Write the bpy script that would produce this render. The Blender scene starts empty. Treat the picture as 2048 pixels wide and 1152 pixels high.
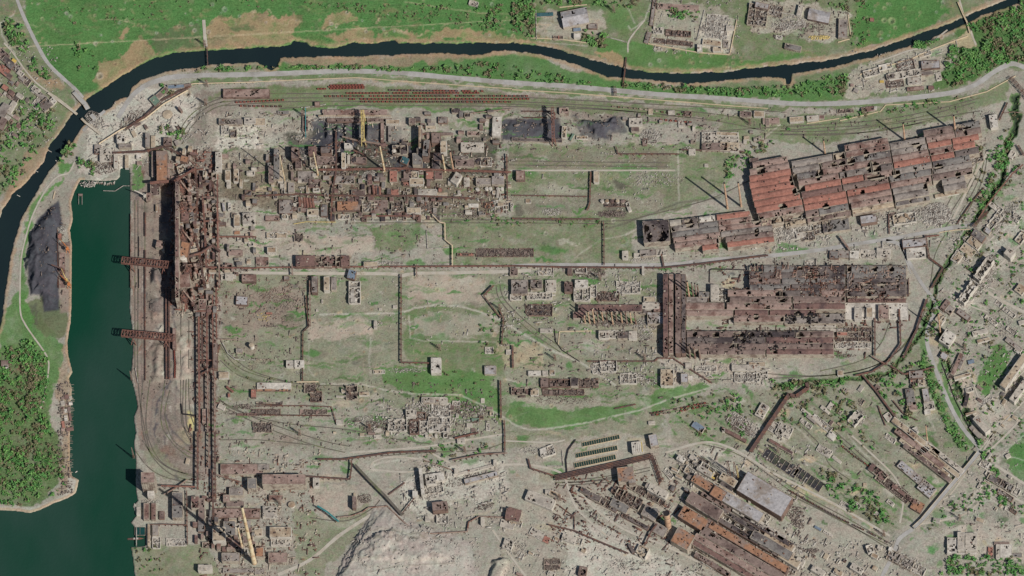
import bpy, math, random
import numpy as np
from mathutils import Vector, Matrix

random.seed(7)
rng = np.random.default_rng(11)
R = math.radians
scene = bpy.context.scene

# ------------------------------------------------------------------ camera (an oblique satellite view)
S = 1.4                      # metres on the ground for one pixel of the photograph
DIST = 30000.0
cr = Vector((0.9964, 0.0, -0.085)).normalized()
cu = Vector((0.04265, 0.865, 0.5)); cu = (cu - cr * cu.dot(cr)).normalized()
cc = cr.cross(cu)
camd = bpy.data.cameras.new('camera')
cam = bpy.data.objects.new('camera', camd)
scene.collection.objects.link(cam)
cam.matrix_world = Matrix(((cr.x, cu.x, cc.x, cc.x * DIST), (cr.y, cu.y, cc.y, cc.y * DIST), (cr.z, cu.z, cc.z, cc.z * DIST), (0, 0, 0, 1)))
camd.sensor_width = 36.0
camd.lens = 36.0 * DIST / (2048 * S)
camd.clip_start = 100.0
camd.clip_end = 90000.0
scene.camera = cam

# ------------------------------------------------------------------ sky, sun, exposure
world = bpy.data.worlds.new('World'); scene.world = world; world.use_nodes = True
wn = world.node_tree.nodes; wl = world.node_tree.links; wn.clear()
sky = wn.new('ShaderNodeTexSky'); sky.sky_type = 'NISHITA'; sky.sun_disc = False
sky.sun_elevation = R(41.6); sky.sun_rotation = R(132.7)
bg = wn.new('ShaderNodeBackground'); bg.inputs[1].default_value = 0.052
wo = wn.new('ShaderNodeOutputWorld'); wl.new(sky.outputs[0], bg.inputs[0]); wl.new(bg.outputs[0], wo.inputs[0])
sund = bpy.data.lights.new('sun', 'SUN'); sund.energy = 4.3; sund.angle = R(0.5); sund.color = (1.0, 0.962, 0.915)
sun = bpy.data.objects.new('sun', sund); scene.collection.objects.link(sun)
sun.rotation_euler = Vector((-0.828, 0.763, -1.0)).to_track_quat('-Z', 'Y').to_euler()
scene.view_settings.view_transform = 'Standard'; scene.view_settings.look = 'None'
scene.view_settings.exposure = 0.07; scene.view_settings.gamma = 1.0
scene.view_settings.use_curve_mapping = False

# ------------------------------------------------------------------ helpers
C_ = np.array(cc) * DIST; CR = np.array(cr); CU = np.array(cu); CN = np.array(cc)

def PN(px, py, z=0.0):
    """arrays of photo positions -> world points at height z"""
    px = np.asarray(px, float); py = np.asarray(py, float)
    d = ((px - 1024) * S)[..., None] * CR + ((576 - py) * S)[..., None] * CU - CN * DIST
    t = (z - C_[2]) / d[..., 2]
    return C_ + d * t[..., None]

def P(px, py, z=0.0):
    return Vector(PN(px, py, z))

def lin(c):
    out = []
    for v in c:
        v = v / 255.0
        out.append(v / 12.92 if v <= 0.04045 else ((v + 0.055) / 1.055) ** 2.4)
    return out

_mats = {}
def material(name, rgb, rough=0.9, var=0.35, scale=0.09, stripe=None, metal=0.0, alt=None, altamt=0.5, altscale=0.02):
    """weathered surface: base colour varied by two noises, optional second colour in patches, optional seams"""
    if name in _mats: return _mats[name]
    m = bpy.data.materials.new(name); m.use_nodes = True
    n = m.node_tree.nodes; l = m.node_tree.links
    b = n['Principled BSDF']; b.inputs['Roughness'].default_value = rough; b.inputs['Metallic'].default_value = metal
    b.inputs['Specular IOR Level'].default_value = 0.2
    base = lin(rgb)
    geo = n.new('ShaderNodeNewGeometry')
    t1 = n.new('ShaderNodeTexNoise'); t1.inputs['Scale'].default_value = scale; t1.inputs['Detail'].default_value = 6; t1.inputs['Roughness'].default_value = 0.75
    l.new(geo.outputs['Position'], t1.inputs['Vector'])
    r1 = n.new('ShaderNodeMapRange'); r1.inputs['From Min'].default_value = 0.3; r1.inputs['From Max'].default_value = 0.7
    r1.inputs['To Min'].default_value = 1 - var; r1.inputs['To Max'].default_value = 1 + var * 0.8
    l.new(t1.outputs['Fac'], r1.inputs['Value'])
    col = None
    if alt is not None:
        t2 = n.new('ShaderNodeTexNoise'); t2.inputs['Scale'].default_value = altscale; t2.inputs['Detail'].default_value = 5; t2.inputs['Roughness'].default_value = 0.65
        l.new(geo.outputs['Position'], t2.inputs['Vector'])
        r2 = n.new('ShaderNodeMapRange'); r2.inputs['From Min'].default_value = 0.62 - altamt * 0.25; r2.inputs['From Max'].default_value = 0.72 - altamt * 0.25
        l.new(t2.outputs['Fac'], r2.inputs['Value'])
        mx = n.new('ShaderNodeMix'); mx.data_type = 'RGBA'
        mx.inputs['A'].default_value = (*base, 1); mx.inputs['B'].default_value = (*lin(alt), 1)
        l.new(r2.outputs['Result'], mx.inputs['Factor']); col = mx.outputs['Result']
    vm = n.new('ShaderNodeVectorMath'); vm.operation = 'SCALE'
    if col is None:
        vm.inputs[0].default_value = base
    else:
        l.new(col, vm.inputs[0])
    l.new(r1.outputs['Result'], vm.inputs['Scale'])
    out = vm.outputs[0]
    if stripe:
        w = n.new('ShaderNodeTexWave'); w.inputs['Scale'].default_value = stripe[0]; w.bands_direction = stripe[1]
        w.inputs['Distortion'].default_value = 0.6; w.inputs['Detail'].default_value = 2
        l.new(geo.outputs['Position'], w.inputs['Vector'])
        r3 = n.new('ShaderNodeMapRange'); r3.inputs['To Min'].default_value = 0.86; r3.inputs['To Max'].default_value = 1.08
        l.new(w.outputs['Fac'], r3.inputs['Value'])
        vm2 = n.new('ShaderNodeVectorMath'); vm2.operation = 'SCALE'
        l.new(out, vm2.inputs[0]); l.new(r3.outputs['Result'], vm2.inputs['Scale']); out = vm2.outputs[0]
    l.new(out, b.inputs['Base Color'])
    _mats[name] = m
    return m

PAL = {
 'g': ('grey_bitumen_roof', (142, 133, 125)), 'd': ('dark_bitumen_roof', (108, 98, 93)), 'b': ('brown_grey_roof', (126, 109, 101)),
 'p': ('pink_brown_roof', (146, 125, 115)), 'r': ('red_rust_roof', (156, 110, 96)), 'o': ('orange_rust_roof', (150, 112, 88)),
 'w': ('pale_concrete_roof', (172, 163, 150)), 'c': ('cream_roof', (168, 153, 132)), 't': ('green_grey_roof', (104, 124, 108)),
 'l': ('blue_grey_roof', (112, 124, 136)), 'y': ('yellow_sheet_roof', (186, 158, 84)), 'k': ('black_charred_roof', (66, 59, 60)),
 'n': ('near_white_roof', (188, 181, 170)), 'u': ('mid_grey_roof', (122, 117, 112)), 'h': ('maroon_roof', (118, 93, 86)), 'e': ('teal_sheet', (60, 92, 96)),
 'z': ('bright_grey_sheet', (160, 156, 155)),
}
WORD = {'g': 'grey', 'd': 'dark grey', 'b': 'brown-grey', 'p': 'pinkish brown', 'r': 'rust-red', 'o': 'orange rusty', 'w': 'pale', 'c': 'cream', 't': 'greenish grey',
        'l': 'blue-grey', 'y': 'yellow', 'k': 'blackened', 'n': 'whitish', 'u': 'mid-grey', 'h': 'maroon', 'e': 'teal', 'z': 'light grey'}
def pm(k):
    nm, c = PAL[k]
    alt = {'g': (108, 98, 92), 'd': (70, 62, 62), 'b': (96, 80, 75), 'p': (112, 88, 80), 'r': (140, 98, 86), 'o': (134, 118, 108), 'w': (150, 142, 132),
           'c': (140, 120, 100), 'k': (92, 82, 78), 'n': (156, 149, 139), 'u': (94, 86, 84), 'h': (90, 72, 70), 'z': (138, 128, 120)}.get(k)
    return material(nm, c, alt=alt, var=0.36, scale=0.12)
M = {
 'wall': material('pale_wall', (168, 157, 141), var=0.3, alt=(128, 112, 100), altamt=0.5, altscale=0.05),
 'brick': material('brown_brick_wall', (128, 106, 94), var=0.3, alt=(96, 78, 72), altamt=0.5, altscale=0.05),
 'whitewall': material('white_wall', (190, 183, 171), var=0.25, alt=(158, 148, 136), altamt=0.3, altscale=0.05),
 'rust': material('rusty_steel', (128, 92, 80), var=0.4, scale=0.2, alt=(100, 74, 68), altscale=0.07),
 'rust2': material('dark_rusty_steel', (98, 78, 72), var=0.4, scale=0.2, alt=(120, 86, 72), altscale=0.07),
 'steel': material('dusty_steel', (140, 122, 110), var=0.35, scale=0.2, alt=(112, 82, 70), altscale=0.06),
 'floor': material('debris_floor', (104, 92, 84), var=0.5, scale=0.25, alt=(62, 54, 54), altscale=0.06),
 'dark': material('dark_opening', (48, 44, 46), var=0.3),
 'coal': material('coal', (74, 74, 82), var=0.35, scale=0.15),
 'glass': material('dull_glass', (70, 84, 92), rough=0.4, var=0.2),
 'cream': material('cream_chimney', (204, 188, 156), var=0.16, scale=0.08, alt=(176, 146, 112), altscale=0.05),
 'brickch': material('orange_brick_chimney', (178, 146, 120), var=0.16, scale=0.08, alt=(196, 168, 140), altscale=0.05),
 'pale': material('pale_rubble', (168, 162, 152), var=0.4, scale=0.3, alt=(120, 110, 102), altscale=0.1),
 'mixed': material('mixed_rubble', (126, 114, 105), var=0.5, scale=0.3, alt=(84, 70, 66), altscale=0.12),
 'yellow': material('yellow_paint', (190, 170, 112), var=0.18),
 'road': material('road_surface', (162, 159, 154), var=0.2, scale=0.03, alt=(150, 146, 139), altscale=0.02),
 'dirt': material('dirt_road', (174, 167, 154), var=0.18, scale=0.05, alt=(170, 160, 144), altscale=0.03),
 'ballast': material('track_ballast', (98, 92, 84), var=0.3, scale=0.1, alt=(104, 108, 78), altscale=0.02),
 'wagonred': material('wagon_brown_red', (134, 82, 72), var=0.3, scale=0.4),
 'wagongrey': material('wagon_grey', (110, 96, 92), var=0.3, scale=0.4),
 'fence': material('cream_concrete_fence', (192, 174, 146), var=0.15),
 'bark': material('bark', (92, 78, 62), var=0.3),
 'blue': material('blue_sheet', (70, 104, 160), var=0.3), 'tealpaint': material('teal_paint', (70, 132, 132), var=0.3), 'orange': material('orange_sheet', (214, 92, 58), var=0.15),
}

LAND = []
def landmark(name, px, py): LAND.append((name, px, py))
THINGS = []   # (object, look words, px, py, fixed?)

def newmesh(name, verts, faces):
    me = bpy.data.meshes.new(name)
    me.from_pydata(verts, [], faces)
    return me

def quickmesh(name, verts, quads):
    """numpy verts (n,3), quads (m,4)"""
    me = bpy.data.meshes.new(name)
    me.vertices.add(len(verts)); me.vertices.foreach_set('co', np.ascontiguousarray(verts, dtype=np.float32).ravel())
    m = len(quads); me.loops.add(m * 4); me.loops.foreach_set('vertex_index', np.ascontiguousarray(quads, dtype=np.int32).ravel())
    me.polygons.add(m); me.polygons.foreach_set('loop_start', np.arange(0, m * 4, 4, dtype=np.int32))
    try: me.polygons.foreach_set('loop_total', np.full(m, 4, dtype=np.int32))
    except Exception: pass
    me.update(calc_edges=True)
    return me

def link(name, me, mats, parent=None, loc=(0, 0, 0)):
    o = bpy.data.objects.new(name, me)
    for m in (mats if isinstance(mats, (list, tuple)) else [mats]):
        if me is not None and len(me.materials) < (len(mats) if isinstance(mats, (list, tuple)) else 1): me.materials.append(m)
    scene.collection.objects.link(o)
    o.location = loc
    if parent is not None: o.parent = parent
    return o

def thing(name, loc, cat, look, px, py, group=None, label=None):
    o = bpy.data.objects.new(name, None); scene.collection.objects.link(o)
    o.location = loc; o.empty_display_size = 5
    o['category'] = cat
    if group: o['group'] = group
    if label: o['label'] = label
    else: THINGS.append((o, look, px, py))
    return o

class MB:
    def __init__(s): s.v = []; s.f = []
    def quad(s, a, b, c, d):
        i = len(s.v); s.v += [tuple(a), tuple(b), tuple(c), tuple(d)]; s.f.append((i, i + 1, i + 2, i + 3))
    def hexa(s, p):
        """8 points, bottom four then top four (ccw)"""
        i = len(s.v); s.v += [tuple(q) for q in p]
        for f in ((3, 2, 1, 0), (4, 5, 6, 7), (0, 1, 5, 4), (1, 2, 6, 5), (2, 3, 7, 6), (3, 0, 4, 7)): s.f.append(tuple(i + k for k in f))
    def box(s, c, x, y, z0, z1):
        """c centre (Vector), x and y half-extent vectors"""
        c = Vector((c[0], c[1], 0)); a = [c - x - y, c + x - y, c + x + y, c - x + y]
        s.hexa([p + Vector((0, 0, z0)) for p in a] + [p + Vector((0, 0, z1)) for p in a])
    def bar(s, a, b, w, h=None):
        a = Vector(a); b = Vector(b); d = (b - a)
        if d.length < 1e-6: return
        d.normalize(); up = Vector((0, 0, 1)) if abs(d.z) < 0.95 else Vector((0, 1, 0))
        x = d.cross(up).normalized(); y = x.cross(d).normalized(); h = h or w
        x *= w / 2; y *= h / 2
        s.hexa([a - x - y, a + x - y, a + x + y, a - x + y, b - x - y, b + x - y, b + x + y, b - x + y])
    def tube(s, a, b, r0, r1=None, n=10, cap=True):
        a = Vector(a); b = Vector(b); d = (b - a).normalized(); r1 = r0 if r1 is None else r1
        up = Vector((0, 0, 1)) if abs(d.z) < 0.95 else Vector((0, 1, 0))
        x = d.cross(up).normalized(); y = x.cross(d)
        i = len(s.v)
        for c, r in ((a, r0), (b, r1)):
            for k in range(n):
                t = 2 * math.pi * k / n
                s.v.append(tuple(c + x * math.cos(t) * r + y * math.sin(t) * r))
        for k in range(n):
            s.f.append((i + k, i + (k + 1) % n, i + n + (k + 1) % n, i + n + k))
        if cap:
            s.f.append(tuple(i + n + k for k in range(n))); s.f.append(tuple(i + n - 1 - k for k in range(n)))
    def lathe(s, c, prof, n=14):
        """prof list of (r, z)"""
        i = len(s.v)
        for r, z in prof:
            for k in range(n):
                t = 2 * math.pi * k / n; s.v.append((c[0] + r * math.cos(t), c[1] + r * math.sin(t), c[2] + z))
        for j in range(len(prof) - 1):
            for k in range(n):
                s.f.append((i + j * n + k, i + j * n + (k + 1) % n, i + (j + 1) * n + (k + 1) % n, i + (j + 1) * n + k))
        s.f.append(tuple(i + (len(prof) - 1) * n + k for k in range(n)))
    def build(s, name, m, parent=None, loc=(0, 0, 0)):
        if not s.f: return None
        return link(name, newmesh(name, s.v, s.f), m, parent, loc)

_BQ = np.array([[3, 2, 1, 0], [4, 5, 6, 7], [0, 1, 5, 4], [1, 2, 6, 5], [2, 3, 7, 6], [3, 0, 4, 7]])
def boxes_mesh(name, c, hx, hy, hz, yaw, tilt=0.35):
    """many loose blocks: c (n,3), half sizes (n,), random tilt"""
    n = len(c)
    sg = np.array([[-1, -1, -1], [1, -1, -1], [1, 1, -1], [-1, 1, -1], [-1, -1, 1], [1, -1, 1], [1, 1, 1], [-1, 1, 1]], float)
    v = sg[None] * np.stack([hx, hy, hz], 1)[:, None, :]
    a = rng.uniform(-tilt, tilt, n); ca, sa = np.cos(a)[:, None], np.sin(a)[:, None]
    x, z = v[..., 0] * ca - v[..., 2] * sa, v[..., 0] * sa + v[..., 2] * ca
    cy, sy = np.cos(yaw)[:, None], np.sin(yaw)[:, None]
    X, Y = x * cy - v[..., 1] * sy, x * sy + v[..., 1] * cy
    V = np.stack([X, Y, z], -1) + c[:, None, :]
    Q = (_BQ[None] + (np.arange(n) * 8)[:, None, None]).reshape(-1, 4)
    return quickmesh(name, V.reshape(-1, 3), Q)

def stuff(o, label=None, cat=None):
    o['kind'] = 'stuff'
    if label: o['label'] = label
    if cat: o['category'] = cat
    return o

def value_noise(X, Y, scale, seed):
    r = np.random.default_rng(seed); G = r.random((257, 257))
    x = (X / scale) % 256; y = (Y / scale) % 256
    xi = np.floor(x).astype(int); yi = np.floor(y).astype(int); fx = x - xi; fy = y - yi
    fx = fx * fx * (3 - 2 * fx); fy = fy * fy * (3 - 2 * fy)
    xj = (xi + 1) % 257; yj = (yi + 1) % 257
    return (G[yi, xi] * (1 - fx) + G[yi, xj] * fx) * (1 - fy) + (G[yj, xi] * (1 - fx) + G[yj, xj] * fx) * fy

def fbm(X, Y, scale, seed, octs=4, gain=0.55):
    a = 1; t = 0; s = 0
    for k in range(octs):
        t = t + a * value_noise(X + 31 * k, Y + 17 * k, scale / 2 ** k, seed + k); s += a; a *= gain
    return t / s
# ------------------------------------------------------------------ builders
HOLES = []       # ellipses (photo x, y, rx, ry) broken through any roof
def _nz(x, y, sc, seed):
    return float(value_noise(np.array([x + 500.0]), np.array([y + 500.0]), sc, seed)[0])
NB = {s: value_noise(*np.meshgrid(np.arange(0, 2200), np.arange(0, 1300)), s, 900 + int(s * 10)) for s in (4.0, 9.0)}
def nb(x, y, s=9.0):
    return NB[s][int(min(max(y + 60, 0), 1299)), int(min(max(x + 60, 0), 2199))]
def damaged(x, y, dmg):
    for hx, hy, rx, ry in HOLES:
        dx = (x - hx) / rx; dy = (y - hy) / ry
        if dx * dx < 2.6 and dy * dy < 2.6 and dx * dx + dy * dy < 0.55 + 0.9 * nb(x, y, 4.0): return True
    if dmg > 0.03:
        v = 0.42 * nb(x, y, 9.0) + 0.3 * nb(x, y, 4.0) + 0.28 * nb(x * 3.1 % 2000, y * 3.1 % 1200, 4.0)
        return v > 0.74 - 0.44 * dmg
    return False

class Frame:
    """a rectangle of the photograph lifted to height H, as an affine frame standing on the ground"""
    def __init__(s, cx, cy, w, d, ang, H, own=None):
        a = R(ang); s.ca, s.sa = math.cos(a), math.sin(a); s.cx, s.cy, s.w, s.d, s.H = cx, cy, w, d, H
        C = P(cx, cy, H)
        s.U = P(cx + s.ca * w / 2, cy - s.sa * w / 2, H) - C
        s.V = P(cx - s.sa * d / 2, cy - s.ca * d / 2, H) - C
        s.O = Vector((C.x, C.y, 0)); s.off = s.O - own if own is not None else Vector((0, 0, 0))
        s.Lu = s.U.length * 2; s.Lv = s.V.length * 2
    def L(s, u, v, z): return s.off + s.U * u + s.V * v + Vector((0, 0, z))
    def px(s, u, v):
        return (s.cx + s.ca * u * s.w / 2 - s.sa * v * s.d / 2, s.cy - s.sa * u * s.w / 2 - s.ca * v * s.d / 2)
    def hexa(s, mb, u0, u1, v0, v1, z0, z1, z2=None):
        z2 = z1 if z2 is None else z2
        mb.hexa([s.L(u0, v0, z0), s.L(u1, v0, z0), s.L(u1, v1, z0), s.L(u0, v1, z0), s.L(u0, v0, z1), s.L(u1, v0, z1), s.L(u1, v1, z2), s.L(u0, v1, z2)])

def roof_sheet(F, stations, dmg, step=4.2, sag=0.5):
    mb = MB(); n = max(2, int(F.Lu / step)); nh = 0
    st = []
    for (v0, z0), (v1, z1) in zip(stations, stations[1:]):
        k = max(1, int(abs(v1 - v0) * F.Lv / 2 / step))
        for j in range(k): st.append((v0 + (v1 - v0) * j / k, z0 + (z1 - z0) * j / k))
    st.append(stations[-1])
    idx = {}
    def vert(i, j):
        if (i, j) not in idx:
            u = -1 + 2 * i / n; v, z = st[j]
            x, y = F.px(u, v)
            dz = -sag * max(0, nb(x, y, 9.0) - 0.45) * (3 if dmg > 0 else 0.6)
            idx[(i, j)] = len(mb.v); mb.v.append(tuple(F.L(u, v, z + dz)))
        return idx[(i, j)]
    for i in range(n):
        for j in range(len(st) - 1):
            x, y = F.px(-1 + 2 * (i + .5) / n, (st[j][0] + st[j + 1][0]) / 2)
            if damaged(x, y, dmg): nh += 1; continue
            mb.f.append((vert(i, j), vert(i + 1, j), vert(i + 1, j + 1), vert(i, j + 1)))
    return mb, nh

def jagged_wall(mb, F, u0, v0, u1, v1, H, dmg, t=1.2, step=7.0):
    a = F.L(u0, v0, 0); b = F.L(u1, v1, 0); d = b - a; Ln = d.length
    if Ln < 1: return
    k = max(1, int(Ln / step)); nrm = Vector((-d.y, d.x, 0)).normalized() * t / 2
    for i in range(k):
        h = H * (1 - (random.random() ** 1.5) * min(1, dmg * 1.1)) if dmg > 0.05 else H
        if dmg > 0.5 and random.random() < 0.13: continue
        p = a + d * (i / k); q = a + d * ((i + 1) / k)
        z = lambda v, h: Vector((v.x, v.y, h))
        mb.hexa([z(p - nrm, -1), z(q - nrm, -1), z(q + nrm, -1), z(p + nrm, -1), z(p - nrm, h), z(q - nrm, h), z(q + nrm, h), z(p + nrm, h)])

def rubble_in(F, name, n, zmax, size, m, parent, z0=0.3):
    n = int(n)
    if n < 4: return
    u = rng.uniform(-.93, .93, n); v = rng.uniform(-.93, .93, n)
    U = np.array(F.U); V = np.array(F.V); O = np.array(F.off)
    c = O + u[:, None] * U + v[:, None] * V
    pile = np.array([nb(*F.px(a, b), 9.0) for a, b in zip(u, v)])
    s = rng.uniform(.5, 1, n) ** 2 * size
    c[:, 2] = z0 + pile ** 2 * zmax
    o = link(name, boxes_mesh(name, c, s * rng.uniform(.5, 1.3, n), s * rng.uniform(.3, .8, n), s * rng.uniform(.15, .5, n), rng.uniform(0, 6.3, n)), m, parent)
    o['kind'] = 'stuff'

def wall_mat(col):
    if col in 'wnc': return M['whitewall']
    if col in 'rohb': return M['brick'] if random.random() < .6 else M['wall']
    return M['wall'] if random.random() < .75 else M['brick']

SIZE_W = lambda a: 'large' if a > 2600 else ('small' if a < 260 else '')
def look_words(kind, w, d, col, dmg, noun):
    q = []
    if SIZE_W(w * d): q.append(SIZE_W(w * d))
    if max(w, d) > 3.2 * min(w, d): q.append('long')
    q.append(WORD[col])
    if kind == 'x': q.append('roofless'); q.append('ruined')
    elif dmg >= .5: q.append('burnt-out')
    elif dmg >= .25: q.append('holed')
    if kind == 'a': q.append('pitched-roof')
    return ' '.join(q) + ' ' + noun

def bld(kind, cx, cy, w, d, ang, H, col, dmg=0.0, noun=None, name=None, parent=None, wallm=None, look=None, label=None, group=None, ridge=None, rubble=True):
    F = Frame(cx, cy, w, d, ang, H, Vector(parent.location) if parent is not None else None)
    own = parent
    if parent is None:
        if noun is None:
            a = w * d
            noun = ('house' if cx > 1860 else 'building') if a < 150 else ('workshop' if a < 1500 else 'factory hall')
            if kind == 't': noun = 'tank'
        nm = name or {'x': 'ruined_building', 't': 'storage_tank'}.get(kind, noun.replace(' ', '_').replace('-', '_'))
        own = thing(nm, F.O, noun if noun != 'tank' else 'tank', look or look_words(kind, w, d, col, dmg, noun), cx, cy, group, label)
    wm = wallm or wall_mat(col); rm = pm(col)
    if kind == 't':
        mb = MB(); r = F.Lu / 2; fl = F.off
        mb.lathe((fl.x, fl.y, 0), [(r, -1), (r, H)], 20); mb.build('tank_wall', wm, own)
        mb = MB(); mb.lathe((fl.x, fl.y, 0), [(r * 1.02, H), (r * 1.02, H + .3), (r * .5, H + r * .12), (r * .08, H + r * .2)], 20); mb.build('tank_roof', rm, own)
        return own
    if kind == 'x' or dmg > 0:
        mb = MB(); wd = dmg if kind == 'x' else dmg * .45
        for (u0, v0, u1, v1) in ((-1, -1, 1, -1), (1, -1, 1, 1), (1, 1, -1, 1), (-1, 1, -1, -1)):
            jagged_wall(mb, F, u0, v0, u1, v1, H, wd)
        mb.build('wall', wm, own)['kind'] = 'stuff'
        if kind == 'x':
            mb = MB()
            for i in range(1, max(1, int(F.Lu / 17))):
                if random.random() < .8:
                    u = -1 + 2 * i / max(1, int(F.Lu / 17)) + random.uniform(-.04, .04); jagged_wall(mb, F, u, -1, u, 1, H * .9, min(1, dmg + .15), .8, 6)
            for i in range(1, max(1, int(F.Lv / 16))):
                v = -1 + 2 * i / max(1, int(F.Lv / 16)); jagged_wall(mb, F, -1, v, 1, v, H * .9, min(1, dmg + .2), .8, 6)
            o_ = mb.build('inner_wall', wm, own)
            if o_: o_['kind'] = 'stuff'
        mb = MB(); mb.quad(F.L(-1, -1, .35), F.L(1, -1, .35), F.L(1, 1, .35), F.L(-1, 1, .35)); mb.build('floor', M['floor'] if col not in 'wnc' else M['pale'], own)
        if rubble: rubble_in(F, 'rubble', min(900, F.Lu * F.Lv / 14 * (dmg + .15)), H * .45, 2.6, M['pale'] if col in 'wngzc' else M['mixed'], own)
    else:
        mb = MB(); F.hexa(mb, -1, 1, -1, 1, -1, H - .5); mb.build('wall', wm, own)
    roof = own
    # roof
    if kind == 'a':
        rz = ridge if ridge is not None else max(1.5, F.Lv * .16)
        F2 = F; stn = [(-1.04, H - .4), (0, H - .4 + rz), (1.04, H - .4)]
        if dmg > 0:
            rb, _ = roof_sheet(F, stn, dmg); rb.build('roof', rm, own)
        else:
            mb = MB(); e = 1.03
            a, b, c, dd, r0, r1 = F.L(-e, -e, H - .45), F.L(e, -e, H - .45), F.L(e, e, H - .45), F.L(-e, e, H - .45), F.L(-e, 0, H - .4 + rz), F.L(e, 0, H - .4 + rz)
            mb.quad(a, b, r1, r0); mb.quad(c, dd, r0, r1)
            i = len(mb.v); mb.v += [tuple(a), tuple(r0), tuple(dd), tuple(b), tuple(c), tuple(r1)]; mb.f += [(i, i + 1, i + 2), (i + 3, i + 4, i + 5)]
            mb.build('roof', rm, own)
    elif kind == 'x':
        rb, _ = roof_sheet(F, [(-.97, H * .8), (.97, H * .8)], min(.98, dmg + .25), 4.5, 1.5)
        if rb.f: rb.build('roof_remnant', rm, own)['kind'] = 'stuff'
    elif dmg > 0:
        rb, _ = roof_sheet(F, [(-1, H), (1, H)], dmg, 3.4); roof = rb.build('roof', rm, own)
    else:
        mb = MB(); F.hexa(mb, -1.006, 1.006, -1.006, 1.006, H - .5, H); roof = mb.build('roof', rm, own)
        if F.Lu > 14 and F.Lv > 12:
            mb = MB(); tu = .9 / F.Lu * 2; tv = .9 / F.Lv * 2
            F.hexa(mb, -1.008, 1.008, -1.008, -1 + tv, H + .004, H + .9); F.hexa(mb, -1.008, 1.008, 1 - tv, 1.008, H + .004, H + .9)
            F.hexa(mb, -1.008, -1 + tu, -1 + tv, 1 - tv, H + .004, H + .9); F.hexa(mb, 1 - tu, 1.008, -1 + tv, 1 - tv, H + .004, H + .9)
            mb.build('parapet', wm, own)
    if kind == 'm':
        n = max(1, round(d / 13))
        for i in range(n):
            mb = MB(); v = -1 + 2 * (i + .5) / n; hv = .34 / n * 1.0
            F3 = F; segs = max(1, int(F.Lu / 60))
            for k in range(segs):
                ua = -.96 + 1.92 * k / segs; ub = -.96 + 1.92 * (k + 1) / segs - .01
                x, y = F.px((ua + ub) / 2, v)
                if damaged(x, y, dmg) or random.random() < dmg * .6: continue
                F.hexa(mb, ua, ub, v - hv, v + hv, H - .6, H + 3.2, H + 3.6)
            mb.build('roof_monitor', rm, own)
    elif kind in 'f' and dmg < .5:
        n = min(7, int(w * d / 130))
        for i in range(n):
            mb = MB(); u, v = random.uniform(-.8, .8), random.uniform(-.75, .75); x, y = F.px(u, v)
            if damaged(x, y, dmg): continue
            su = random.uniform(1.2, 2.6) / F.Lu * 2; sv = random.uniform(1.2, 2.2) / F.Lv * 2
            F.hexa(mb, u - su, u + su, v - sv, v + sv, H + .01, H + random.uniform(1, 2.4)); mb.build('roof_vent', random.choice([rm, M['wall'], M['dark'], M['rust2']]), roof)
    # window bands on the side walls that face the camera
    if H >= 9 and kind != 'x' and w * d > 120 and dmg < .4:
        mb = MB(); nv = max(1, int(H / 5.5)); nu = max(2, int(F.Lu / 5.5)); off = .25 / F.Lv * 2
        for r_ in range(nv):
            z = H * (r_ + .45) / nv
            for i in range(nu):
                if random.random() < .15: continue
                u = -1 + 2 * (i + .5) / nu; hu = 1.3 / F.Lu * 2 * .5 * 2
                F.hexa(mb, u - hu / 2, u + hu / 2, -1 - off, -1 + off, z - 1.1, z + 1.1)
        o = mb.build('window', M['glass'] if random.random() < .5 else M['dark'], own)
        if o: o['kind'] = 'stuff'
    return own

def chimney(bx, by, tx, ty, r, m='brickch', look='', base_r=None, label=None):
    h = (by - ty) * S / 0.5
    b = P(bx, by, 0)
    o = thing('chimney', b, 'chimney', look or 'tall brick chimney', bx, by, None, label)
    R0 = base_r or r * 1.5
    mb = MB(); n = 7
    for i in range(n):
        z0, z1 = h * i / n, h * (i + 1) / n
        a, c = R0 + (r - R0) * i / n, R0 + (r - R0) * (i + 1) / n
        mb.lathe((0, 0, 0), [(a, z0), (c, z1)], 16)
        mb.f.pop()
    mb.build('shaft', M[m], o)
    for i in range(1, n, 2):
        z = h * i / n; c = R0 + (r - R0) * i / n
        mb = MB(); mb.lathe((0, 0, 0), [(c + .05, z - .6), (c + .35, z - .6), (c + .35, z + .6), (c + .05, z + .6)], 16); mb.build('band', M['rust2'] if m != 'cream' else M['brickch'], o)
    mb = MB(); mb.lathe((0, 0, 0), [(r, h), (r + .5, h), (r + .5, h + 1.5), (r * .72, h + 1.5), (r * .7, h + .3)], 16); mb.build('cap', M['dark'], o)
    return o

def world_px(x, y):  # ground point
    return P(x, y, 0)

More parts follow.
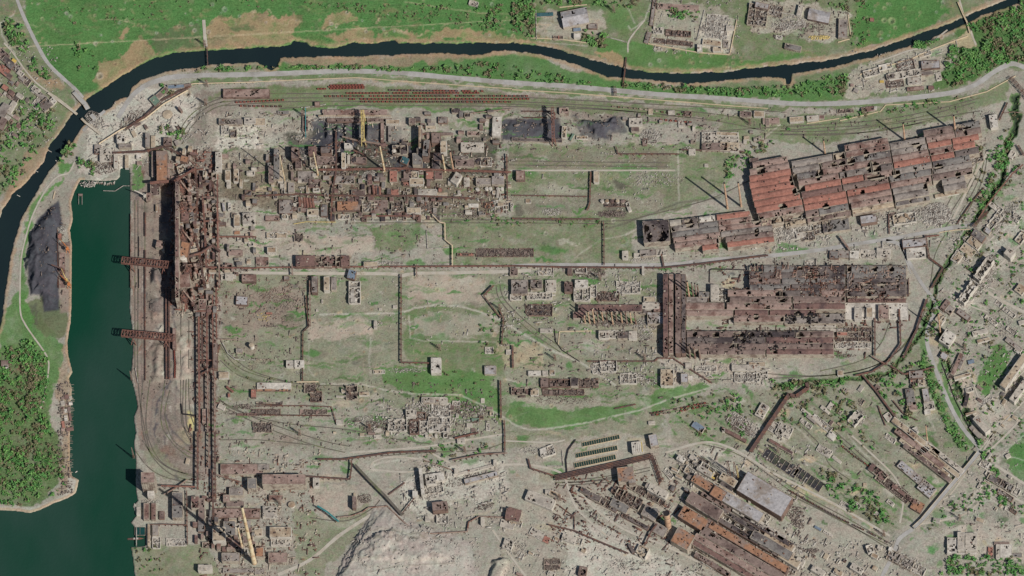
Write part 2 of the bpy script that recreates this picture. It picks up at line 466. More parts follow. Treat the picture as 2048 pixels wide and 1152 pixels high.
def pipe(pts, h, width, m, look, cat='pipeline', name='pipeline', kind='box', post=True, label=None, postw=1.2, posts=16, hgt=None):
    """elevated gallery or pipe along photo points (at its own height h)"""
    if kind in ('box', 'rack') and m is M['rust2']: width *= .72; h *= .85
    elif kind in ('box', 'rack') and m is not M['dirt']: width *= .68
    W = [P(x, y, h) for x, y in pts]; o0 = Vector((W[0].x, W[0].y, 0))
    mx, my = pts[len(pts) // 2]
    o = thing(name, o0, cat, look, mx, my, None, label)
    hh = hgt or max(1.2, width * .5)
    for a, b in zip(W, W[1:]):
        mb = MB()
        if kind == 'tube': mb.tube(a - o0, b - o0, width / 2, None, 8)
        elif kind == 'rack':
            d = (b - a); n = max(1, int(d.length / 10)); x = Vector((d.y, -d.x, 0)).normalized() * width / 2
            for s in (-1, -.35, .3, 1):
                mb.bar(a - o0 + x * s, b - o0 + x * s, max(1.0, width * .13))
            for i in range(n + 1):
                p = a - o0 + d * (i / n); mb.bar(p - x - Vector((0, 0, .8)), p + x - Vector((0, 0, .8)), .9)
        else: mb.bar(a - o0, b - o0, width, hh)
        mb.build('gallery' if kind == 'box' else ('pipe' if kind == 'tube' else 'pipe_rack'), m, o)
    if post:
        mb = MB()
        for a, b in zip(W, W[1:]):
            d = b - a; n = max(1, int(d.length / posts)); x = Vector((d.y, -d.x, 0)).normalized() * width * .42
            for i in range(n):
                p = a - o0 + d * ((i + .5) / n)
                for s in (-1, 1):
                    q = p + x * s; mb.bar((q.x, q.y, -.5), (q.x, q.y, h - hh / 2), postw)
        q = mb.build('support_post', M['rust2'], o)
        if q: q['kind'] = 'stuff'
    return o

def fence(pts, h, t, m, look, name='wall', cat='wall', label=None):
    W = [P(x, y, 0) for x, y in pts]; o = thing(name, W[0], cat, look, *pts[len(pts) // 2], None, label)
    for a, b in zip(W, W[1:]):
        mb = MB(); mb.bar(a - W[0] + Vector((0, 0, h / 2 - .2)), b - W[0] + Vector((0, 0, h / 2 - .2)), t, h); mb.build('wall_panel', m, o)
    return o

ROADMASK = []
def ribbon(name, pts, width_px, m, z, extra=None, smooth=True):
    if m is not M['ballast']: ROADMASK.append((pts, width_px))
    pts = [Vector((x, y)) for x, y in pts]
    if smooth and len(pts) > 2:
        q = []
        for i in range(len(pts) - 1):
            p0 = pts[max(0, i - 1)]; p1 = pts[i]; p2 = pts[i + 1]; p3 = pts[min(len(pts) - 1, i + 2)]
            for k in range(6):
                t = k / 6; q.append(.5 * ((2 * p1) + (p2 - p0) * t + (2 * p0 - 5 * p1 + 4 * p2 - p3) * t * t + (3 * p1 - p0 - 3 * p2 + p3) * t ** 3))
        q.append(pts[-1]); pts = q
    mb = MB(); n = len(pts); L = []
    for i, p in enumerate(pts):
        d = (pts[min(n - 1, i + 1)] - pts[max(0, i - 1)]).normalized(); x = Vector((-d.y, d.x)); w = width_px / 2 * random.uniform(.9, 1.1)
        a = P(p.x - x.x * w, p.y - x.y * w, 0); b = P(p.x + x.x * w, p.y + x.y * w, 0)
        zz = z(p.x, p.y) if callable(z) else z
        mb.v += [(a.x, a.y, zz), (b.x, b.y, zz)]
        if i: mb.f.append((2 * i - 2, 2 * i, 2 * i + 1, 2 * i - 1))
    o = mb.build(name, m); o['kind'] = 'structure'
    return o

def mound(name, cx, cy, rx, ry, n, hmax, size, m, label, cat='rubble', look=None, ang=0, dens=None):
    """loose blocks heaped in an ellipse: too many to count"""
    t = rng.uniform(0, 2 * np.pi, n); q = np.sqrt(rng.uniform(0, 1, n))
    dx, dy = rx * q * np.cos(t), ry * q * np.sin(t); a = R(ang)
    X = cx + dx * math.cos(a) + dy * math.sin(a); Y = cy - dx * math.sin(a) + dy * math.cos(a)
    c = PN(X, Y, 0.0)
    s = rng.uniform(.4, 1, n) ** 2 * size
    c[:, 2] = .2 + hmax * (1 - q) * rng.uniform(.2, 1, n)
    o0 = P(cx, cy, 0); c -= np.array(o0)
    ob = link(name, boxes_mesh(name, c, s * rng.uniform(.6, 1.6, n), s * rng.uniform(.3, .8, n), s * rng.uniform(.2, .6, n), rng.uniform(0, 6.3, n)), m, None, o0)
    ob['kind'] = 'stuff'; ob['category'] = cat
    if label: ob['label'] = label
    else: THINGS.append((ob, look, cx, cy))
    return ob
# ------------------------------------------------------------------ ground: one sheet, real relief, base colours per place
GX = np.linspace(-110, 2158, 1090); GY = np.linspace(-80, 1232, 630)
X, Y = np.meshgrid(GX, GY)
WX = X + (fbm(X, Y, 60, 71, 3) - .5) * 18 + (fbm(X, Y, 24, 1) - .5) * 22 + (fbm(X, Y, 6, 2, 2) - .5) * 5
WY = Y + (fbm(X, Y, 60, 73, 3) - .5) * 18 + (fbm(X, Y, 24, 3) - .5) * 22 + (fbm(X, Y, 6, 4, 2) - .5) * 5
SX = X + (fbm(X, Y, 9, 5) - .5) * 3; SY = Y + (fbm(X, Y, 9, 6) - .5) * 3
COL = {k: np.array(lin(v)) for k, v in dict(G=(62, 124, 62), g=(84, 128, 68), D=(120, 122, 98), E=(66, 92, 56), B=(157, 151, 140), W=(176, 171, 162), N=(158, 133, 108), n=(146, 126, 106),
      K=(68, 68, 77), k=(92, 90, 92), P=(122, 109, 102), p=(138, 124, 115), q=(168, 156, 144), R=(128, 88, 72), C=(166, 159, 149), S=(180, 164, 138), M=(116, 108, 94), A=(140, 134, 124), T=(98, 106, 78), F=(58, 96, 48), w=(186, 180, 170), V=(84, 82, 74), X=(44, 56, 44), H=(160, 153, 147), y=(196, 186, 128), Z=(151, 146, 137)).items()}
gcol = np.empty(X.shape + (3,)); gcol[:] = COL['Z']
ggrs = np.full(X.shape, .44)         # how readily grass tufts show
grub = np.full(X.shape, .4)          # how broken and speckled the ground is
gz = np.zeros(X.shape)

MODN = fbm(X, Y, 34, 91, 4, .6); FINE = fbm(X, Y, 7, 95, 3, .65)
def inpoly(px, py, pts):
    ins = np.zeros(px.shape, bool); n = len(pts); j = n - 1
    for i in range(n):
        xi, yi = pts[i]; xj, yj = pts[j]
        c = ((yi > py) != (yj > py)) & (px < (xj - xi) * (py - yi) / ((yj - yi) or 1e-9) + xi)
        ins ^= c; j = i
    return ins
def segdist(px, py, pts):
    best = np.full(px.shape, 1e9)
    for (ax, ay), (bx, by) in zip(pts, pts[1:]):
        dx, dy = bx - ax, by - ay; L = dx * dx + dy * dy or 1e-9
        t = np.clip(((px - ax) * dx + (py - ay) * dy) / L, 0, 1)
        best = np.minimum(best, np.hypot(px - ax - t * dx, py - ay - t * dy))
    return best
def box_of(pts, m):
    xs = [p[0] for p in pts]; ys = [p[1] for p in pts]
    i0 = max(0, int(np.searchsorted(GX, min(xs) - m))); i1 = min(len(GX), int(np.searchsorted(GX, max(xs) + m)) + 1)
    j0 = max(0, int(np.searchsorted(GY, min(ys) - m))); j1 = min(len(GY), int(np.searchsorted(GY, max(ys) + m)) + 1)
    return (slice(j0, j1), slice(i0, i1))
def pairs(a): return [(a[i], a[i + 1]) for i in range(0, len(a), 2)]
def paint(mask, sl, c, alpha, grs=None, rub=None):
    a = (mask * alpha)
    gcol[sl] = gcol[sl] * (1 - a[..., None]) + COL[c] * a[..., None]
    if grs is not None: ggrs[sl] = ggrs[sl] * (1 - a) + grs * a
    if rub is not None: grub[sl] = grub[sl] * (1 - a) + rub * a
def soft(d, w): return np.clip(.5 - d / w, 0, 1)
def area(c, alpha, a, grs=None, rub=None, warp=True, w=4.0):
    pts = pairs(a); sl = box_of(pts, 26)
    if sl[0].start >= sl[0].stop or sl[1].start >= sl[1].stop: return
    x, y = (WX[sl], WY[sl]) if warp else (SX[sl], SY[sl])
    ins = inpoly(x, y, pts); d = segdist(x, y, pts + [pts[0]]); d = np.where(ins, -d, d)
    m_ = np.clip((soft(d, 15) - (.2 + .6 * FINE[sl])) * 5 + .5, 0, 1) if warp else soft(d, w)
    if warp and alpha < .93: m_ = m_ * np.clip(.35 + 1.25 * MODN[sl], .2, 1)
    paint(m_, sl, c, alpha, grs, rub)
def line(c, width, alpha, a, grs=None, rub=None, warp=False):
    pts = pairs(a); sl = box_of(pts, width + 12)
    if sl[0].start >= sl[0].stop or sl[1].start >= sl[1].stop: return
    x, y = (WX[sl], WY[sl]) if warp else (SX[sl], SY[sl])
    paint(soft(segdist(x, y, pts) - width / 2, 2.4), sl, c, alpha, grs, rub)
def spot(c, alpha, x0, y0, rx, ry, grs=None, rub=None):
    sl = box_of([(x0 - rx, y0 - ry), (x0 + rx, y0 + ry)], 12)
    if sl[0].start >= sl[0].stop or sl[1].start >= sl[1].stop: return
    q = np.hypot((WX[sl] - x0) / rx, (WY[sl] - y0) / ry)
    paint(np.clip((1.15 - q) * 2.2, 0, 1), sl, c, alpha, grs, rub)

# --- broad regions (photo coordinates)
area('G', .95, [-120,-90, 1075,-90, 1075,60, 1075,95, 700,95, 400,108, 250,150, 180,205, 150,190, 100,130, 60,60, 20,-90], 1.0, .55)       # meadow north of the river
area('D', .9, [1050,-90, 2170,-90, 2170,10, 2000,0, 1850,70, 1540,135, 1300,148, 1240,135, 1100,95, 1050,85], .75, .3)
area('g', .9, [1190,80, 1300,92, 1440,112, 1480,122, 1540,118, 1640,100, 1530,134, 1400,146, 1290,143, 1200,120], .85, .2)
area('G', .95, [1745,-30, 1875,-30, 1900,20, 1860,52, 1790,78, 1720,98, 1705,60, 1710,20], 1.0, .4)
area('D', .8, [-120,-60, 20,-60, 60,60, 100,130, 140,180, 150,215, 100,290, 60,340, -120,500], .75, .3)                                    # village bank
area('D', .85, [560,118, 800,110, 1000,104, 1180,142, 1250,157, 1370,168, 1540,155, 1690,135, 1860,85, 2048,10, 2170,-60, 2170,150, 2010,132, 1900,184, 1600,206, 1250,180, 1024,166, 740,142, 560,146, 380,150, 330,150], .8, .3)
area('G', .8, [560,134, 700,134, 800,130, 900,118, 1000,112, 1060,110, 1150,140, 1240,160, 1420,178, 1560,182, 1600,168, 1700,148, 1690,190, 1600,204, 1400,190, 1180,176, 1024,164, 800,146, 560,145], .95, .3)
area('F', .85, [1900,60, 2170,-30, 2170,120, 2030,122, 1980,130, 1950,160, 1890,178, 1850,176, 1850,140, 1900,140, 1925,100], .9, .5)
area('P', .55, [380,185, 600,168, 900,176, 1300,205, 1560,240, 1400,250, 1000,225, 700,215, 470,215, 430,260, 400,290, 370,280], .45, .5)      # sorting sidings
area('D', .75, [460,180, 640,168, 800,172, 1100,195, 1450,225, 1640,232, 1900,200, 2010,160, 2020,200, 1900,240, 1600,290, 1440,270, 1440,240, 1200,222, 1000,212, 640,214, 520,210], .75, .3)
area('B', .8, [410,225, 640,225, 620,330, 620,430, 450,430, 400,330], .25, .7)
area('w', .96, [440,250, 510,246, 520,300, 500,320, 450,322, 425,290], .05, .6)
area('W', .94, [170,220, 230,205, 290,175, 370,175, 400,200, 380,260, 300,300, 240,340, 190,352, 150,350, 170,300], .25, .6)
area('P', .8, [262,330, 440,300, 436,520, 436,960, 390,960, 280,900, 264,760, 262,500], .12, .5)                                              # ore yard and furnaces
area('A', .7, [345,600, 396,600, 398,830, 360,830, 346,760], .1, .4)
area('p', .8, [262,400, 300,400, 322,400, 322,760, 300,860, 280,880, 266,760], .15, .3)
area('M', .7, [440,400, 900,400, 1000,440, 1000,300, 620,300, 440,300], .2, .9)
area('D', .8, [1020,290, 1340,290, 1440,280, 1480,320, 1420,400, 1270,440, 1270,530, 900,530, 880,430, 1020,430], .62, .4)
area('P', .5, [1020,305, 1340,305, 1340,338, 1020,340], .3, .4)
area('A', .6, [1020,390, 1330,390, 1330,425, 1020,425], .3, .5)
area('q', .9, [590,470, 745,470, 750,505, 600,512], .05, .2)
area('D', .8, [745,450, 850,450, 840,500, 750,500], .8, .3)
area('D', .6, [440,545, 1320,545, 1320,860, 1000,900, 700,900, 440,900], .5, .45)
area('q', .9, [620,640, 740,636, 745,674, 620,678], .05, .15)
area('p', .8, [505,576, 610,572, 612,650, 505,652], .12, .5)
area('q', .85, [812,556, 968,556, 985,600, 900,606, 812,606], .12, .2)
area('p', .6, [442,576, 505,576, 512,720, 480,700, 442,660], .2, .3)
area('D', .8, [806,612, 1000,612, 1010,760, 806,720], .75, .25)
area('B', .7, [826,628, 1000,632, 1000,680, 826,680], .3, .25)
area('A', .65, [1110,660, 1330,655, 1330,720, 1200,720, 1120,700], .15, .4)
area('S', .5, [1290,640, 1330,600, 1330,680, 1290,660], .1, .5)
area('Z', .8, [440,800, 700,790, 900,860, 1000,870, 1000,900, 700,905, 440,920], .5, .4)
area('g', .75, [1010,800, 1080,812, 1200,815, 1260,800, 1400,760, 1420,775, 1300,820, 1160,852, 1060,858, 1010,840], .9, .25)
area('g', .8, [760,740, 900,735, 990,750, 1000,850, 940,810, 860,790, 760,770], .9, .3)
area('B', .75, [1070,880, 1340,860, 1480,900, 1560,960, 1700,1030, 1780,1080, 1760,1240, 900,1240, 1000,1080, 1000,960], .3, .45)
area('W', .94, [1180,1040, 1320,1110, 1460,1180, 1300,1240, 1150,1200, 1120,1060], .12, .5)
area('W', .6, [1340,905, 1420,905, 1500,960, 1400,970], .1, .8)
area('W', .96, [800,960, 900,930, 1010,925, 1016,975, 960,1000, 900,1010, 860,1040, 810,1010], .12, .5)
area('Z', .8, [1840,440, 2170,200, 2170,1240, 1760,1240, 1900,1000, 1965,900, 1880,700, 1870,600], .5, .75)
area('W', .5, [1900,590, 1990,480, 2010,440, 2048,400, 2048,460, 1960,600, 1920,640], .15, .9)
area('G', .8, [1950,760, 1975,730, 2010,700, 2020,720, 2000,750, 1985,780], .95, .2)
area('G', .9, [2010,915, 2048,870, 2090,860, 2090,990, 2030,950], .95, .2)
area('D', .5, [1330,800, 1600,770, 1700,720, 1850,700, 1900,830, 1950,900, 1850,1020, 1790,1060, 1600,1000, 1500,900, 1340,880], .6, .6)
for i in range(46):
    spot(random.choice('WBZAS'), random.uniform(.4, .8), random.uniform(1400, 1850), random.uniform(770, 1000), random.uniform(8, 26), random.uniform(4, 10), .2)
area('G', .7, [1560,480, 1620,495, 1600,505, 1560,512], .9, .2)
area('C', .95, [1890,1060, 2048,1030, 2060,1120, 1890,1112], .15, .35)
area('W', .5, [1950,800, 1990,790, 2010,850, 1980,870], .1, .2)
area('C', .8, [1696,152, 1730,130, 1830,92, 1870,100, 1900,85, 1920,125, 1880,145, 1870,165, 1850,178, 1700,192], .08, .5)
area('S', .85, [1908,82, 1936,62, 1955,98, 1920,110], .05, .1)
area('C', .7, [1300,0, 1410,0, 1460,30, 1470,110, 1300,92, 1290,80, 1310,30], .35, .5)
area('w', .6, [1405,30, 1470,38, 1460,108, 1395,100], .05, .8)
area('C', .75, [1500,0, 1600,0, 1700,28, 1702,78, 1640,82, 1500,60], .25, .7)
area('C', .75, [1072,28, 1180,12, 1200,20, 1210,60, 1150,80, 1075,74], .1, .3)
area('T', .9, [-120,700, 60,690, 100,720, 95,800, 110,860, 132,900, 120,975, 80,1008, -120,1010], .95, .7)                                    # wood on the spit
area('g', .8, [45,580, 100,660, 130,700, 120,760, 95,820, 60,700, 20,720, 0,700, 0,640, 30,580], .9, .4)
area('n', .7, [130,690, 142,700, 142,990, 120,1000, 128,880, 118,780], .2, .8)
area('W', .8, [136,955, 158,960, 154,985, 134,1000, 96,1010, 60,1024, 0,1020, -120,1018, -120,1008, 0,1012, 70,1014, 110,1000, 134,985], .02, .15, False)
area('A', .7, [90,375, 120,360, 150,370, 142,400, 140,460, 100,440, 80,420], .15, .3)
area('T', .9, [60,600, 130,600, 138,640, 128,680, 90,678, 70,650], .3, .2)
area('K', .95, [100,415, 118,400, 125,450, 118,470, 118,620, 88,624, 84,590, 60,590, 54,520, 58,480, 74,440], .02, .1, False)
area('p', .9, [118,490, 142,480, 143,625, 120,626], .02, .1, False)
area('V', .6, [66,610, 78,610, 76,650, 66,650], .1, .1)
area('g', .75, [262,325, 275,325, 285,380, 270,390], .8, .3)
area('D', .8, [262,1100, 300,1095, 360,1090, 420,1090, 440,1152, 440,1240, 268,1240], .55, .3)
area('Z', .7, [270,900, 390,960, 400,1090, 300,1090, 272,1030], .25, .5)
area('D', .6, [590,1010, 660,1040, 740,1010, 720,1060, 640,1152, 590,1152], .6, .4)
area('q', .8, [620,975, 720,975, 720,1010, 650,1030, 620,1005], .1, .3)
area('k', .7, [640,262, 800,250, 800,300, 640,330, 600,310], .05, .6)
area('K', .9, [622,240, 768,245, 768,285, 700,290, 622,280], .02, .3)
area('K', .92, [1000,238, 1120,236, 1124,278, 1004,280], .02, .15, False)
area('k', .85, [1140,236, 1245,234, 1250,268, 1215,276, 1160,272], .05, .15)
area('K', .8, [1160,240, 1236,236, 1238,262, 1210,274, 1180,262], .02, .1)
area('N', .7, [720,160, 722,158, 1000,168, 1000,172], .3, .2)
area('g', .9, [118,326, 142,330, 122,352, 97,374, 72,410, 52,450, 44,500, 38,560, 38,640, 66,690, 70,640, 60,600, 54,560, 54,500, 62,460, 76,420, 100,382, 122,362], .7, .4)
area('q', .5, [448,440, 560,440, 600,470, 600,510, 448,510], .2, .4); area('q', .5, [1330,720, 1540,715, 1560,750, 1450,770, 1340,760], .1, .6)
area('S', .5, [990,690, 1080,690, 1090,740, 1010,740], .3, .3); area('B', .6, [1010,800, 1270,790, 1290,812, 1010,818], .3, .4)
line('D', 9, .8, [380,162, 512,158, 590,153, 700,151, 800,155, 900,164, 1024,175, 1200,189, 1430,206, 1600,216, 1760,210, 1900,196], .9, .3, True)
line('g', 6, .8, [520,139, 600,138, 700,134, 800,137, 900,146, 1024,156, 1200,172, 1430,187, 1600,199, 1690,197], .95, .3, True)
line('g', 5, .7, [560,214, 640,214, 760,214, 900,217, 1000,222], .9, .3, True); line('D', 8, .7, [420,196, 470,180, 640,178], .8, .3, True)
area('K', .75, [322,405, 352,400, 352,612, 324,612], 0, .3); area('V', .9, [566,270, 640,262, 780,292, 1000,262, 1000,300, 985,342, 720,345, 640,352, 590,330], .0, .9); area('K', .9, [640,262, 720,285, 700,330, 610,325, 590,300], 0, .6); area('K', .85, [780,290, 860,300, 850,340, 800,345, 770,320], 0, .6)  # first area: shadow band of the furnace row, painted dark into the ground
area('M', .9, [450,340, 1000,345, 1000,432, 640,436, 450,400], .1, .9); area('V', .8, [700,385, 890,395, 880,432, 720,430], .1, .9); area('C', .95, [1962,806, 1990,790, 2018,820, 2024,856, 1990,866, 1972,840], .02, .2); area('q', .9, [1896,760, 1930,750, 1960,830, 1940,850, 1915,820], .1, .4)
area('g', .9, [1955,770, 1965,730, 1985,700, 2010,690, 2022,710, 1990,770, 1975,790], .9, .3); area('w', .9, [1930,600, 1950,560, 1975,525, 1985,540, 1960,580, 1945,612], 0, .8)
# --- mud and reed banks
for a in ([186,160, 206,128, 292,74, 304,92, 312,112, 262,136, 214,168], [414,56, 430,36, 512,30, 612,30, 604,44, 578,64, 582,80, 560,88, 512,94, 414,98],
          [648,26, 700,26, 718,46, 650,52], [640,62, 742,60, 750,86, 700,86, 664,74], [756,62, 860,60, 862,84, 800,82, 752,80], [864,62, 930,64, 1024,72, 1090,88, 1024,86, 864,86],
          [236,72, 258,55, 262,62, 245,80], [1190,110, 1230,104, 1248,134, 1222,130]):
    area('N', .85, a, .25, .25)
area('V', .55, [306,88, 332,58, 398,40, 404,92, 352,102, 316,112], .45, .2); area('T', .7, [306,88, 332,58, 398,40, 404,92, 352,102, 316,112], .4, .2)
area('n', .7, [560,115, 700,112, 800,110, 960,108, 1010,112, 940,122, 800,130, 560,134], .4, .3)
area('M', .6, [180,180, 215,170, 240,160, 190,205, 160,225, 150,200], .3, .3)
area('n', .8, [60,300, 100,292, 120,262, 145,225, 110,290, 60,370, 20,420, 0,440, 0,400, 40,340], .3, .3)
# --- finer patches
rs = random.Random(5)
for x, y, rx, ry, c, al, g in [(485,55,30,8,'T',.9,.7),(620,75,40,10,'g',.8,.9),(790,72,24,7,'g',.8,.9),(850,70,20,6,'g',.8,.9),(75,150,30,16,'n',.6,.3),(110,168,22,10,'N',.7,.3),
      (1165,15,60,14,'F',.6,.9),(1050,30,40,18,'F',.6,.9),(1240,40,30,30,'g',.6,.9),(45,730,16,18,'R',.6,.2),(345,335,12,20,'K',.3,0),(315,545,16,22,'k',.6,0),(312,610,14,18,'K',.4,0),
      (318,735,14,28,'A',.7,0),(315,660,14,8,'w',.6,0),(372,690,10,20,'W',.4,0),(380,870,24,10,'M',.6,.4),(370,868,16,14,'S',.4,.4),(345,905,24,16,'R',.35,.3),(1460,570,14,12,'S',.7,.1),
      (1090,500,30,8,'G',.6,.9),(1120,380,60,12,'W',.4,.2),(1245,340,30,10,'G',.5,.9),(1050,350,24,12,'G',.6,.9),(1380,575,18,12,'G',.5,.9),(1560,660,8,6,'G',.5,.9),(1190,690,26,14,'W',.4,.2),
      (910,800,60,20,'G',.5,.9),(870,640,30,8,'G',.4,.8),(640,705,20,10,'V',.3,.3),(1100,415,60,8,'V',.3,.3),(1240,372,12,8,'V',.8,0),(1035,420,12,10,'V',.7,.3),(1235,425,22,12,'V',.6,.1),
      (730,735,30,10,'A',.4,.2),(560,880,40,12,'p',.6,.2),(655,960,40,10,'S',.3,.4),(1290,800,12,30,'W',.4,.2),(1520,760,30,14,'W',.5,.1),(1245,1000,26,12,'W',.5,.1)]:
    spot(c, al, x, y, rx, ry, g)
for i in range(260):      # lighter and darker patches everywhere in the works
    x, y = rs.uniform(440, 1900), rs.uniform(220, 1150); spot(rs.choice('BWAMPpZSD'), rs.uniform(.15, .5), x, y, rs.uniform(6, 26), rs.uniform(4, 12), None if rs.random() < .5 else rs.uniform(0, .7))
for i in range(90):       # green hollows
    x, y = rs.uniform(600, 1900), rs.uniform(440, 1000); spot('G', rs.uniform(.3, .7), x, y, rs.uniform(5, 22), rs.uniform(3, 8), .95)
for i in range(120):      # town on the east side
    x, y = rs.uniform(1860, 2050), rs.uniform(330, 1140); spot(rs.choice('GGgEWSBw'), rs.uniform(.3, .7), x, y, rs.uniform(5, 16), rs.uniform(4, 10), None)
for i in range(320):      # the meadow is not even either
    x, y = rs.uniform(-60, 1100), rs.uniform(-60, 90); spot(rs.choice('gDGENMTNS'), rs.uniform(.2, .6), x, y, rs.uniform(3, 22), rs.uniform(1.5, 7), None)
for i in range(70):
    x, y = rs.uniform(1250, 2048), rs.uniform(-30, 130); spot(rs.choice('gDGENMTB'), rs.uniform(.2, .5), x, y, rs.uniform(4, 20), rs.uniform(3, 9), None)
# earth tracks that are only worn ground
for c, w, al, a in [('W',2.4,.7,[0,46, 12,40, 26,30, 30,22]),('W',3,.7,[0,46, 4,70, 14,88, 30,108]),('S',2,.6,[270,48, 230,38, 200,40]),('S',2.4,.6,[810,4, 900,18, 960,26, 1024,28]),('S',2.4,.6,[0,96, 1024,40, 1060,48, 1100,50]),
      ('W',2,.7,[1075,84, 1175,92]),('W',2.4,.7,[1256,52, 1262,60, 1275,52, 1290,38, 1300,10]),('W',2,.7,[1256,105, 1258,84, 1270,62]),('W',2,.6,[1252,6, 1270,48]),('M',2.5,.6,[960,120, 945,128, 934,137]),
      ('W',3.4,.85,[640,629, 800,626, 830,616, 870,610, 920,612, 960,624, 1000,640]),('W',3.6,.85,[1000,640, 1040,664, 1100,700, 1160,724, 1200,750, 1230,770]),('W',3,.8,[1012,758, 1050,770]),
      ('W',2.5,.7,[818,630, 820,676, 850,682, 990,684]),('W',2.5,.6,[742,676, 738,720, 742,750]),('W',2,.5,[618,680, 618,740, 630,755]),('W',3,.8,[640,768, 720,768, 780,782, 830,788, 920,790, 960,808, 1000,830, 1030,850, 1060,860, 1110,856, 1180,844, 1280,820, 1350,795, 1424,774]),
      ('W',3,.7,[1424,774, 1380,745, 1330,726, 1300,715]),('W',2.2,.5,[1296,445, 1250,470, 1200,480, 1150,515]),('W',3,.6,[1420,395, 1380,415, 1330,435, 1290,450, 1250,470]),('V',4,.6,[1440,395, 1360,405, 1290,432, 1240,450, 1200,460]),
      ('W',2.6,.6,[1020,341, 1350,341]),('W',2.6,.7,[1356,300, 1358,400]),('W',2.4,.6,[1470,330, 1500,300, 1560,250]),('W',3,.5,[700,905, 760,900, 860,895, 900,885, 1010,870]),('W',2.5,.7,[740,935, 760,925, 850,915, 830,945, 770,943, 746,940, 745,928]),
      ('W',3,.6,[1135,970, 1150,1010, 1190,1050, 1240,1080]),('W',3,.8,[1150,975, 1200,1020, 1260,1060, 1340,1090, 1400,1120]),('W',2.6,.6,[1330,905, 1400,885, 1450,895, 1500,915, 1600,965]),
      ('S',4,.8,[1540,945, 1600,975, 1700,1025, 1770,1070]),('W',2.4,.7,[1696,870, 1720,900, 1760,935, 1800,975, 1805,1010, 1800,1040]),('W',2.4,.6,[1560,880, 1640,930, 1700,950]),
      ('W',3,.8,[1830,1048, 1900,1034, 1950,1020, 1975,1000, 1960,985]),('W',3,.8,[1960,985, 2000,1010, 2048,1035]),('W',3,.7,[1960,975, 1930,1010, 1900,1020, 1880,1015]),('W',2.4,.6,[1870,760, 1850,820, 1870,860]),
      ('W',2.4,.7,[2048,920, 1960,900]),('W',3,.6,[2048,870, 1990,920, 1965,935]),('M',5,.5,[1530,760, 1600,790, 1680,850, 1760,930]),('W',2.4,.6,[1530,830, 1600,860, 1640,900]),('S',3,.7,[1470,880, 1520,900, 1580,935]),
      ('T',4,.6,[440,690, 450,725, 480,750, 540,768, 620,775]),('T',4,.6,[440,715, 500,760, 600,775]),('A',2.5,.6,[315,1114, 330,1100, 345,1088])]:
    line(c, w, al, a, .1, .2)
DITCH = [([2034,196, 2026,250, 2014,300, 2005,332, 1994,362, 1975,394, 1965,415, 1951,440], 9), ([1938,461, 1919,485, 1896,522, 1878,560, 1862,600, 1850,640], 5), ([1848,650, 1835,680, 1815,705, 1790,730, 1770,748, 1720,758, 1640,765, 1560,770], 4), ([1880,660, 1886,700, 1905,760, 1925,820, 1948,880], 4)]
for a, w in DITCH:
    line('E', w + 7, .9, a, .9, .3, True); line('X', w + 1, .9, a, .3, .1, True)  # ditch growth, with bank and tree shade painted in as darker green
line('g', 12, .7, [1890,700, 1880,740, 1896,790, 1915,840, 1935,880], .9, .3, True); line('g', 14, .6, [1862,640, 1845,690, 1858,760, 1890,840, 1925,900], .8, .3, True)
line('K', 3.6, .75, [346,600, 345,740, 326,780, 318,820, 312,872], 0, .1, True); line('K', 2.6, .7, [330,828, 345,862, 372,888, 392,900], 0, .1); spot('y', .8, 378, 846, 9, 18, 0, .1)  # first line: embankment shadow painted into the soil; second: dark rails
for a in ([276,330, 276,760, 285,870, 310,925],[283,400, 283,760, 296,880],[330,770, 305,800, 300,870, 330,930, 390,962],[352,760, 350,830, 365,880],[386,640, 386,800, 396,830]): line('K', 2, .4, a, .1, .2)
area('D', .5, [330,960, 300,940, 290,910, 310,890, 350,930, 380,955], .6, .3); area('q', .7, [352,660, 384,660, 386,820, 352,820], 0, .2)
for i in range(170):      # dark oily and burnt stains through the works
    x, y = rs.uniform(430, 1850), rs.uniform(280, 1140); spot(rs.choice('VVMK'), rs.uniform(.15, .45), x, y, rs.uniform(2, 9), rs.uniform(1.5, 5), None)
for i in range(1500):      # small scars, puddles of dust, tufts
    x, y = rs.uniform(430, 1990), rs.uniform(215, 1150); spot(rs.choice('wWSCVMMKgDAN'), rs.uniform(.25, .7), x, y, rs.uniform(1.5, 7), rs.uniform(1, 3.5), None)
for i in range(260):
    x, y = rs.uniform(262, 430), rs.uniform(300, 960); spot(rs.choice('PVKAWRp'), rs.uniform(.2, .6), x, y, rs.uniform(1.5, 5), rs.uniform(3, 14), None)
for i in range(90):       # worn wheel tracks
    x, y = rs.uniform(450, 1850), rs.uniform(440, 1130); a = rs.uniform(-.5, .5) + rs.choice([0, 0, 1.57]); L_ = rs.uniform(15, 70)
    line(rs.choice('WSVM'), rs.uniform(1, 1.8), rs.uniform(.25, .5), [x, y, x + L_ * .5 * math.cos(a), y + L_ * .5 * math.sin(a) + rs.uniform(-3, 3), x + L_ * math.cos(a), y + L_ * math.sin(a)])
for i in range(620):      # weeds in long strips along tracks, walls and pipes
    x, y = rs.uniform(430, 1460), rs.uniform(215, 900); spot(rs.choice('GggDE'), rs.uniform(.35, .85), x, y, rs.uniform(5, 34), rs.uniform(.9, 3.2), rs.uniform(.8, 1))
for i in range(200):
    x, y = rs.uniform(1300, 1860), rs.uniform(720, 1060); t_ = rs.uniform(8, 26); line(rs.choice('GgDE'), rs.uniform(2, 5), rs.uniform(.4, .8), [x, y, x + t_, y + t_ * rs.uniform(.5, .9)], .9, .4, True)
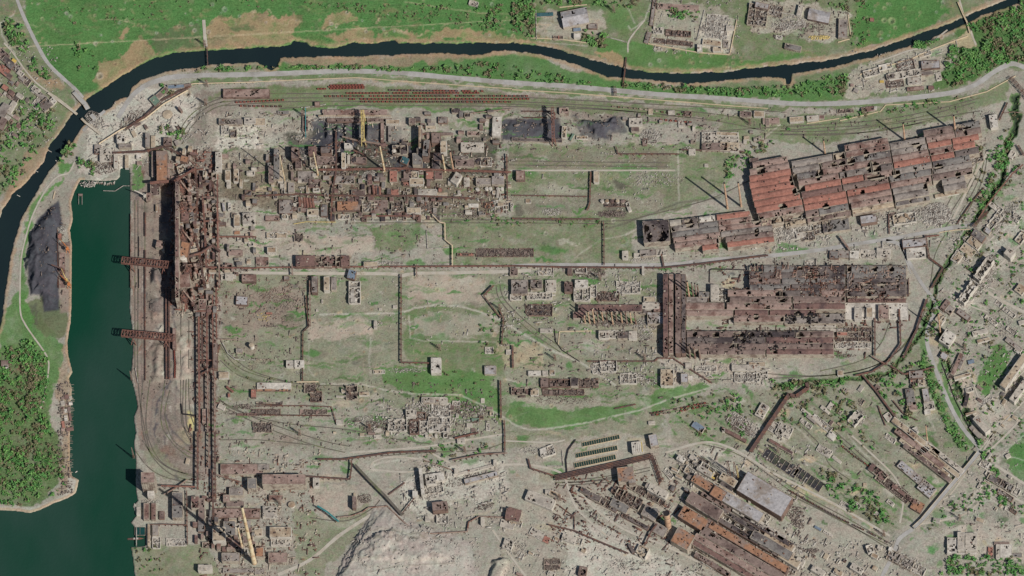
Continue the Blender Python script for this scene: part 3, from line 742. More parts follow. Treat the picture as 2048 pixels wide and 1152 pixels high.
for i in range(60):
    x, y = rs.uniform(0, 1180), rs.uniform(-10, 88); a_ = rs.uniform(-.35, .25); t_ = rs.uniform(20, 110)
    line(rs.choice('MNSTE'), rs.uniform(1, 2.4), rs.uniform(.25, .6), [x, y, x + t_ * .5, y + t_ * .5 * a_ + rs.uniform(-3, 3), x + t_, y + t_ * a_], .4, .4, True)
for i in range(140):
    x, y = rs.uniform(0, 1180), rs.uniform(-10, 92); spot(rs.choice('NMSE'), rs.uniform(.3, .7), x, y, rs.uniform(1.5, 8), rs.uniform(1, 4), .3)
# --- craters: small pits with a pale rim
CR_ = []
for i in range(420):
    z = rs.random()
    if z < .5: x, y = rs.uniform(0, 1180), rs.uniform(-10, 90)
    elif z < .6: x, y = rs.uniform(1730, 1900), rs.uniform(0, 80)
    elif z < .7: x, y = rs.uniform(1300, 1500), rs.uniform(95, 140)
    else: x, y = rs.uniform(560, 1330), rs.uniform(440, 880)
    CR_.append((x, y, rs.choice([1.3, 1.6, 1.9, 2.4, 3.0])))
CR_ += [(199, 152, 5), (80, 152, 3.5), (100, 165, 3), (449, 19, 4), (756, 31, 4), (1783, 42, 5.5), (1768, 41, 4), (1742, 39, 4), (375, 187, 5), (900, 560, 2), (640, 640, 2), (230, 128, 3), (240, 110, 2.5)]
for x, y, r in CR_:
    sl = box_of([(x, y), (x, y)], r * 2.4 + 1)
    q = np.hypot(X[sl] - x, Y[sl] - y) / r
    al = np.clip((1.9 - q) * 1.2, 0, 1) * np.clip(q * 1.1, .3, 1)
    paint(al, sl, rs.choice('NSNW'), .45, .1, .3); paint(np.clip(1.0 - q, 0, 1), sl, 'V', .7, .0)
    gz[sl] += -np.clip(1 - q, 0, 1) * r * .7 + .4 * r * np.exp(-((q - 1.25) / .3) ** 2)

# --- water courses cut into the ground
RIVER = pairs([100,288, 120,265, 142,230, 160,212, 175,197, 215,170, 250,147, 270,136, 312,115, 350,105, 410,100, 512,95, 550,93, 582,89, 587,82, 612,85, 622,91, 662,95, 687,92, 709,85, 750,87, 787,80, 800,86, 887,86, 1024,85, 1086,91, 1124,102, 1194,122, 1234,132, 1249,136, 1299,144, 1361,146, 1436,144, 1536,132, 1643,122, 1736,102, 1781,87, 1848,65, 1898,47, 1941,27, 2006,2, 2120,-50,
     2180,-50, 2100,-25, 2036,5, 1961,30, 1926,50, 1866,72, 1858,82, 1828,87, 1811,92, 1748,112, 1661,132, 1583,146, 1580,166, 1573,168, 1570,155, 1536,152, 1449,159, 1369,165, 1299,157, 1249,154, 1214,152, 1199,145, 1179,137, 1144,125, 1086,107, 1024,100, 987,100, 962,109, 887,105, 812,107, 737,110, 637,112, 560,115, 553,132, 542,139, 530,132, 512,122, 425,127, 362,137, 332,140, 312,150, 282,157, 262,175, 257,192, 230,200, 225,212, 190,230, 162,255,
     140,288, 117,320, 97,340, 72,383, 42,435, 30,473, 20,513, 15,550, 10,576, 8,600, 2,643, -10,680, -150,760, -150,480, 0,435, 5,420, 25,388, 52,365, 87,325])
HARBOUR = pairs([161,359, 195,361, 210,361, 232,360, 240,353, 241,336, 258,334, 259.5,360, 260,576, 258,613, 264,658, 265,706, 261,751, 271,791, 275,813, 267,833, 271,864, 267,884, 271,914, 271,976, 275,1001, 265,1011, 272,1031, 261,1044, 270,1056, 291,1056, 291,1091, 261,1093, 265,1114, 269,1152, 269,1260,
     -150,1260, -150,1014, 0,1019, 38,1022, 60,1025, 80,1019, 100,1009, 135,996, 152,984, 158,959, 145,951, 140,934, 140,889, 140,851, 142,801, 144,776, 138,756, 145,743, 136,706, 135,681, 142,638, 143,601, 143,576, 144,488, 140,460, 146,438, 142,403, 150,380])
watermask = np.zeros(X.shape)
for pts, wig in ((RIVER, 3.2), (HARBOUR, 1.2)):
    x = X + (fbm(X, Y, 5, 41, 2) - .5) * wig; y = Y + (fbm(X, Y, 5, 42, 2) - .5) * wig + (fbm(X, Y, 16, 43, 3) - .5) * wig * 1.6
    ins = inpoly(x, y, pts); d = segdist(x, y, pts + [pts[0]]); d = np.where(ins, -d, d)
    watermask = np.maximum(watermask, np.clip(.5 - d / 2.2, 0, 1))
    if wig > 3:
        sl = (slice(None), slice(None)); edge = np.clip(1.2 - np.abs(d - 4.5) / 5.0 + (fbm(X, Y, 14, 8) - .5) * 1.6, 0, 1)
        edge *= np.clip(.3 + 1.4 * MODN, 0, 1); edge[(Y > 220) & (X < 140) & (X > 60)] *= .6
        paint(edge, sl, 'N', .75, .15, .3)
    else:
        sl = (slice(None), slice(None)); edge = np.clip(1.3 - np.abs(d - 2.5) / 3.0, 0, 1) * (X < 170); paint(edge, sl, 'N', .7, .1, .3)
gz = gz * (1 - watermask) + (fbm(X, Y, 12, 51) - .5) * 1.3 * (1 - watermask)
gz -= watermask * 9.0

# --- slag heap, coal heaps, embankments
def heap(a, h, w, rough=.25, sc=12, seed=60, base=0.0, warp=True, fall=None, terr=0):
    pts = pairs(a); sl = box_of(pts, w + 20); x, y = (WX[sl], WY[sl]) if warp else (SX[sl], SY[sl])
    ins = inpoly(x, y, pts); d = segdist(x, y, pts + [pts[0]]); d = np.where(ins, d, 0)
    t = np.clip(d / w, 0, 1); t = t * t * (3 - 2 * t) * .25 + t * .75
    if terr:
        q_ = t * terr; f_ = np.floor(q_); r_ = np.clip((q_ - f_) * 2.6, 0, 1); t = np.clip((f_ + r_) / terr, 0, 1)
    if fall is not None: t = t * fall(X[sl], Y[sl])
    gz[sl] += h * t * (1 - rough + 2 * rough * fbm(X[sl], Y[sl], sc, seed))
SLAG = [742,1030, 762,1010, 790,1012, 812,1040, 850,1056, 900,1064, 940,1090, 948,1120, 960,1160, 980,1260, 640,1260, 664,1150, 690,1105, 715,1065]
area('H', .97, SLAG, .0, .25); area('W', .4, [790,1120, 900,1100, 940,1110, 950,1160, 940,1240, 760,1240, 700,1160], .02, .2)
heap(SLAG, 17, 24, .06, 30, 61, terr=3, fall=lambda x, y: np.clip((960 - x) / 200, .12, 1) * np.clip((y - 1000) / 60, .3, 1)); heap([735,1082, 770,1070, 790,1080, 786,1102, 745,1112], 8, 4, .3, 8, 62); heap([716,1115, 742,1082, 786,1066, 830,1085, 880,1100, 900,1120, 850,1125, 760,1130, 726,1130], 6, 8, .4, 8, 62)
for a in ([755,1030, 738,1068, 716,1112, 690,1150],[770,1022, 800,1050, 850,1068, 910,1080, 940,1110],[740,1150, 790,1138, 850,1132, 910,1128, 930,1150],[726,1080, 760,1062, 800,1066, 850,1084],[700,1130, 730,1120, 760,1124]):
    line('M', 2.2, .55, a, 0, .2); line('w', 2, .5, [v + 2 for v in a], 0, .1)
line('C', 4, .7, [760,1020, 735,1065, 712,1105, 712,1125, 740,1140, 790,1128, 860,1122, 900,1118], .0, .1)
slsl = box_of(pairs(SLAG), 5); gz[slsl] += np.where(gz[slsl] > 6, (np.abs(fbm(X[slsl], Y[slsl] * .6, 8, 65) - .5) - .1) * 5 + (fbm(X[slsl], Y[slsl], 5, 64, 2) - .5) * 2, 0)
for i in range(26):
    x, y = rs.uniform(715, 890), rs.uniform(1075, 1125); spot(rs.choice('MPB'), .5, x, y, rs.uniform(4, 12), rs.uniform(2, 5), 0)
heap([985,1124, 1000,1118, 1015,1126, 1010,1200, 970,1200], 14, 8, .2, 8, 63)
heap([101,418, 112,408, 117,440, 116,620, 90,622, 84,590, 64,588, 58,520, 62,480, 76,444], 15, 13, .35, 13, 64)
heap([62,470, 72,450, 76,520, 70,580, 60,575, 57,520], 8, 5, .3, 10, 65)
for (x0, x1) in ((650, 664), (670, 684), (688, 698), (712, 724), (730, 742)):
    heap([x0,250, x1,250, x1,282, x0,280], 13, 6, .2, 6, 66, warp=False)
heap([1158,240, 1178,236, 1236,236, 1240,258, 1226,270, 1192,272, 1178,258, 1160,252], 14, 10, .3, 9, 67)
heap([1004,246, 1110,244, 1112,274, 1006,276], 5, 8, .7, 12, 68)
heap([300,538, 322,534, 326,560, 318,574, 300,570], 17, 11, .15, 10, 69, warp=False)
for a in ([298,590, 324,590, 324,640, 298,640], [300,655, 326,655, 326,668, 300,666], [298,690, 324,690, 324,766, 302,766]):
    heap(a, 8, 9, .45, 9, 70)
for a in ([358,668, 372,664, 376,700, 362,704], [360,720, 376,716, 380,760, 362,760]): heap(a, 4, 5, .5, 6, 71)
gz[:] = np.where(gz > 40, 40, gz)
for a, w in DITCH:
    pts = pairs(a); sl = box_of(pts, 20); d_ = segdist(WX[sl], WY[sl], pts); gz[sl] -= 10 * np.clip(1 - d_ / (w * .8), 0, 1)
# fine relief
gz += (fbm(X, Y, 4.5, 81, 2) - .5) * 1.6 * grub * (1 - watermask)

pos = PN(X, Y, 0.0); pos[..., 2] += gz
ny, nx = X.shape
idx = np.arange(ny * nx).reshape(ny, nx)
q = np.stack([idx[1:, :-1], idx[1:, 1:], idx[:-1, 1:], idx[:-1, :-1]], -1).reshape(-1, 4)
me = quickmesh('ground', pos.reshape(-1, 3), q)
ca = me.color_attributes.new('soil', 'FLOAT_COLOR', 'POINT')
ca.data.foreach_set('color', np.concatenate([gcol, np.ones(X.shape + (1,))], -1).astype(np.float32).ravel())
for nm, arr in (('grass', ggrs), ('rough', grub)):
    at = me.attributes.new(nm, 'FLOAT', 'POINT'); at.data.foreach_set('value', arr.astype(np.float32).ravel())
gm = bpy.data.materials.new('ground_soil_and_grass'); gm.use_nodes = True
n = gm.node_tree.nodes; l = gm.node_tree.links; b = n['Principled BSDF']; b.inputs['Roughness'].default_value = .95; b.inputs['Specular IOR Level'].default_value = .1
def attr(a):
    x = n.new('ShaderNodeAttribute'); x.attribute_name = a; return x
def noise(sc, det=5, ro=.7):
    t = n.new('ShaderNodeTexNoise'); t.inputs['Scale'].default_value = sc; t.inputs['Detail'].default_value = det; t.inputs['Roughness'].default_value = ro
    l.new(geo.outputs['Position'], t.inputs['Vector']); return t
def math_(op, a, b_=None, c=None):
    m = n.new('ShaderNodeMath'); m.operation = op
    for i, v in enumerate((a, b_, c)):
        if v is None: continue
        if isinstance(v, (int, float)): m.inputs[i].default_value = v
        else: l.new(v, m.inputs[i])
    return m.outputs[0]
geo = n.new('ShaderNodeNewGeometry')
so, gr, ro_ = attr('soil'), attr('grass'), attr('rough')
n1, n2, n3, n4 = noise(.035, 8, .72), noise(.22, 5, .8), noise(.012, 4, .6), noise(.12, 4, .8)
# grass tufts: threshold of noise against the local grass amount
thr = math_('SUBTRACT', 1.0, gr.outputs['Fac'])
tuft = math_('ADD', math_('MULTIPLY', n1.outputs['Fac'], .65), math_('MULTIPLY', n4.outputs['Fac'], .35))
gf = math_('MULTIPLY', math_('SUBTRACT', tuft, math_('ADD', math_('MULTIPLY', thr, .42), .29)), 7.0)
gfc = n.new('ShaderNodeClamp'); l.new(gf, gfc.inputs['Value'])
gamt = math_('MULTIPLY', gfc.outputs[0], .62)
cg = n.new('ShaderNodeMix'); cg.data_type = 'RGBA'; cg.inputs['A'].default_value = (*lin((62, 108, 58)), 1); cg.inputs['B'].default_value = (*lin((104, 118, 78)), 1)
l.new(n2.outputs['Fac'], cg.inputs['Factor'])
mx = n.new('ShaderNodeMix'); mx.data_type = 'RGBA'; l.new(gamt, mx.inputs['Factor']); l.new(so.outputs['Color'], mx.inputs['A']); l.new(cg.outputs['Result'], mx.inputs['B'])
# brightness: fine speckle scaled by roughness, broad drift
sp = math_('MULTIPLY', math_('SUBTRACT', n2.outputs['Fac'], .5), math_('ADD', math_('MULTIPLY', ro_.outputs['Fac'], 2.4), .8))
sp2 = math_('MULTIPLY', math_('SUBTRACT', n4.outputs['Fac'], .5), math_('ADD', math_('MULTIPLY', ro_.outputs['Fac'], 1.3), .7))
bd = math_('MULTIPLY', math_('SUBTRACT', n3.outputs['Fac'], .5), .7)
sc_ = math_('MAXIMUM', math_('ADD', math_('ADD', math_('ADD', sp, bd), sp2), 1.0), .25)
tn = noise(.03, 5, .7); tr = n.new('ShaderNodeMix'); tr.data_type = 'RGBA'; tr.inputs['A'].default_value = (1.06, .99, .95, 1); tr.inputs['B'].default_value = (.93, 1.0, .93, 1)
tm = n.new('ShaderNodeMapRange'); tm.inputs['From Min'].default_value = .38; tm.inputs['From Max'].default_value = .62; l.new(tn.outputs['Fac'], tm.inputs['Value']); l.new(tm.outputs['Result'], tr.inputs['Factor'])
tv = n.new('ShaderNodeVectorMath'); tv.operation = 'MULTIPLY'; l.new(mx.outputs['Result'], tv.inputs[0]); l.new(tr.outputs['Result'], tv.inputs[1])
vm = n.new('ShaderNodeVectorMath'); vm.operation = 'SCALE'; l.new(tv.outputs[0], vm.inputs[0]); l.new(sc_, vm.inputs['Scale'])
l.new(vm.outputs[0], b.inputs['Base Color'])
ground = link('ground', me, gm); ground['kind'] = 'structure'

# far ground past the sheet, a little lower
mb = MB()
co = [P(-8000, -6000), P(10000, -6000), P(10000, 7500), P(-8000, 7500)]
mb.quad(*[Vector((c.x, c.y, -10.5)) for c in reversed(co)])
o = mb.build('far_ground', material('far_soil', (128, 128, 98), var=.3, scale=.01, alt=(74, 112, 62), altscale=.004)); o['kind'] = 'structure'

# water sheets
def water(name, a, rgb, rgb2, z=-3.0):
    m = bpy.data.materials.new(name); m.use_nodes = True; n = m.node_tree.nodes; l = m.node_tree.links; b = n['Principled BSDF']
    b.inputs['Roughness'].default_value = .28; b.inputs['Specular IOR Level'].default_value = .25
    g = n.new('ShaderNodeNewGeometry'); t = n.new('ShaderNodeTexNoise'); t.inputs['Scale'].default_value = .0022; t.inputs['Detail'].default_value = 5
    mp = n.new('ShaderNodeMapping'); mp.inputs['Rotation'].default_value = (0, 0, .5); mp.inputs['Scale'].default_value = (1, .45, 1)
    l.new(g.outputs['Position'], mp.inputs['Vector']); l.new(mp.outputs[0], t.inputs['Vector'])
    mr = n.new('ShaderNodeMapRange'); mr.inputs['From Min'].default_value = .4; mr.inputs['From Max'].default_value = .6; l.new(t.outputs['Fac'], mr.inputs['Value'])
    mx = n.new('ShaderNodeMix'); mx.data_type = 'RGBA'; mx.inputs['A'].default_value = (*lin(rgb), 1); mx.inputs['B'].default_value = (*lin(rgb2), 1)
    l.new(mr.outputs['Result'], mx.inputs['Factor']); l.new(mx.outputs['Result'], b.inputs['Base Color'])
    t2 = n.new('ShaderNodeTexNoise'); t2.inputs['Scale'].default_value = .12; t2.inputs['Detail'].default_value = 5; l.new(g.outputs['Position'], t2.inputs['Vector'])
    bp = n.new('ShaderNodeBump'); bp.inputs['Strength'].default_value = .6; bp.inputs['Distance'].default_value = 1.0; l.new(t2.outputs['Fac'], bp.inputs['Height']); l.new(bp.outputs[0], b.inputs['Normal'])
    pts = pairs(a); mb = MB(); v = [P(x, y, z) for x, y in pts]; mb.v = [tuple(p) for p in v]; mb.f = [tuple(reversed(range(len(v))))]
    o = mb.build(name, m); o['kind'] = 'structure'
water('river_water', [-160,-90, 2200,-90, 2200,30, 1600,180, 1200,170, 300,175, 130,345, 60,470, 30,690, -160,800], (27, 39, 42), (32, 46, 46))
water('harbour_water', [128,352, 275,325, 300,700, 300,1300, -300,1300, -300,1000, 120,990, 125,700, 128,500], (18, 60, 44), (46, 68, 60))
# ------------------------------------------------------------------ roads, tracks
Rr = lambda n, a, w, m='road', z=.55: ribbon(n, pairs(a), w, M[m], z)
Rr('river_road', [236,236, 262,195, 290,172, 320,160, 350,154, 400,151, 512,149, 590,146, 670,142.5, 740,143, 800,146, 900,155, 1024,165.5, 1130,172, 1230,181, 1330,190, 1430,196, 1536,204, 1600,208, 1680,207, 1760,202, 1850,193, 1910,184, 1950,170, 1985,146, 2010,132, 2030,128, 2065,142], 9.5)
Rr('road', [24,-30, 40,15, 55,50, 72,85, 90,118, 108,140, 130,160, 150,178, 166,196], 7)
Rr('road', [166,262, 188,240, 210,222], 6)
Rr('central_road', [440,546, 520,546, 640,547, 780,548, 800,552, 830,547, 900,546, 1024,543, 1062,541], 6.4, 'dirt')
Rr('central_road', [1024,532, 1100,530, 1200,530, 1290,531, 1360,527, 1440,518, 1536,512, 1640,500, 1700,490, 1780,478, 1830,469, 1890,458, 1950,448], 7.5)
Rr('road', [1772,481, 1800,490, 1816,520, 1840,562, 1866,598, 1873,612], 7)
Rr('canal_road', [1873,612, 1866,634, 1856,660, 1855,690, 1866,725, 1885,775, 1905,820, 1925,855, 1945,880, 1956,893, 1958,908], 8)
Rr('road', [1826,1058, 1808,1070, 1796,1082, 1786,1110, 1758,1165], 8)
Rr('road', [1800,488, 1812,520, 1822,548], 3)
Rr('east_road', [1958,905, 1972,915, 1990,925], 5, 'dirt')
Rr('spit_road', [150,322, 138,345, 118,352, 100,368, 80,400, 62,440, 50,480, 42,520, 40,576, 41,625, 50,648, 66,672, 86,700, 97,722, 96,750, 90,785, 86,808, 76,822], 3.2, 'dirt')
Rr('village_lane', [8,86, 26,106, 50,140, 72,165, 95,183, 120,200, 155,228], 3, 'dirt')
def track(a, w=1.9):
    ribbon('railway_track', pairs(a), w, M['ballast'], .45)
for i, a in enumerate(([440,205, 520,198, 650,196, 900,200, 1040,204, 1200,212, 1400,225, 1500,240],[450,212, 540,205, 640,203, 800,204, 1000,208, 1180,216, 1380,236],[430,196, 520,188, 640,187, 760,186, 1000,193, 1200,203, 1400,214, 1560,224],
     [560,217, 700,211, 900,212, 1060,214, 1250,222, 1420,240, 1530,262],[360,282, 372,256, 392,232, 420,212, 450,202],[354,282, 364,254, 384,228, 414,208, 444,196],[366,284, 380,258, 400,236, 430,216, 460,208],
     [1440,262, 1540,255, 1660,248, 1760,240, 1860,222, 1960,196],[1540,262, 1660,262, 1800,246, 1960,222],[1560,270, 1700,268, 1850,245],[1020,330, 1180,332, 1340,334],[1020,322, 1180,324, 1340,326],
     [700,440, 1024,440, 1230,442, 1300,430, 1420,398, 1500,360],[700,446, 1024,446, 1230,448],[1960,300, 1950,340, 1930,380, 1905,420, 1880,455],[1966,300, 1956,342, 1936,384, 1912,424, 1890,456],[1972,302, 1962,346, 1944,388, 1920,428],
     [1890,470, 1870,510, 1862,560, 1850,620, 1830,660, 1780,715, 1700,745, 1560,756, 1400,760],[1780,640, 1760,690, 1720,722, 1640,742],[270,900, 292,930, 320,950, 360,962, 390,966],[284,880, 310,915, 345,940, 390,950],[330,760, 322,840, 340,880, 372,910, 394,918],
     [368,740, 366,840, 380,880, 392,896],[373,740, 372,840, 384,872],[436,800, 520,840, 640,880, 700,893],[440,810, 520,850, 620,888, 690,905],[436,795, 470,820, 560,845, 700,860, 800,880, 860,888],[450,700, 500,740, 580,765],[620,1035, 690,1042, 740,1020, 760,1000],
     [1110,965, 1180,962, 1260,948],[1112,972, 1200,966, 1270,956],[1400,880, 1480,905, 1600,985, 1700,1040, 1785,1090],[1404,888, 1484,913, 1600,995, 1700,1050, 1780,1100],[1570,985, 1640,1020, 1700,1052, 1776,1090],[1380,1140, 1500,1190],
     [1650,855, 1690,890, 1740,935, 1790,975],[1655,850, 1695,885, 1745,930],[1600,850, 1640,890, 1660,930, 1700,960],[1000,570, 1010,600, 1060,650, 1130,700],[992,572, 1002,604, 1052,656, 1120,704],[290,400, 290,560, 291,760],[276,400, 276,600, 276,760, 290,860, 300,900],[270,400, 270,740]
     )):
    track(a)
Rr('gravel_strip', [1020,341, 1350,341], 3, 'dirt', .5)

for a, w in (([1967,578, 2000,600, 2060,630],6),([1922,604, 1950,616, 1975,624],3),([1975,480, 1990,470, 2060,380],3),([1990,540, 2010,520, 2060,470],4),([1940,745, 1955,790, 1965,810, 2000,790, 2060,730],3),([1976,520, 1960,560, 1990,580],3),([2022,296, 2018,350],3),([1978,300, 1950,350, 1925,400, 1905,440],5),([1965,812, 1985,860, 1965,905],4),([2060,815, 2020,862, 1975,905],4),([1960,900, 1985,870, 2060,790],3),([1990,930, 2060,975],4.5),([1958,912, 1990,960, 2010,985, 2060,1012],4),([1965,975, 1940,1012, 1905,1022, 1880,1012],3),
  ([1828,1050, 1880,1042, 1930,1028, 1965,1000],4),([1884,1000, 1900,990, 1930,950],3),([1700,868, 1740,905, 1790,955, 1806,1000, 1800,1046],3.6),([1546,946, 1600,973, 1680,1014, 1780,1072],4.4),([1150,972, 1190,1018, 1250,1060, 1330,1092, 1400,1126],4),
  ([1330,906, 1390,888, 1430,886, 1480,905, 1540,944],4.4),([1136,975, 1150,1012, 1180,1044, 1236,1086, 1250,1070],3.6),([700,905, 780,900, 860,892, 920,882, 1010,868],3.4),([740,938, 800,944, 840,940, 856,922, 790,914, 750,922, 740,938],3),([860,905, 900,926],4),
  ([985,1060, 1020,1110, 1060,1165],4),([556,1150, 620,1120, 680,1070, 742,1030],7),([1012,882, 1100,885, 1130,880],3),([1000,930, 1060,930, 1120,945, 1136,975],4.4),([1256,104, 1257,84, 1270,64, 1290,40],3),([1918,-4, 1926,26],4),([1938,50, 1944,70, 1952,90],4),([1895,60, 1850,92, 1810,104, 1745,128],3)):
    ribbon('dirt_road', pairs(a), w, M['dirt'], .6)
for a in ([440,690, 470,730, 520,752, 600,768, 700,772],[440,720, 480,752, 560,775],[440,880, 520,880, 620,890],[362,600, 362,820, 372,860, 398,886],[378,640, 378,800, 388,850],[340,780, 330,830, 346,880, 380,905, 395,910],[286,760, 282,820, 290,880, 310,920, 345,950, 390,962],[300,760, 292,840, 302,890, 330,930, 392,955],[1010,885, 960,900, 860,905, 760,912],
   [1560,262, 1650,255, 1750,250, 1850,232, 1950,205],[1540,268, 1640,268, 1760,262, 1870,238],[1930,330, 1900,400, 1870,450],[1976,300, 1968,350, 1948,400, 1925,440],[1640,640, 1720,660, 1760,690],[1500,745, 1640,752, 1740,735, 1800,700, 1830,660],[1120,960, 1200,955, 1300,935],[1124,966, 1210,960, 1300,941]):
    track(a, 1.8)

roadmask = np.zeros(X.shape, bool)
for pts, w in ROADMASK:
    sl = box_of(pts, w + 4); roadmask[sl] |= segdist(X[sl], Y[sl], pts) < w / 2 + 1.2
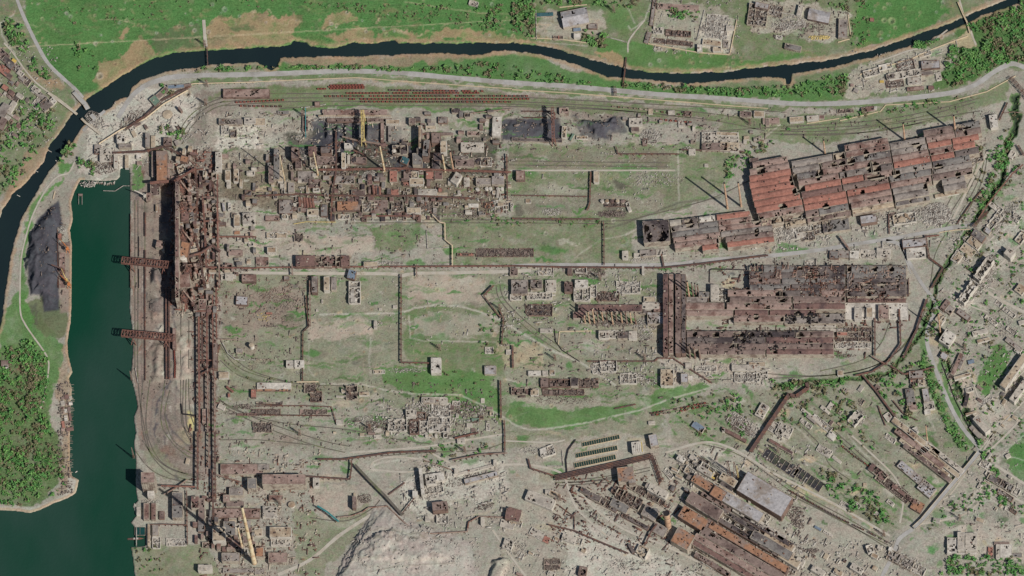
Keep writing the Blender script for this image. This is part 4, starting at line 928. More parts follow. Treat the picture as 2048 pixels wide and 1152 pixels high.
# ------------------------------------------------------------------ the place, tile by tile ("@c r" = quarter-size tile of the photograph, "@@" = photo pixels)
DATA = r'''
@0 0
L the north road bridge|650 800
L the riverside village|150 620
L the meadow road|300 380
L the round foundation|1340 915
L the dusty works yard|1850 1080
L the coal-siding curve|1560 1000
f 20 440 100 70 -40 6 b .2|house
f 65 492 100 50 -40 7 d 0|house
f 30 560 90 60 -40 7 r .1|house
f 113 484 36 24 -40 8 y 0|house
f 82 520 50 46 -40 8 u .2|house
x 130 540 90 60 -38 5 g .5|house
f 162 585 50 36 -38 6 w .2|house
a 62 600 70 40 -38 6 b 0|house
f 172 625 60 30 -38 5 g 0|house
x 200 640 90 60 -35 5 u .6|house
f 285 715 60 40 -40 7 w .1|house
f 330 765 90 40 -38 6 g .3|house
x 300 820 100 60 50 5 w .5|house
f 365 835 80 90 -50 9 g .3|house
f 418 812 46 54 -40 7 n .3|house
f 40 700 50 40 -35 7 r 0|house
f 90 742 46 38 -35 7 h 0|house
a 30 880 60 110 -30 6 g 0|house
f 90 860 110 40 58 6 w .3|house
x 110 780 80 50 -30 4 p .6|house
f 20 980 50 110 -25 6 b .2|house
a 60 940 40 36 -30 6 w 0|house
f 130 940 50 30 -30 5 p 0|house
q 0 640 240 1130 14 -35 gwpbu .3 4 7
L the riverside sheds|1310 740
f 1240 805 60 75 40 8 t 0|workshop
f 1298 742 110 42 42 8 b 0|workshop
f 1408 692 135 30 4 8 l 0|workshop
f 1500 680 60 20 10 8 b 0|shed
w 3 2 pale 1270 930 1268 970 |curved low white wall stub
w 3 2 pale 1290 985 1340 980 1380 950 1385 930|curved low white wall
t 1340 915 80 80 0 3 c 0|tank|low round tan foundation
f 1440 870 18 40 40 14 b 0|tower
f 1970 745 370 66 0 9 p .1|factory hall
f 1845 972 185 42 -2 10 g .2|workshop
f 2000 966 90 48 0 11 w 0|workshop
x 1800 1035 60 66 0 7 w .5|
x 1868 1062 50 60 0 9 u .5|
f 1180 1120 34 110 0 14 g 0|workshop
f 1225 1130 34 90 0 10 c 0|workshop
f 965 1110 60 60 0 14 n .3|workshop
x 1080 930 90 60 -30 5 c .8|
m 1060 960 120 60 500 3 2.2 mixed 35|scattered brown rubble
m 760 960 90 60 400 2 2 pale -40|broken grey concrete rubble
f 1005 955 30 26 0 5 g 0|shed
f 1340 1130 60 60 0 12 b .2|workshop
q 1000 960 1440 1150 10 30 cgbw .3 4 8
p 9 9 rust2 rack 1520 692 1300 800 1160 930 1010 1030|long rusty conveyor
p 5 4 fence tube 1500 722 1310 830 1160 950 960 1040 790 1150|cream pipeline
p 5 3 fence tube 1480 680 1560 668 2048 656|cream pipeline along the river road
p 7 3 rust2 box 1655 370 1662 520|narrow rust-red pipe bridge over the river
d 26 dirt 1630 160 1640 300 1650 380
@1 0
L the sorting sidings|700 800
L the yellow bridge crane|850 980
L the coal stockyard|900 1050
L the cream pipeline|800 622
w 2 1.5 fence 0 655 320 640 800 622 1300 660 2048 712|long cream wall running along the river road
x 1740 25 70 36 -15 7 w .4|house
f 30 975 92 60 0 9 c 0|workshop
f 490 832 40 30 0 9 p 0|shed
f 395 990 40 120 0 7 h .2|workshop
f 570 890 80 24 0 8 p 0|workshop
f 690 900 300 44 0 9 p .05|factory hall
f 950 900 200 46 0 9 p .05|factory hall
f 790 926 580 12 0 11 c 0|factory hall|very long narrow cream beam roof
f 720 960 300 26 0 8 b .1|factory hall
f 990 960 200 30 0 8 b .1|factory hall
f 1095 975 110 36 0 12 c 0|workshop
f 1250 968 52 48 0 13 b 0|workshop
f 1310 1040 36 70 0 10 c .1|workshop
f 1400 1022 84 30 0 8 c 0|workshop
f 1495 960 72 46 0 7 g .1|workshop
f 1600 885 66 34 0 9 d .2|workshop
f 1640 910 30 50 0 11 u 0|workshop
f 1740 1066 100 36 0 8 p .1|workshop
f 1925 1010 66 150 -3 13 n .08|workshop
f 1845 985 30 36 0 6 w 0|shed
f 1320 1090 20 110 0 22 b 0|conveyor tower
f 1010 1060 24 150 0 9 p 0|workshop
f 1068 1070 20 120 0 9 g 0|workshop
f 1500 1070 150 20 0 8 b 0|workshop
p 3 2.5 pale tube 360 862 470 850 560 835|pale thin pipe
p 10 3 tealpaint box 396 860 398 1100|thin green-grey gallery
f 220 900 90 26 0 5 u .3|workshop
q 1180 860 2048 1150 16 0 gdpbk .1 6 12
p 6 3 steel tube 1720 905 2048 870|pale pipe
@2 0
L the grey shed north of the river|500 135
L the walled ruined depot|1400 250
L the brown bridge crane|328 1000
L the black coal heap|700 1010
L the foot bridge|900 580
a 503 138 212 124 11 13 z .06|factory hall
f 265 115 130 28 3 5 e 0|shed
f 520 236 60 26 5 5 l 0|shed
f 645 208 72 40 0 7 g .1|house
f 522 285 54 34 0 10 n 0|house
f 368 300 80 32 0 4 r .5|shed
w 3 2 pale 192 85 196 320|straight grey yard wall
w 3 2 fence 150 305 400 318 600 345|low cream yard wall
w 3 2 fence 380 62 500 48 600 40|low cream yard wall
w 3 2 pale 730 290 920 340|short pale wall
f 1330 56 330 44 -3 6 p .1|factory hall
f 1128 95 26 220 -8 5 g .1|long shed
x 1330 262 200 42 -4 7 p .6|
x 1172 238 80 52 -4 8 w .55|
f 1085 300 34 90 -18 5 g .3|shed
x 1290 335 310 34 -6 4 p .7|
x 1640 210 170 190 -5 4 n .93|
f 1745 225 64 36 0 6 w 0|workshop
f 1600 342 150 42 -8 7 c .05|workshop
f 1502 384 40 56 0 10 n 0|house
f 1640 394 66 36 0 8 c 0|workshop
f 1710 352 40 60 0 4 g .5|shed
m 1620 220 100 90 700 2 2 pale 0|scattered white rubble
w 3 2 pale 1540 85 1480 325|pale yard wall
w 4 2 fence 1800 160 1742 440 1500 425 1070 350|cream wall closing the depot
x 1965 115 150 170 -8 10 g .5|
f 2000 45 110 44 -12 13 z 0|workshop
p 7 3.5 rust2 rack 915 458 902 580 888 690|narrow foot bridge over the river
p 12 10 rust2 rack 822 690 828 765|short pipe gantry over the road
w 3 1.5 fence 0 720 400 742 880 780 1300 812 1700 845 2048 870|long cream wall south of the river road
f 415 885 72 46 0 10 p .05|workshop
f 200 1120 400 26 -2 6 d .15|long shed
f 418 1055 36 90 -4 9 c .2|workshop
f 988 975 100 60 0 13 w .1|workshop
f 985 1035 60 34 0 10 b .1|workshop
f 905 945 40 20 0 8 g 0|shed
m 1110 1090 90 60 700 3 2.2 pale 0|heap of pale rubble
f 560 1098 90 24 0 6 c .3|workshop
f 480 1095 16 60 -30 7 t 0|shed
x 1665 1115 290 116 0 8 w .4|
f 1720 1070 170 26 -3 10 c .1|workshop
f 1870 912 90 40 -3 9 b .25|workshop
f 1978 912 84 46 -3 9 c 0|workshop
f 2044 975 26 56 0 9 b .1|shed
q 900 860 1500 1150 10 0 cbgw .4 4 8
q 1820 1040 2048 1150 6 0 cgw .3 4 7
p 4 3 rust2 rack 80 890 320 890|low brown trestle
p 4 3 rust2 rack 95 940 280 940|low brown trestle
@3 0
L the river compound|1050 600
L the north-east warehouse yard|420 150
L the sandy square|1590 360
x 60 80 110 90 -10 7 g .6|
f 255 82 34 82 -14 10 w .05|workshop
a 408 125 168 84 -12 12 z 0|factory hall
f 600 228 70 150 -2 10 g 0|workshop
f 200 378 132 42 -12 9 u 0|workshop
f 88 296 50 24 -5 6 n .3|shed
x 200 200 200 60 10 3 w .9|
m 170 190 150 60 600 2.5 2 pale 10|scattered rubble and scrap in a yard
m 410 300 90 18 260 2 2 yellow 0|yellow scrap machinery in a row
m 340 220 120 40 300 2 2 mixed 0|scattered brown scrap
w 3 2 pale 0 85 240 130 |pale wall
w 3 2 fence 640 120 665 310 560 340|cream wall
f 832 155 30 22 0 6 r .2|house
x 828 575 130 50 14 9 w .45|
x 938 530 104 40 14 8 n .3|
x 1100 520 140 84 12 7 u .9|
m 1110 515 80 50 600 5 2.4 pale 12|pile of grey rubble
f 1300 515 145 60 4 10 z .05|workshop
x 1095 590 260 50 10 9 w .3|
f 1270 585 100 34 6 7 g 0|workshop
f 1365 610 40 60 10 5 w .2|house
f 1172 645 106 50 4 8 w .1|workshop
x 1015 665 140 56 5 4 b .9|
f 1180 705 134 24 5 7 p 0|workshop
f 1305 698 44 26 0 7 h 0|house
f 980 610 60 40 12 9 d .3|workshop
x 1255 430 100 30 18 5 c .5|
f 672 680 26 22 0 5 p 0|shed
f 705 722 36 30 -30 6 g 0|house
f 910 652 34 18 0 4 y 0|truck shed
w 3 2 fence 735 600 860 555 1130 480 1330 390 1500 325 1600 290|cream wall on the river side
w 3 2 pale 758 630 772 700|short wall
w 3 2 pale 1505 325 1530 440|straight wall beside the sandy square
f 25 965 130 44 2 7 p .15|workshop
f 230 955 112 42 4 9 c 0|workshop
f 358 942 92 36 4 8 w .05|workshop
f 800 872 104 36 8 6 p .45|workshop
x 620 885 130 30 4 4 p .8|
f 430 935 40 30 0 5 h .2|shed
f 860 860 24 22 0 8 n 0|shed
w 3 1.5 fence 310 990 570 950|low cream wall
w 3 1.5 fence 575 968 900 892 942 842 1450 816 1750 735 1980 610|long cream wall climbing beside the curved road
f 1805 968 60 100 8 15 n .2|tower
m 1780 930 60 40 200 2 2 pale 0|light rubble
p 14 14 rust2 rack 1940 618 2048 740 2120 830|dark elevated pipe rack
p 9 5 rust2 rack 1850 960 1915 820|thin dark trestle
p 3 2 steel tube 1890 905 1960 895 2048 905|thin pipe
@@
k 1650 307 1645 281 1.9 brickch|orange brick chimney
k 1809.5 281 1803.5 248 2.0 brickch|orange brick chimney
k 1910.5 265 1906 232 2.2 brickch|orange brick chimney
k 1455 417 1446 367 2.2 brickch|tan brick chimney
k 1482.5 413 1473.5 366 2.2 brickch|tan brick chimney
k 636 350 629.5 303 1.8 cream|white chimney with red bands
k 570 363 568.5 309 1.2 cream|thin pale chimney
k 769 342 759.5 292 2.1 cream|cream chimney
k 890.5 343.5 885 309 1.9 cream|cream chimney
k 907 342.5 899.5 304 1.9 brickch|pinkish brick chimney
k 508.5 1126 492 1011 3.6 cream 7.2|very tall cream chimney
k 484.5 1096 477.5 1053 2.2 cream|short cream chimney
k 1880.5 666 1871.5 627 1.7 brickch|tan chimney
k 1855 885 1850.5 850 1.5 brickch|thin tan chimney
k 1378.5 594.5 1372 563 2 brickch|tan chimney
k 1387 594.5 1382 566 1.6 steel|grey chimney
k 1392.6 590 1389 567 1.6 steel|grey chimney
k 1397 588 1394 569 1.6 steel|grey chimney
k 1380.5 716 1376 691 1.8 steel|grey-tan chimney
k 1390.5 717 1386 691 1.8 steel|grey-tan chimney
k 1400.5 717 1395 691 1.8 steel|grey-tan chimney
k 1170.5 646 1168.5 630 1.5 brickch|stubby orange chimney
k 1179.5 646.5 1176.5 623 1.5 brickch|tan slender chimney
k 1189 646 1185 617 1.6 brickch|tan slender chimney
k 1197 643.5 1194.5 621 1.5 steel|tan slender chimney
k 1206 641.5 1203 623 1.5 brickch|tan slender chimney
k 1214.5 641 1212 622 1.5 steel|tan slender chimney
k 1226 648.5 1221.5 623 1.6 brickch|tan slender chimney
k 1233.5 642 1230 625 1.5 steel|tan slender chimney
k 1244.5 646 1241 624 1.6 brickch|tan slender chimney
k 1254 647 1250.5 624 1.6 steel|tan slender chimney
k 1263 646 1259.5 624 1.6 brickch|tan slender chimney
k 1272 648 1267.5 625 1.6 steel|tan slender chimney
k 1337 1054 1334 1026 8.5 brickch 8.5|broad round brown chimney stump with pale top
@0 1
L the harbour head|800 200
L the blast furnace row|1480 640
L the west coal yard|370 800
L the north ore bridge|1150 940
L the ore quay|1060 700
L the furnace pipe racks|1690 700
f 1022 68 270 22 0 8 w .1|jetty building
f 925 135 26 100 0 10 w .1|jetty building
f 1014 140 28 100 0 10 c 0|jetty building
f 842 85 86 100 0 9 w .3|workshop
f 780 40 50 70 0 7 g .4|workshop
f 1000 14 100 30 0 12 g .1|workshop
f 900 130 50 50 0 6 b .4|workshop
m 840 180 120 60 500 3 2 mixed 10|brown rubble on the harbour head
f 1115 150 40 26 0 6 p 0|shed
f 1110 95 36 40 0 8 n .3|shed
f 1748 140 46 150 0 17 w .12|workshop
f 1822 250 40 80 0 14 c .1|workshop
f 1888 250 36 100 0 13 c .2|workshop
f 1990 595 96 90 0 14 w .3|workshop
f 1895 610 46 90 0 13 c .05|workshop
f 1886 870 112 46 0 9 p .05|workshop
f 1832 1062 60 38 0 10 w 0|workshop
f 1992 1072 112 56 0 12 p .05|workshop
f 1896 708 44 26 0 4 o 0|sheet|small bright orange canopy
f 1790 505 18 66 8 8 z 0|tank
f 1836 500 22 60 0 8 n .3|shed
f 1985 390 50 40 0 8 u .3|workshop
q 1760 60 2048 1120 34 0 cgwbpu .25 5 12
m 1900 1010 90 30 250 2 1.8 pale 0|pale rubble
f 1295 180 84 250 1 26 o .02|factory hall|tall long orange-brown bunker hall
f 1345 250 26 100 0 18 p 0|factory hall
f 1228 160 26 200 0 12 b .1|factory hall
f 1240 365 72 90 0 13 b .1|factory hall
f 1190 420 40 60 0 15 p .2|factory hall
p 30 11 rust box 1200 312 1350 300|wide rust-red conveyor bridge
p 28 9 rust rack 1340 300 1390 300 1560 198|rust-red inclined conveyor
p 24 6 rust box 1420 270 1560 205|rust-red inclined conveyor gallery
p 12 8 rust2 rack 900 70 1160 60 1310 20 1440 80 1560 160|long brown pipe rack
f 1475 120 62 46 -15 20 o 0|workshop
f 1450 350 40 60 0 16 h .2|workshop
f 1280 800 60 56 -12 16 p .2|hopper
f 1305 835 20 40 0 12 w 0|hopper
f 1252 510 14 50 0 9 c 0|hopper
f 1478 845 72 120 -10 34 o .0|cast house
f 1478 1085 84 130 4 34 p .0|cast house
f 1480 560 60 110 0 32 h .1|cast house
f 1450 200 60 60 20 12 c .3|workshop
f 1440 690 46 70 6 40 h .2|cast house
f 1500 440 66 60 0 24 p .3|cast house
t 1466 908 56 56 0 33 n 0|tank
p 6 5 rust2 box 1163 548 1163 738|low dark ore beam
p 6 5 rust2 box 1163 850 1163 1152|low dark ore beam
p 2 3 dark box 1110 740 1110 900|row of dark bollard blocks on the quay
p 2 3 dark box 1110 1000 1110 1152|row of dark bollard blocks on the quay
p 3 3 steel box 1046 560 1046 1152|long steel quay rail
p 11 5 rust rack 1650 742 2048 742|rust-red pipe rack
p 11 5 rust rack 1640 985 1770 988 2048 994|rust-red pipe rack
p 14 6 steel box 1568 424 1730 428|tan gallery
p 14 6 rust rack 1530 632 1640 618 1736 608|brown gallery
p 18 6 rust box 1738 290 1740 600 1742 830|long straight rust-red pipe
p 16 6 steel box 1745 560 1750 830 1756 1152|long straight tan gallery
p 22 7 rust2 rack 1560 170 1580 420 1560 700 1600 900 1640 1152|tangled brown pipe rack
p 20 6 rust tube 1400 280 1385 420 1400 640 1440 760|fat brown gas pipe
p 26 8 rust2 tube 1510 900 1610 870 1700 810 1760 860|fat curved tan gas pipe
p 26 7 steel tube 1470 470 1530 520 1550 640|fat tan gas pipe
p 20 6 rust rack 1620 420 1640 700 1650 980|brown pipe rack
p 16 6 rust2 rack 1600 300 1700 300 1720 420|brown pipe rack
p 14 5 steel tube 1440 60 1520 130 1560 170|diagonal tan conveyor
p 24 5 steel box 1460 440 1530 500|light inclined beam
q 1560 180 1720 1120 44 0 hpbcgu .35 8 22
q 1400 400 1560 1150 26 8 hpcbu .3 16 34
q 1340 40 1560 400 16 -10 hpgwc .3 8 20
m 700 320 60 28 60 2 3 pale 0|pale moored barges crowded at the harbour head
w 2 1 pale 825 375 920 378 985 336 1036 336|zigzag floating boom across the harbour head
f 643 405 34 14 0 3 b 0|shed
w 1.5 1 pale 630 420 630 485|floating pontoon arm
w 1.5 1 pale 657 420 657 485|floating pontoon arm
f 478 735 30 40 0 8 r .1|shed
f 500 1010 50 290 0 2.5 p 0|quay deck|long maroon quay deck
f 520 800 80 24 0 3 b .3|shed
f 385 885 30 60 0 4 t .3|barge
m 490 680 40 20 120 2 2 pale 0|pale scrap
w 3 2 rust2 462 690 466 1152|dark retaining wall
w 3 2 fence 440 380 425 440|short pale wall
@0 2
L the south ore bridge|1200 390
L the ore heaps|1240 600
L the spit wood|200 700
L the west bank huts|550 900
L the slag embankment|1480 850
L the cream silo|2010 490
p 16 7 rust box 1590 230 1592 640 1596 1152|long straight brown gallery
p 16 6 rust2 rack 1612 60 1616 420 1620 600|brown pipe rack
p 18 5 rust rack 1655 200 1655 640|brown pipe rack
p 14 5 steel box 1660 640 1662 1152|straight tan pipe
p 14 5 rust box 1700 60 1706 700|straight rust-red pipe
p 14 5 steel tube 1716 700 1716 1152|straight grey pipe
p 14 4 rust rack 1728 0 1732 400|rust-red pipe rack
p 16 6 rust rack 1560 185 1725 182|rust-red cross gallery
p 12 5 rust box 1580 580 1690 578|short cross gallery
p 16 6 rust2 rack 1590 700 1700 640 1760 450|tangled brown rack
p 8 6 rust2 box 1328 0 1332 730|long dark ore trestle
p 8 5 rust2 box 1352 0 1356 730|long dark ore trestle
p 4 4 rust2 box 1160 0 1162 740|low dark ore beam
p 3 3 pale box 1082 640 1104 758|pale fallen beam
f 1393 400 24 160 0 16 p 0|gallery
f 1385 50 26 90 0 22 o 0|gallery
f 1460 95 40 70 -20 16 o .2|hopper
f 1620 130 60 80 0 16 p .1|workshop
f 1722 540 34 200 0 16 b .1|workshop
f 1640 1024 42 110 0 10 p .05|workshop
f 1772 952 54 36 -25 6 w 0|shed
f 1790 696 80 50 0 9 c .1|workshop
f 1935 100 90 66 -4 10 z .1|workshop
f 2028 842 38 60 0 11 r 0|workshop
f 1832 858 18 26 0 8 r 0|shed
p 4 8 rust tube 1812 790 1864 830|rusty fallen vessel
t 2012 455 40 40 0 16 c 0|tank
f 1915 500 50 30 0 9 g .2|workshop
m 1840 1000 50 20 60 2 2 mixed 0|scrap
p 5 3 steel tube 1740 408 1890 412|thin pale pipe
p 4 3 pale tube 1780 440 1820 520 1880 570 1960 580|curved pale pipe
p 3 3 pale box 1990 574 2048 576|pale flat barrier
w 4 3 dark 1450 930 1460 1010 1570 1024|dark retaining wall
f 1975 1010 160 14 0 4 h .5|rack
m 1960 950 100 20 200 2 2 mixed 0|rusty scrap row
m 1340 240 20 60 50 2 2 mixed 0|scrap
p 10 4 rust2 box 1345 85 1440 160|dark inclined conveyor
q 1560 0 1720 220 12 0 hpbu .3 10 20
f 40 605 60 50 0 5 b .2|house
f 45 632 40 30 0 5 n 0|house
q 500 860 570 1150 26 10 rpbwhn 0 3 4
@0 3
L the water intake tower|1185 400
L the power station chimney|2000 800
L the power station|1800 820
L the pump house|1240 830
f 1183 364 108 84 0 58 p 0|tower|very tall white-walled tower block with brown roof
f 1205 490 50 40 0 22 n .2|annex
m 1200 560 80 20 120 2 2 pale 0|white rubble
f 1172 635 44 130 0 10 p 0|workshop
f 1228 635 34 130 0 10 p 0|workshop
f 1108 632 28 60 0 6 w .1|workshop
f 1295 665 40 60 0 6 b .1|workshop
f 1420 585 84 205 0 16 u 0|factory hall
f 1190 822 18 170 0 8 c 0|pump house
f 1243 785 46 84 0 10 g .05|pump house
x 1250 880 60 90 0 8 n .45|
f 1410 880 160 60 0 3 w .5|basin
p 5 3 pale box 1092 765 1092 915|thin jetty
f 1500 232 28 44 -15 6 c 0|shed
p 14 5 rust tube 1290 430 1560 438|rust-red pipe
p 9 4 steel tube 1310 500 1400 450 1500 380|thin tan diagonal pipe
p 12 5 steel tube 1730 340 1830 372 1930 402|tan diagonal pipe
p 18 7 rust2 box 1582 0 1580 460|long brown gallery
p 14 4 steel box 1672 0 1670 290|tan pipe
p 16 6 rust2 rack 1718 0 1722 560|brown pipe rack
p 16 5 rust2 rack 1700 300 1706 700|brown pipe rack
p 8 3 rust2 tube 1200 742 1300 738 1500 744|thin brown pipe
p 7 3 rust2 tube 1492 470 1498 900|thin brown pipe
f 1612 615 46 170 0 11 b .05|workshop
f 1560 560 60 90 0 16 h .4|workshop
f 1610 740 50 110 0 8 u .3|workshop
f 1935 296 340 80 0 9 p .05|factory hall
f 1890 475 110 60 0 13 g .05|workshop
f 1812 530 54 54 0 12 p 0|workshop
f 1880 575 140 40 0 10 b .1|workshop
f 2016 410 70 84 0 22 u 0|workshop
f 1895 648 360 70 0 10 p .12|factory hall
f 1752 815 100 110 0 30 c .1|boiler house
f 1835 770 90 110 0 16 u .3|boiler house
f 1960 740 90 60 0 12 g .2|workshop
f 1845 1000 140 66 0 15 g .05|workshop
f 1640 1085 110 46 0 18 w .3|workshop
f 1950 1108 330 34 0 6 g .05|long shed
f 1890 900 90 70 0 14 p .2|workshop
q 1700 690 2040 960 26 0 cbpuh .3 8 18
q 1560 480 1700 900 12 0 hbup .3 8 14
@1 3
L the slag heap|900 950
L the ruined sinter plant|1450 450
L the turbine hall|220 400
L the slag conveyor bridge|960 440
f 222 378 344 78 0 32 p .01|factory hall|big long hall with pinkish roof and cream wall
f 160 525 110 40 0 9 p .1|workshop
f 60 280 90 46 0 10 g .1|workshop
f 480 400 44 66 0 14 w .1|workshop
t 285 580 56 56 0 6 c 0|tank
f 110 640 110 90 0 9 w .35|workshop
m 120 700 100 30 200 2 2 pale 0|pale rubble
f 196 800 170 80 0 16 c .1|workshop
x 196 880 150 60 0 6 w .5|
f 175 1005 150 80 0 13 p 0|workshop
f 20 800 60 60 0 8 c .3|workshop
f 30 1112 76 50 0 8 g .1|workshop
f 30 960 60 70 0 16 o .1|workshop
f 785 560 28 90 0 18 b 0|tower
m 870 530 60 40 200 3 2 mixed 0|brown scrap heap
f 790 500 20 20 0 8 c 0|shed
p 18 6 tealpaint rack 490 590 570 640 660 715|green leaning steel gantry
p 12 11 ballast box 790 262 900 380 1040 520 1170 665|long wide brown conveyor bridge
p 5 4 steel tube 650 682 760 672 850 640 900 605 1050 592 1130 672 1250 780 1400 812 1690 796 1700 722 1780 676 1990 682|long winding grey pipe
p 10 4 rust2 box 1155 668 1265 530|thin brown boom
p 11 6 rust2 rack 490 218 700 218 1080 165 1440 150|long brown pipe rack
p 12 5 steel rack 1570 225 1800 180 2010 168|pale pipe rack
p 12 5 rust2 rack 370 352 750 378 765 270 762 225|brown pipe rack
f 1325 395 26 210 6 20 n 0|gallery|tall slender white gallery
f 1272 492 40 44 0 18 n 0|tower
f 1430 360 150 60 8 14 n .5|workshop
x 1410 440 170 90 8 8 n .75|
f 1400 400 80 30 8 18 w .2|workshop
f 1470 590 120 66 6 22 b .2|workshop
x 1490 690 90 60 0 10 n .7|
f 1373 690 40 34 0 9 w 0|shed
f 1800 362 270 34 14 10 z .1|factory hall
f 1740 305 330 18 14 4 w .2|long shed
f 1600 312 28 36 0 10 w 0|shed
f 1912 242 26 40 0 10 w 0|shed
f 1812 708 28 56 0 12 w 0|tower
f 2035 655 72 84 -10 16 h .02|workshop
f 2016 895 76 76 -20 10 w .3|workshop
f 2010 740 110 60 -15 3 w 0|pad
m 1380 440 120 100 900 5 2.6 pale 8|big pile of white rubble
m 1520 720 60 40 300 4 2 pale 0|white rubble
m 1700 380 200 40 300 1.5 1.8 mixed 14|dark scattered debris
m 1830 590 80 30 150 2 2 mixed 15|brown rubble
p 4 4 rust2 rack 1060 500 1190 405|short brown trestle
p 3 3 steel tube 1340 222 1560 300 1600 330|pale thin pipe
p 9 6 rust rack 1590 50 1780 5|rust-red conveyor
f 1640 65 60 40 0 8 w .3|workshop
q 1330 -40 1540 30 6 0 nwc .4 6 10
q 560 -20 1080 60 6 0 cwb .3 4 6
@@
'''
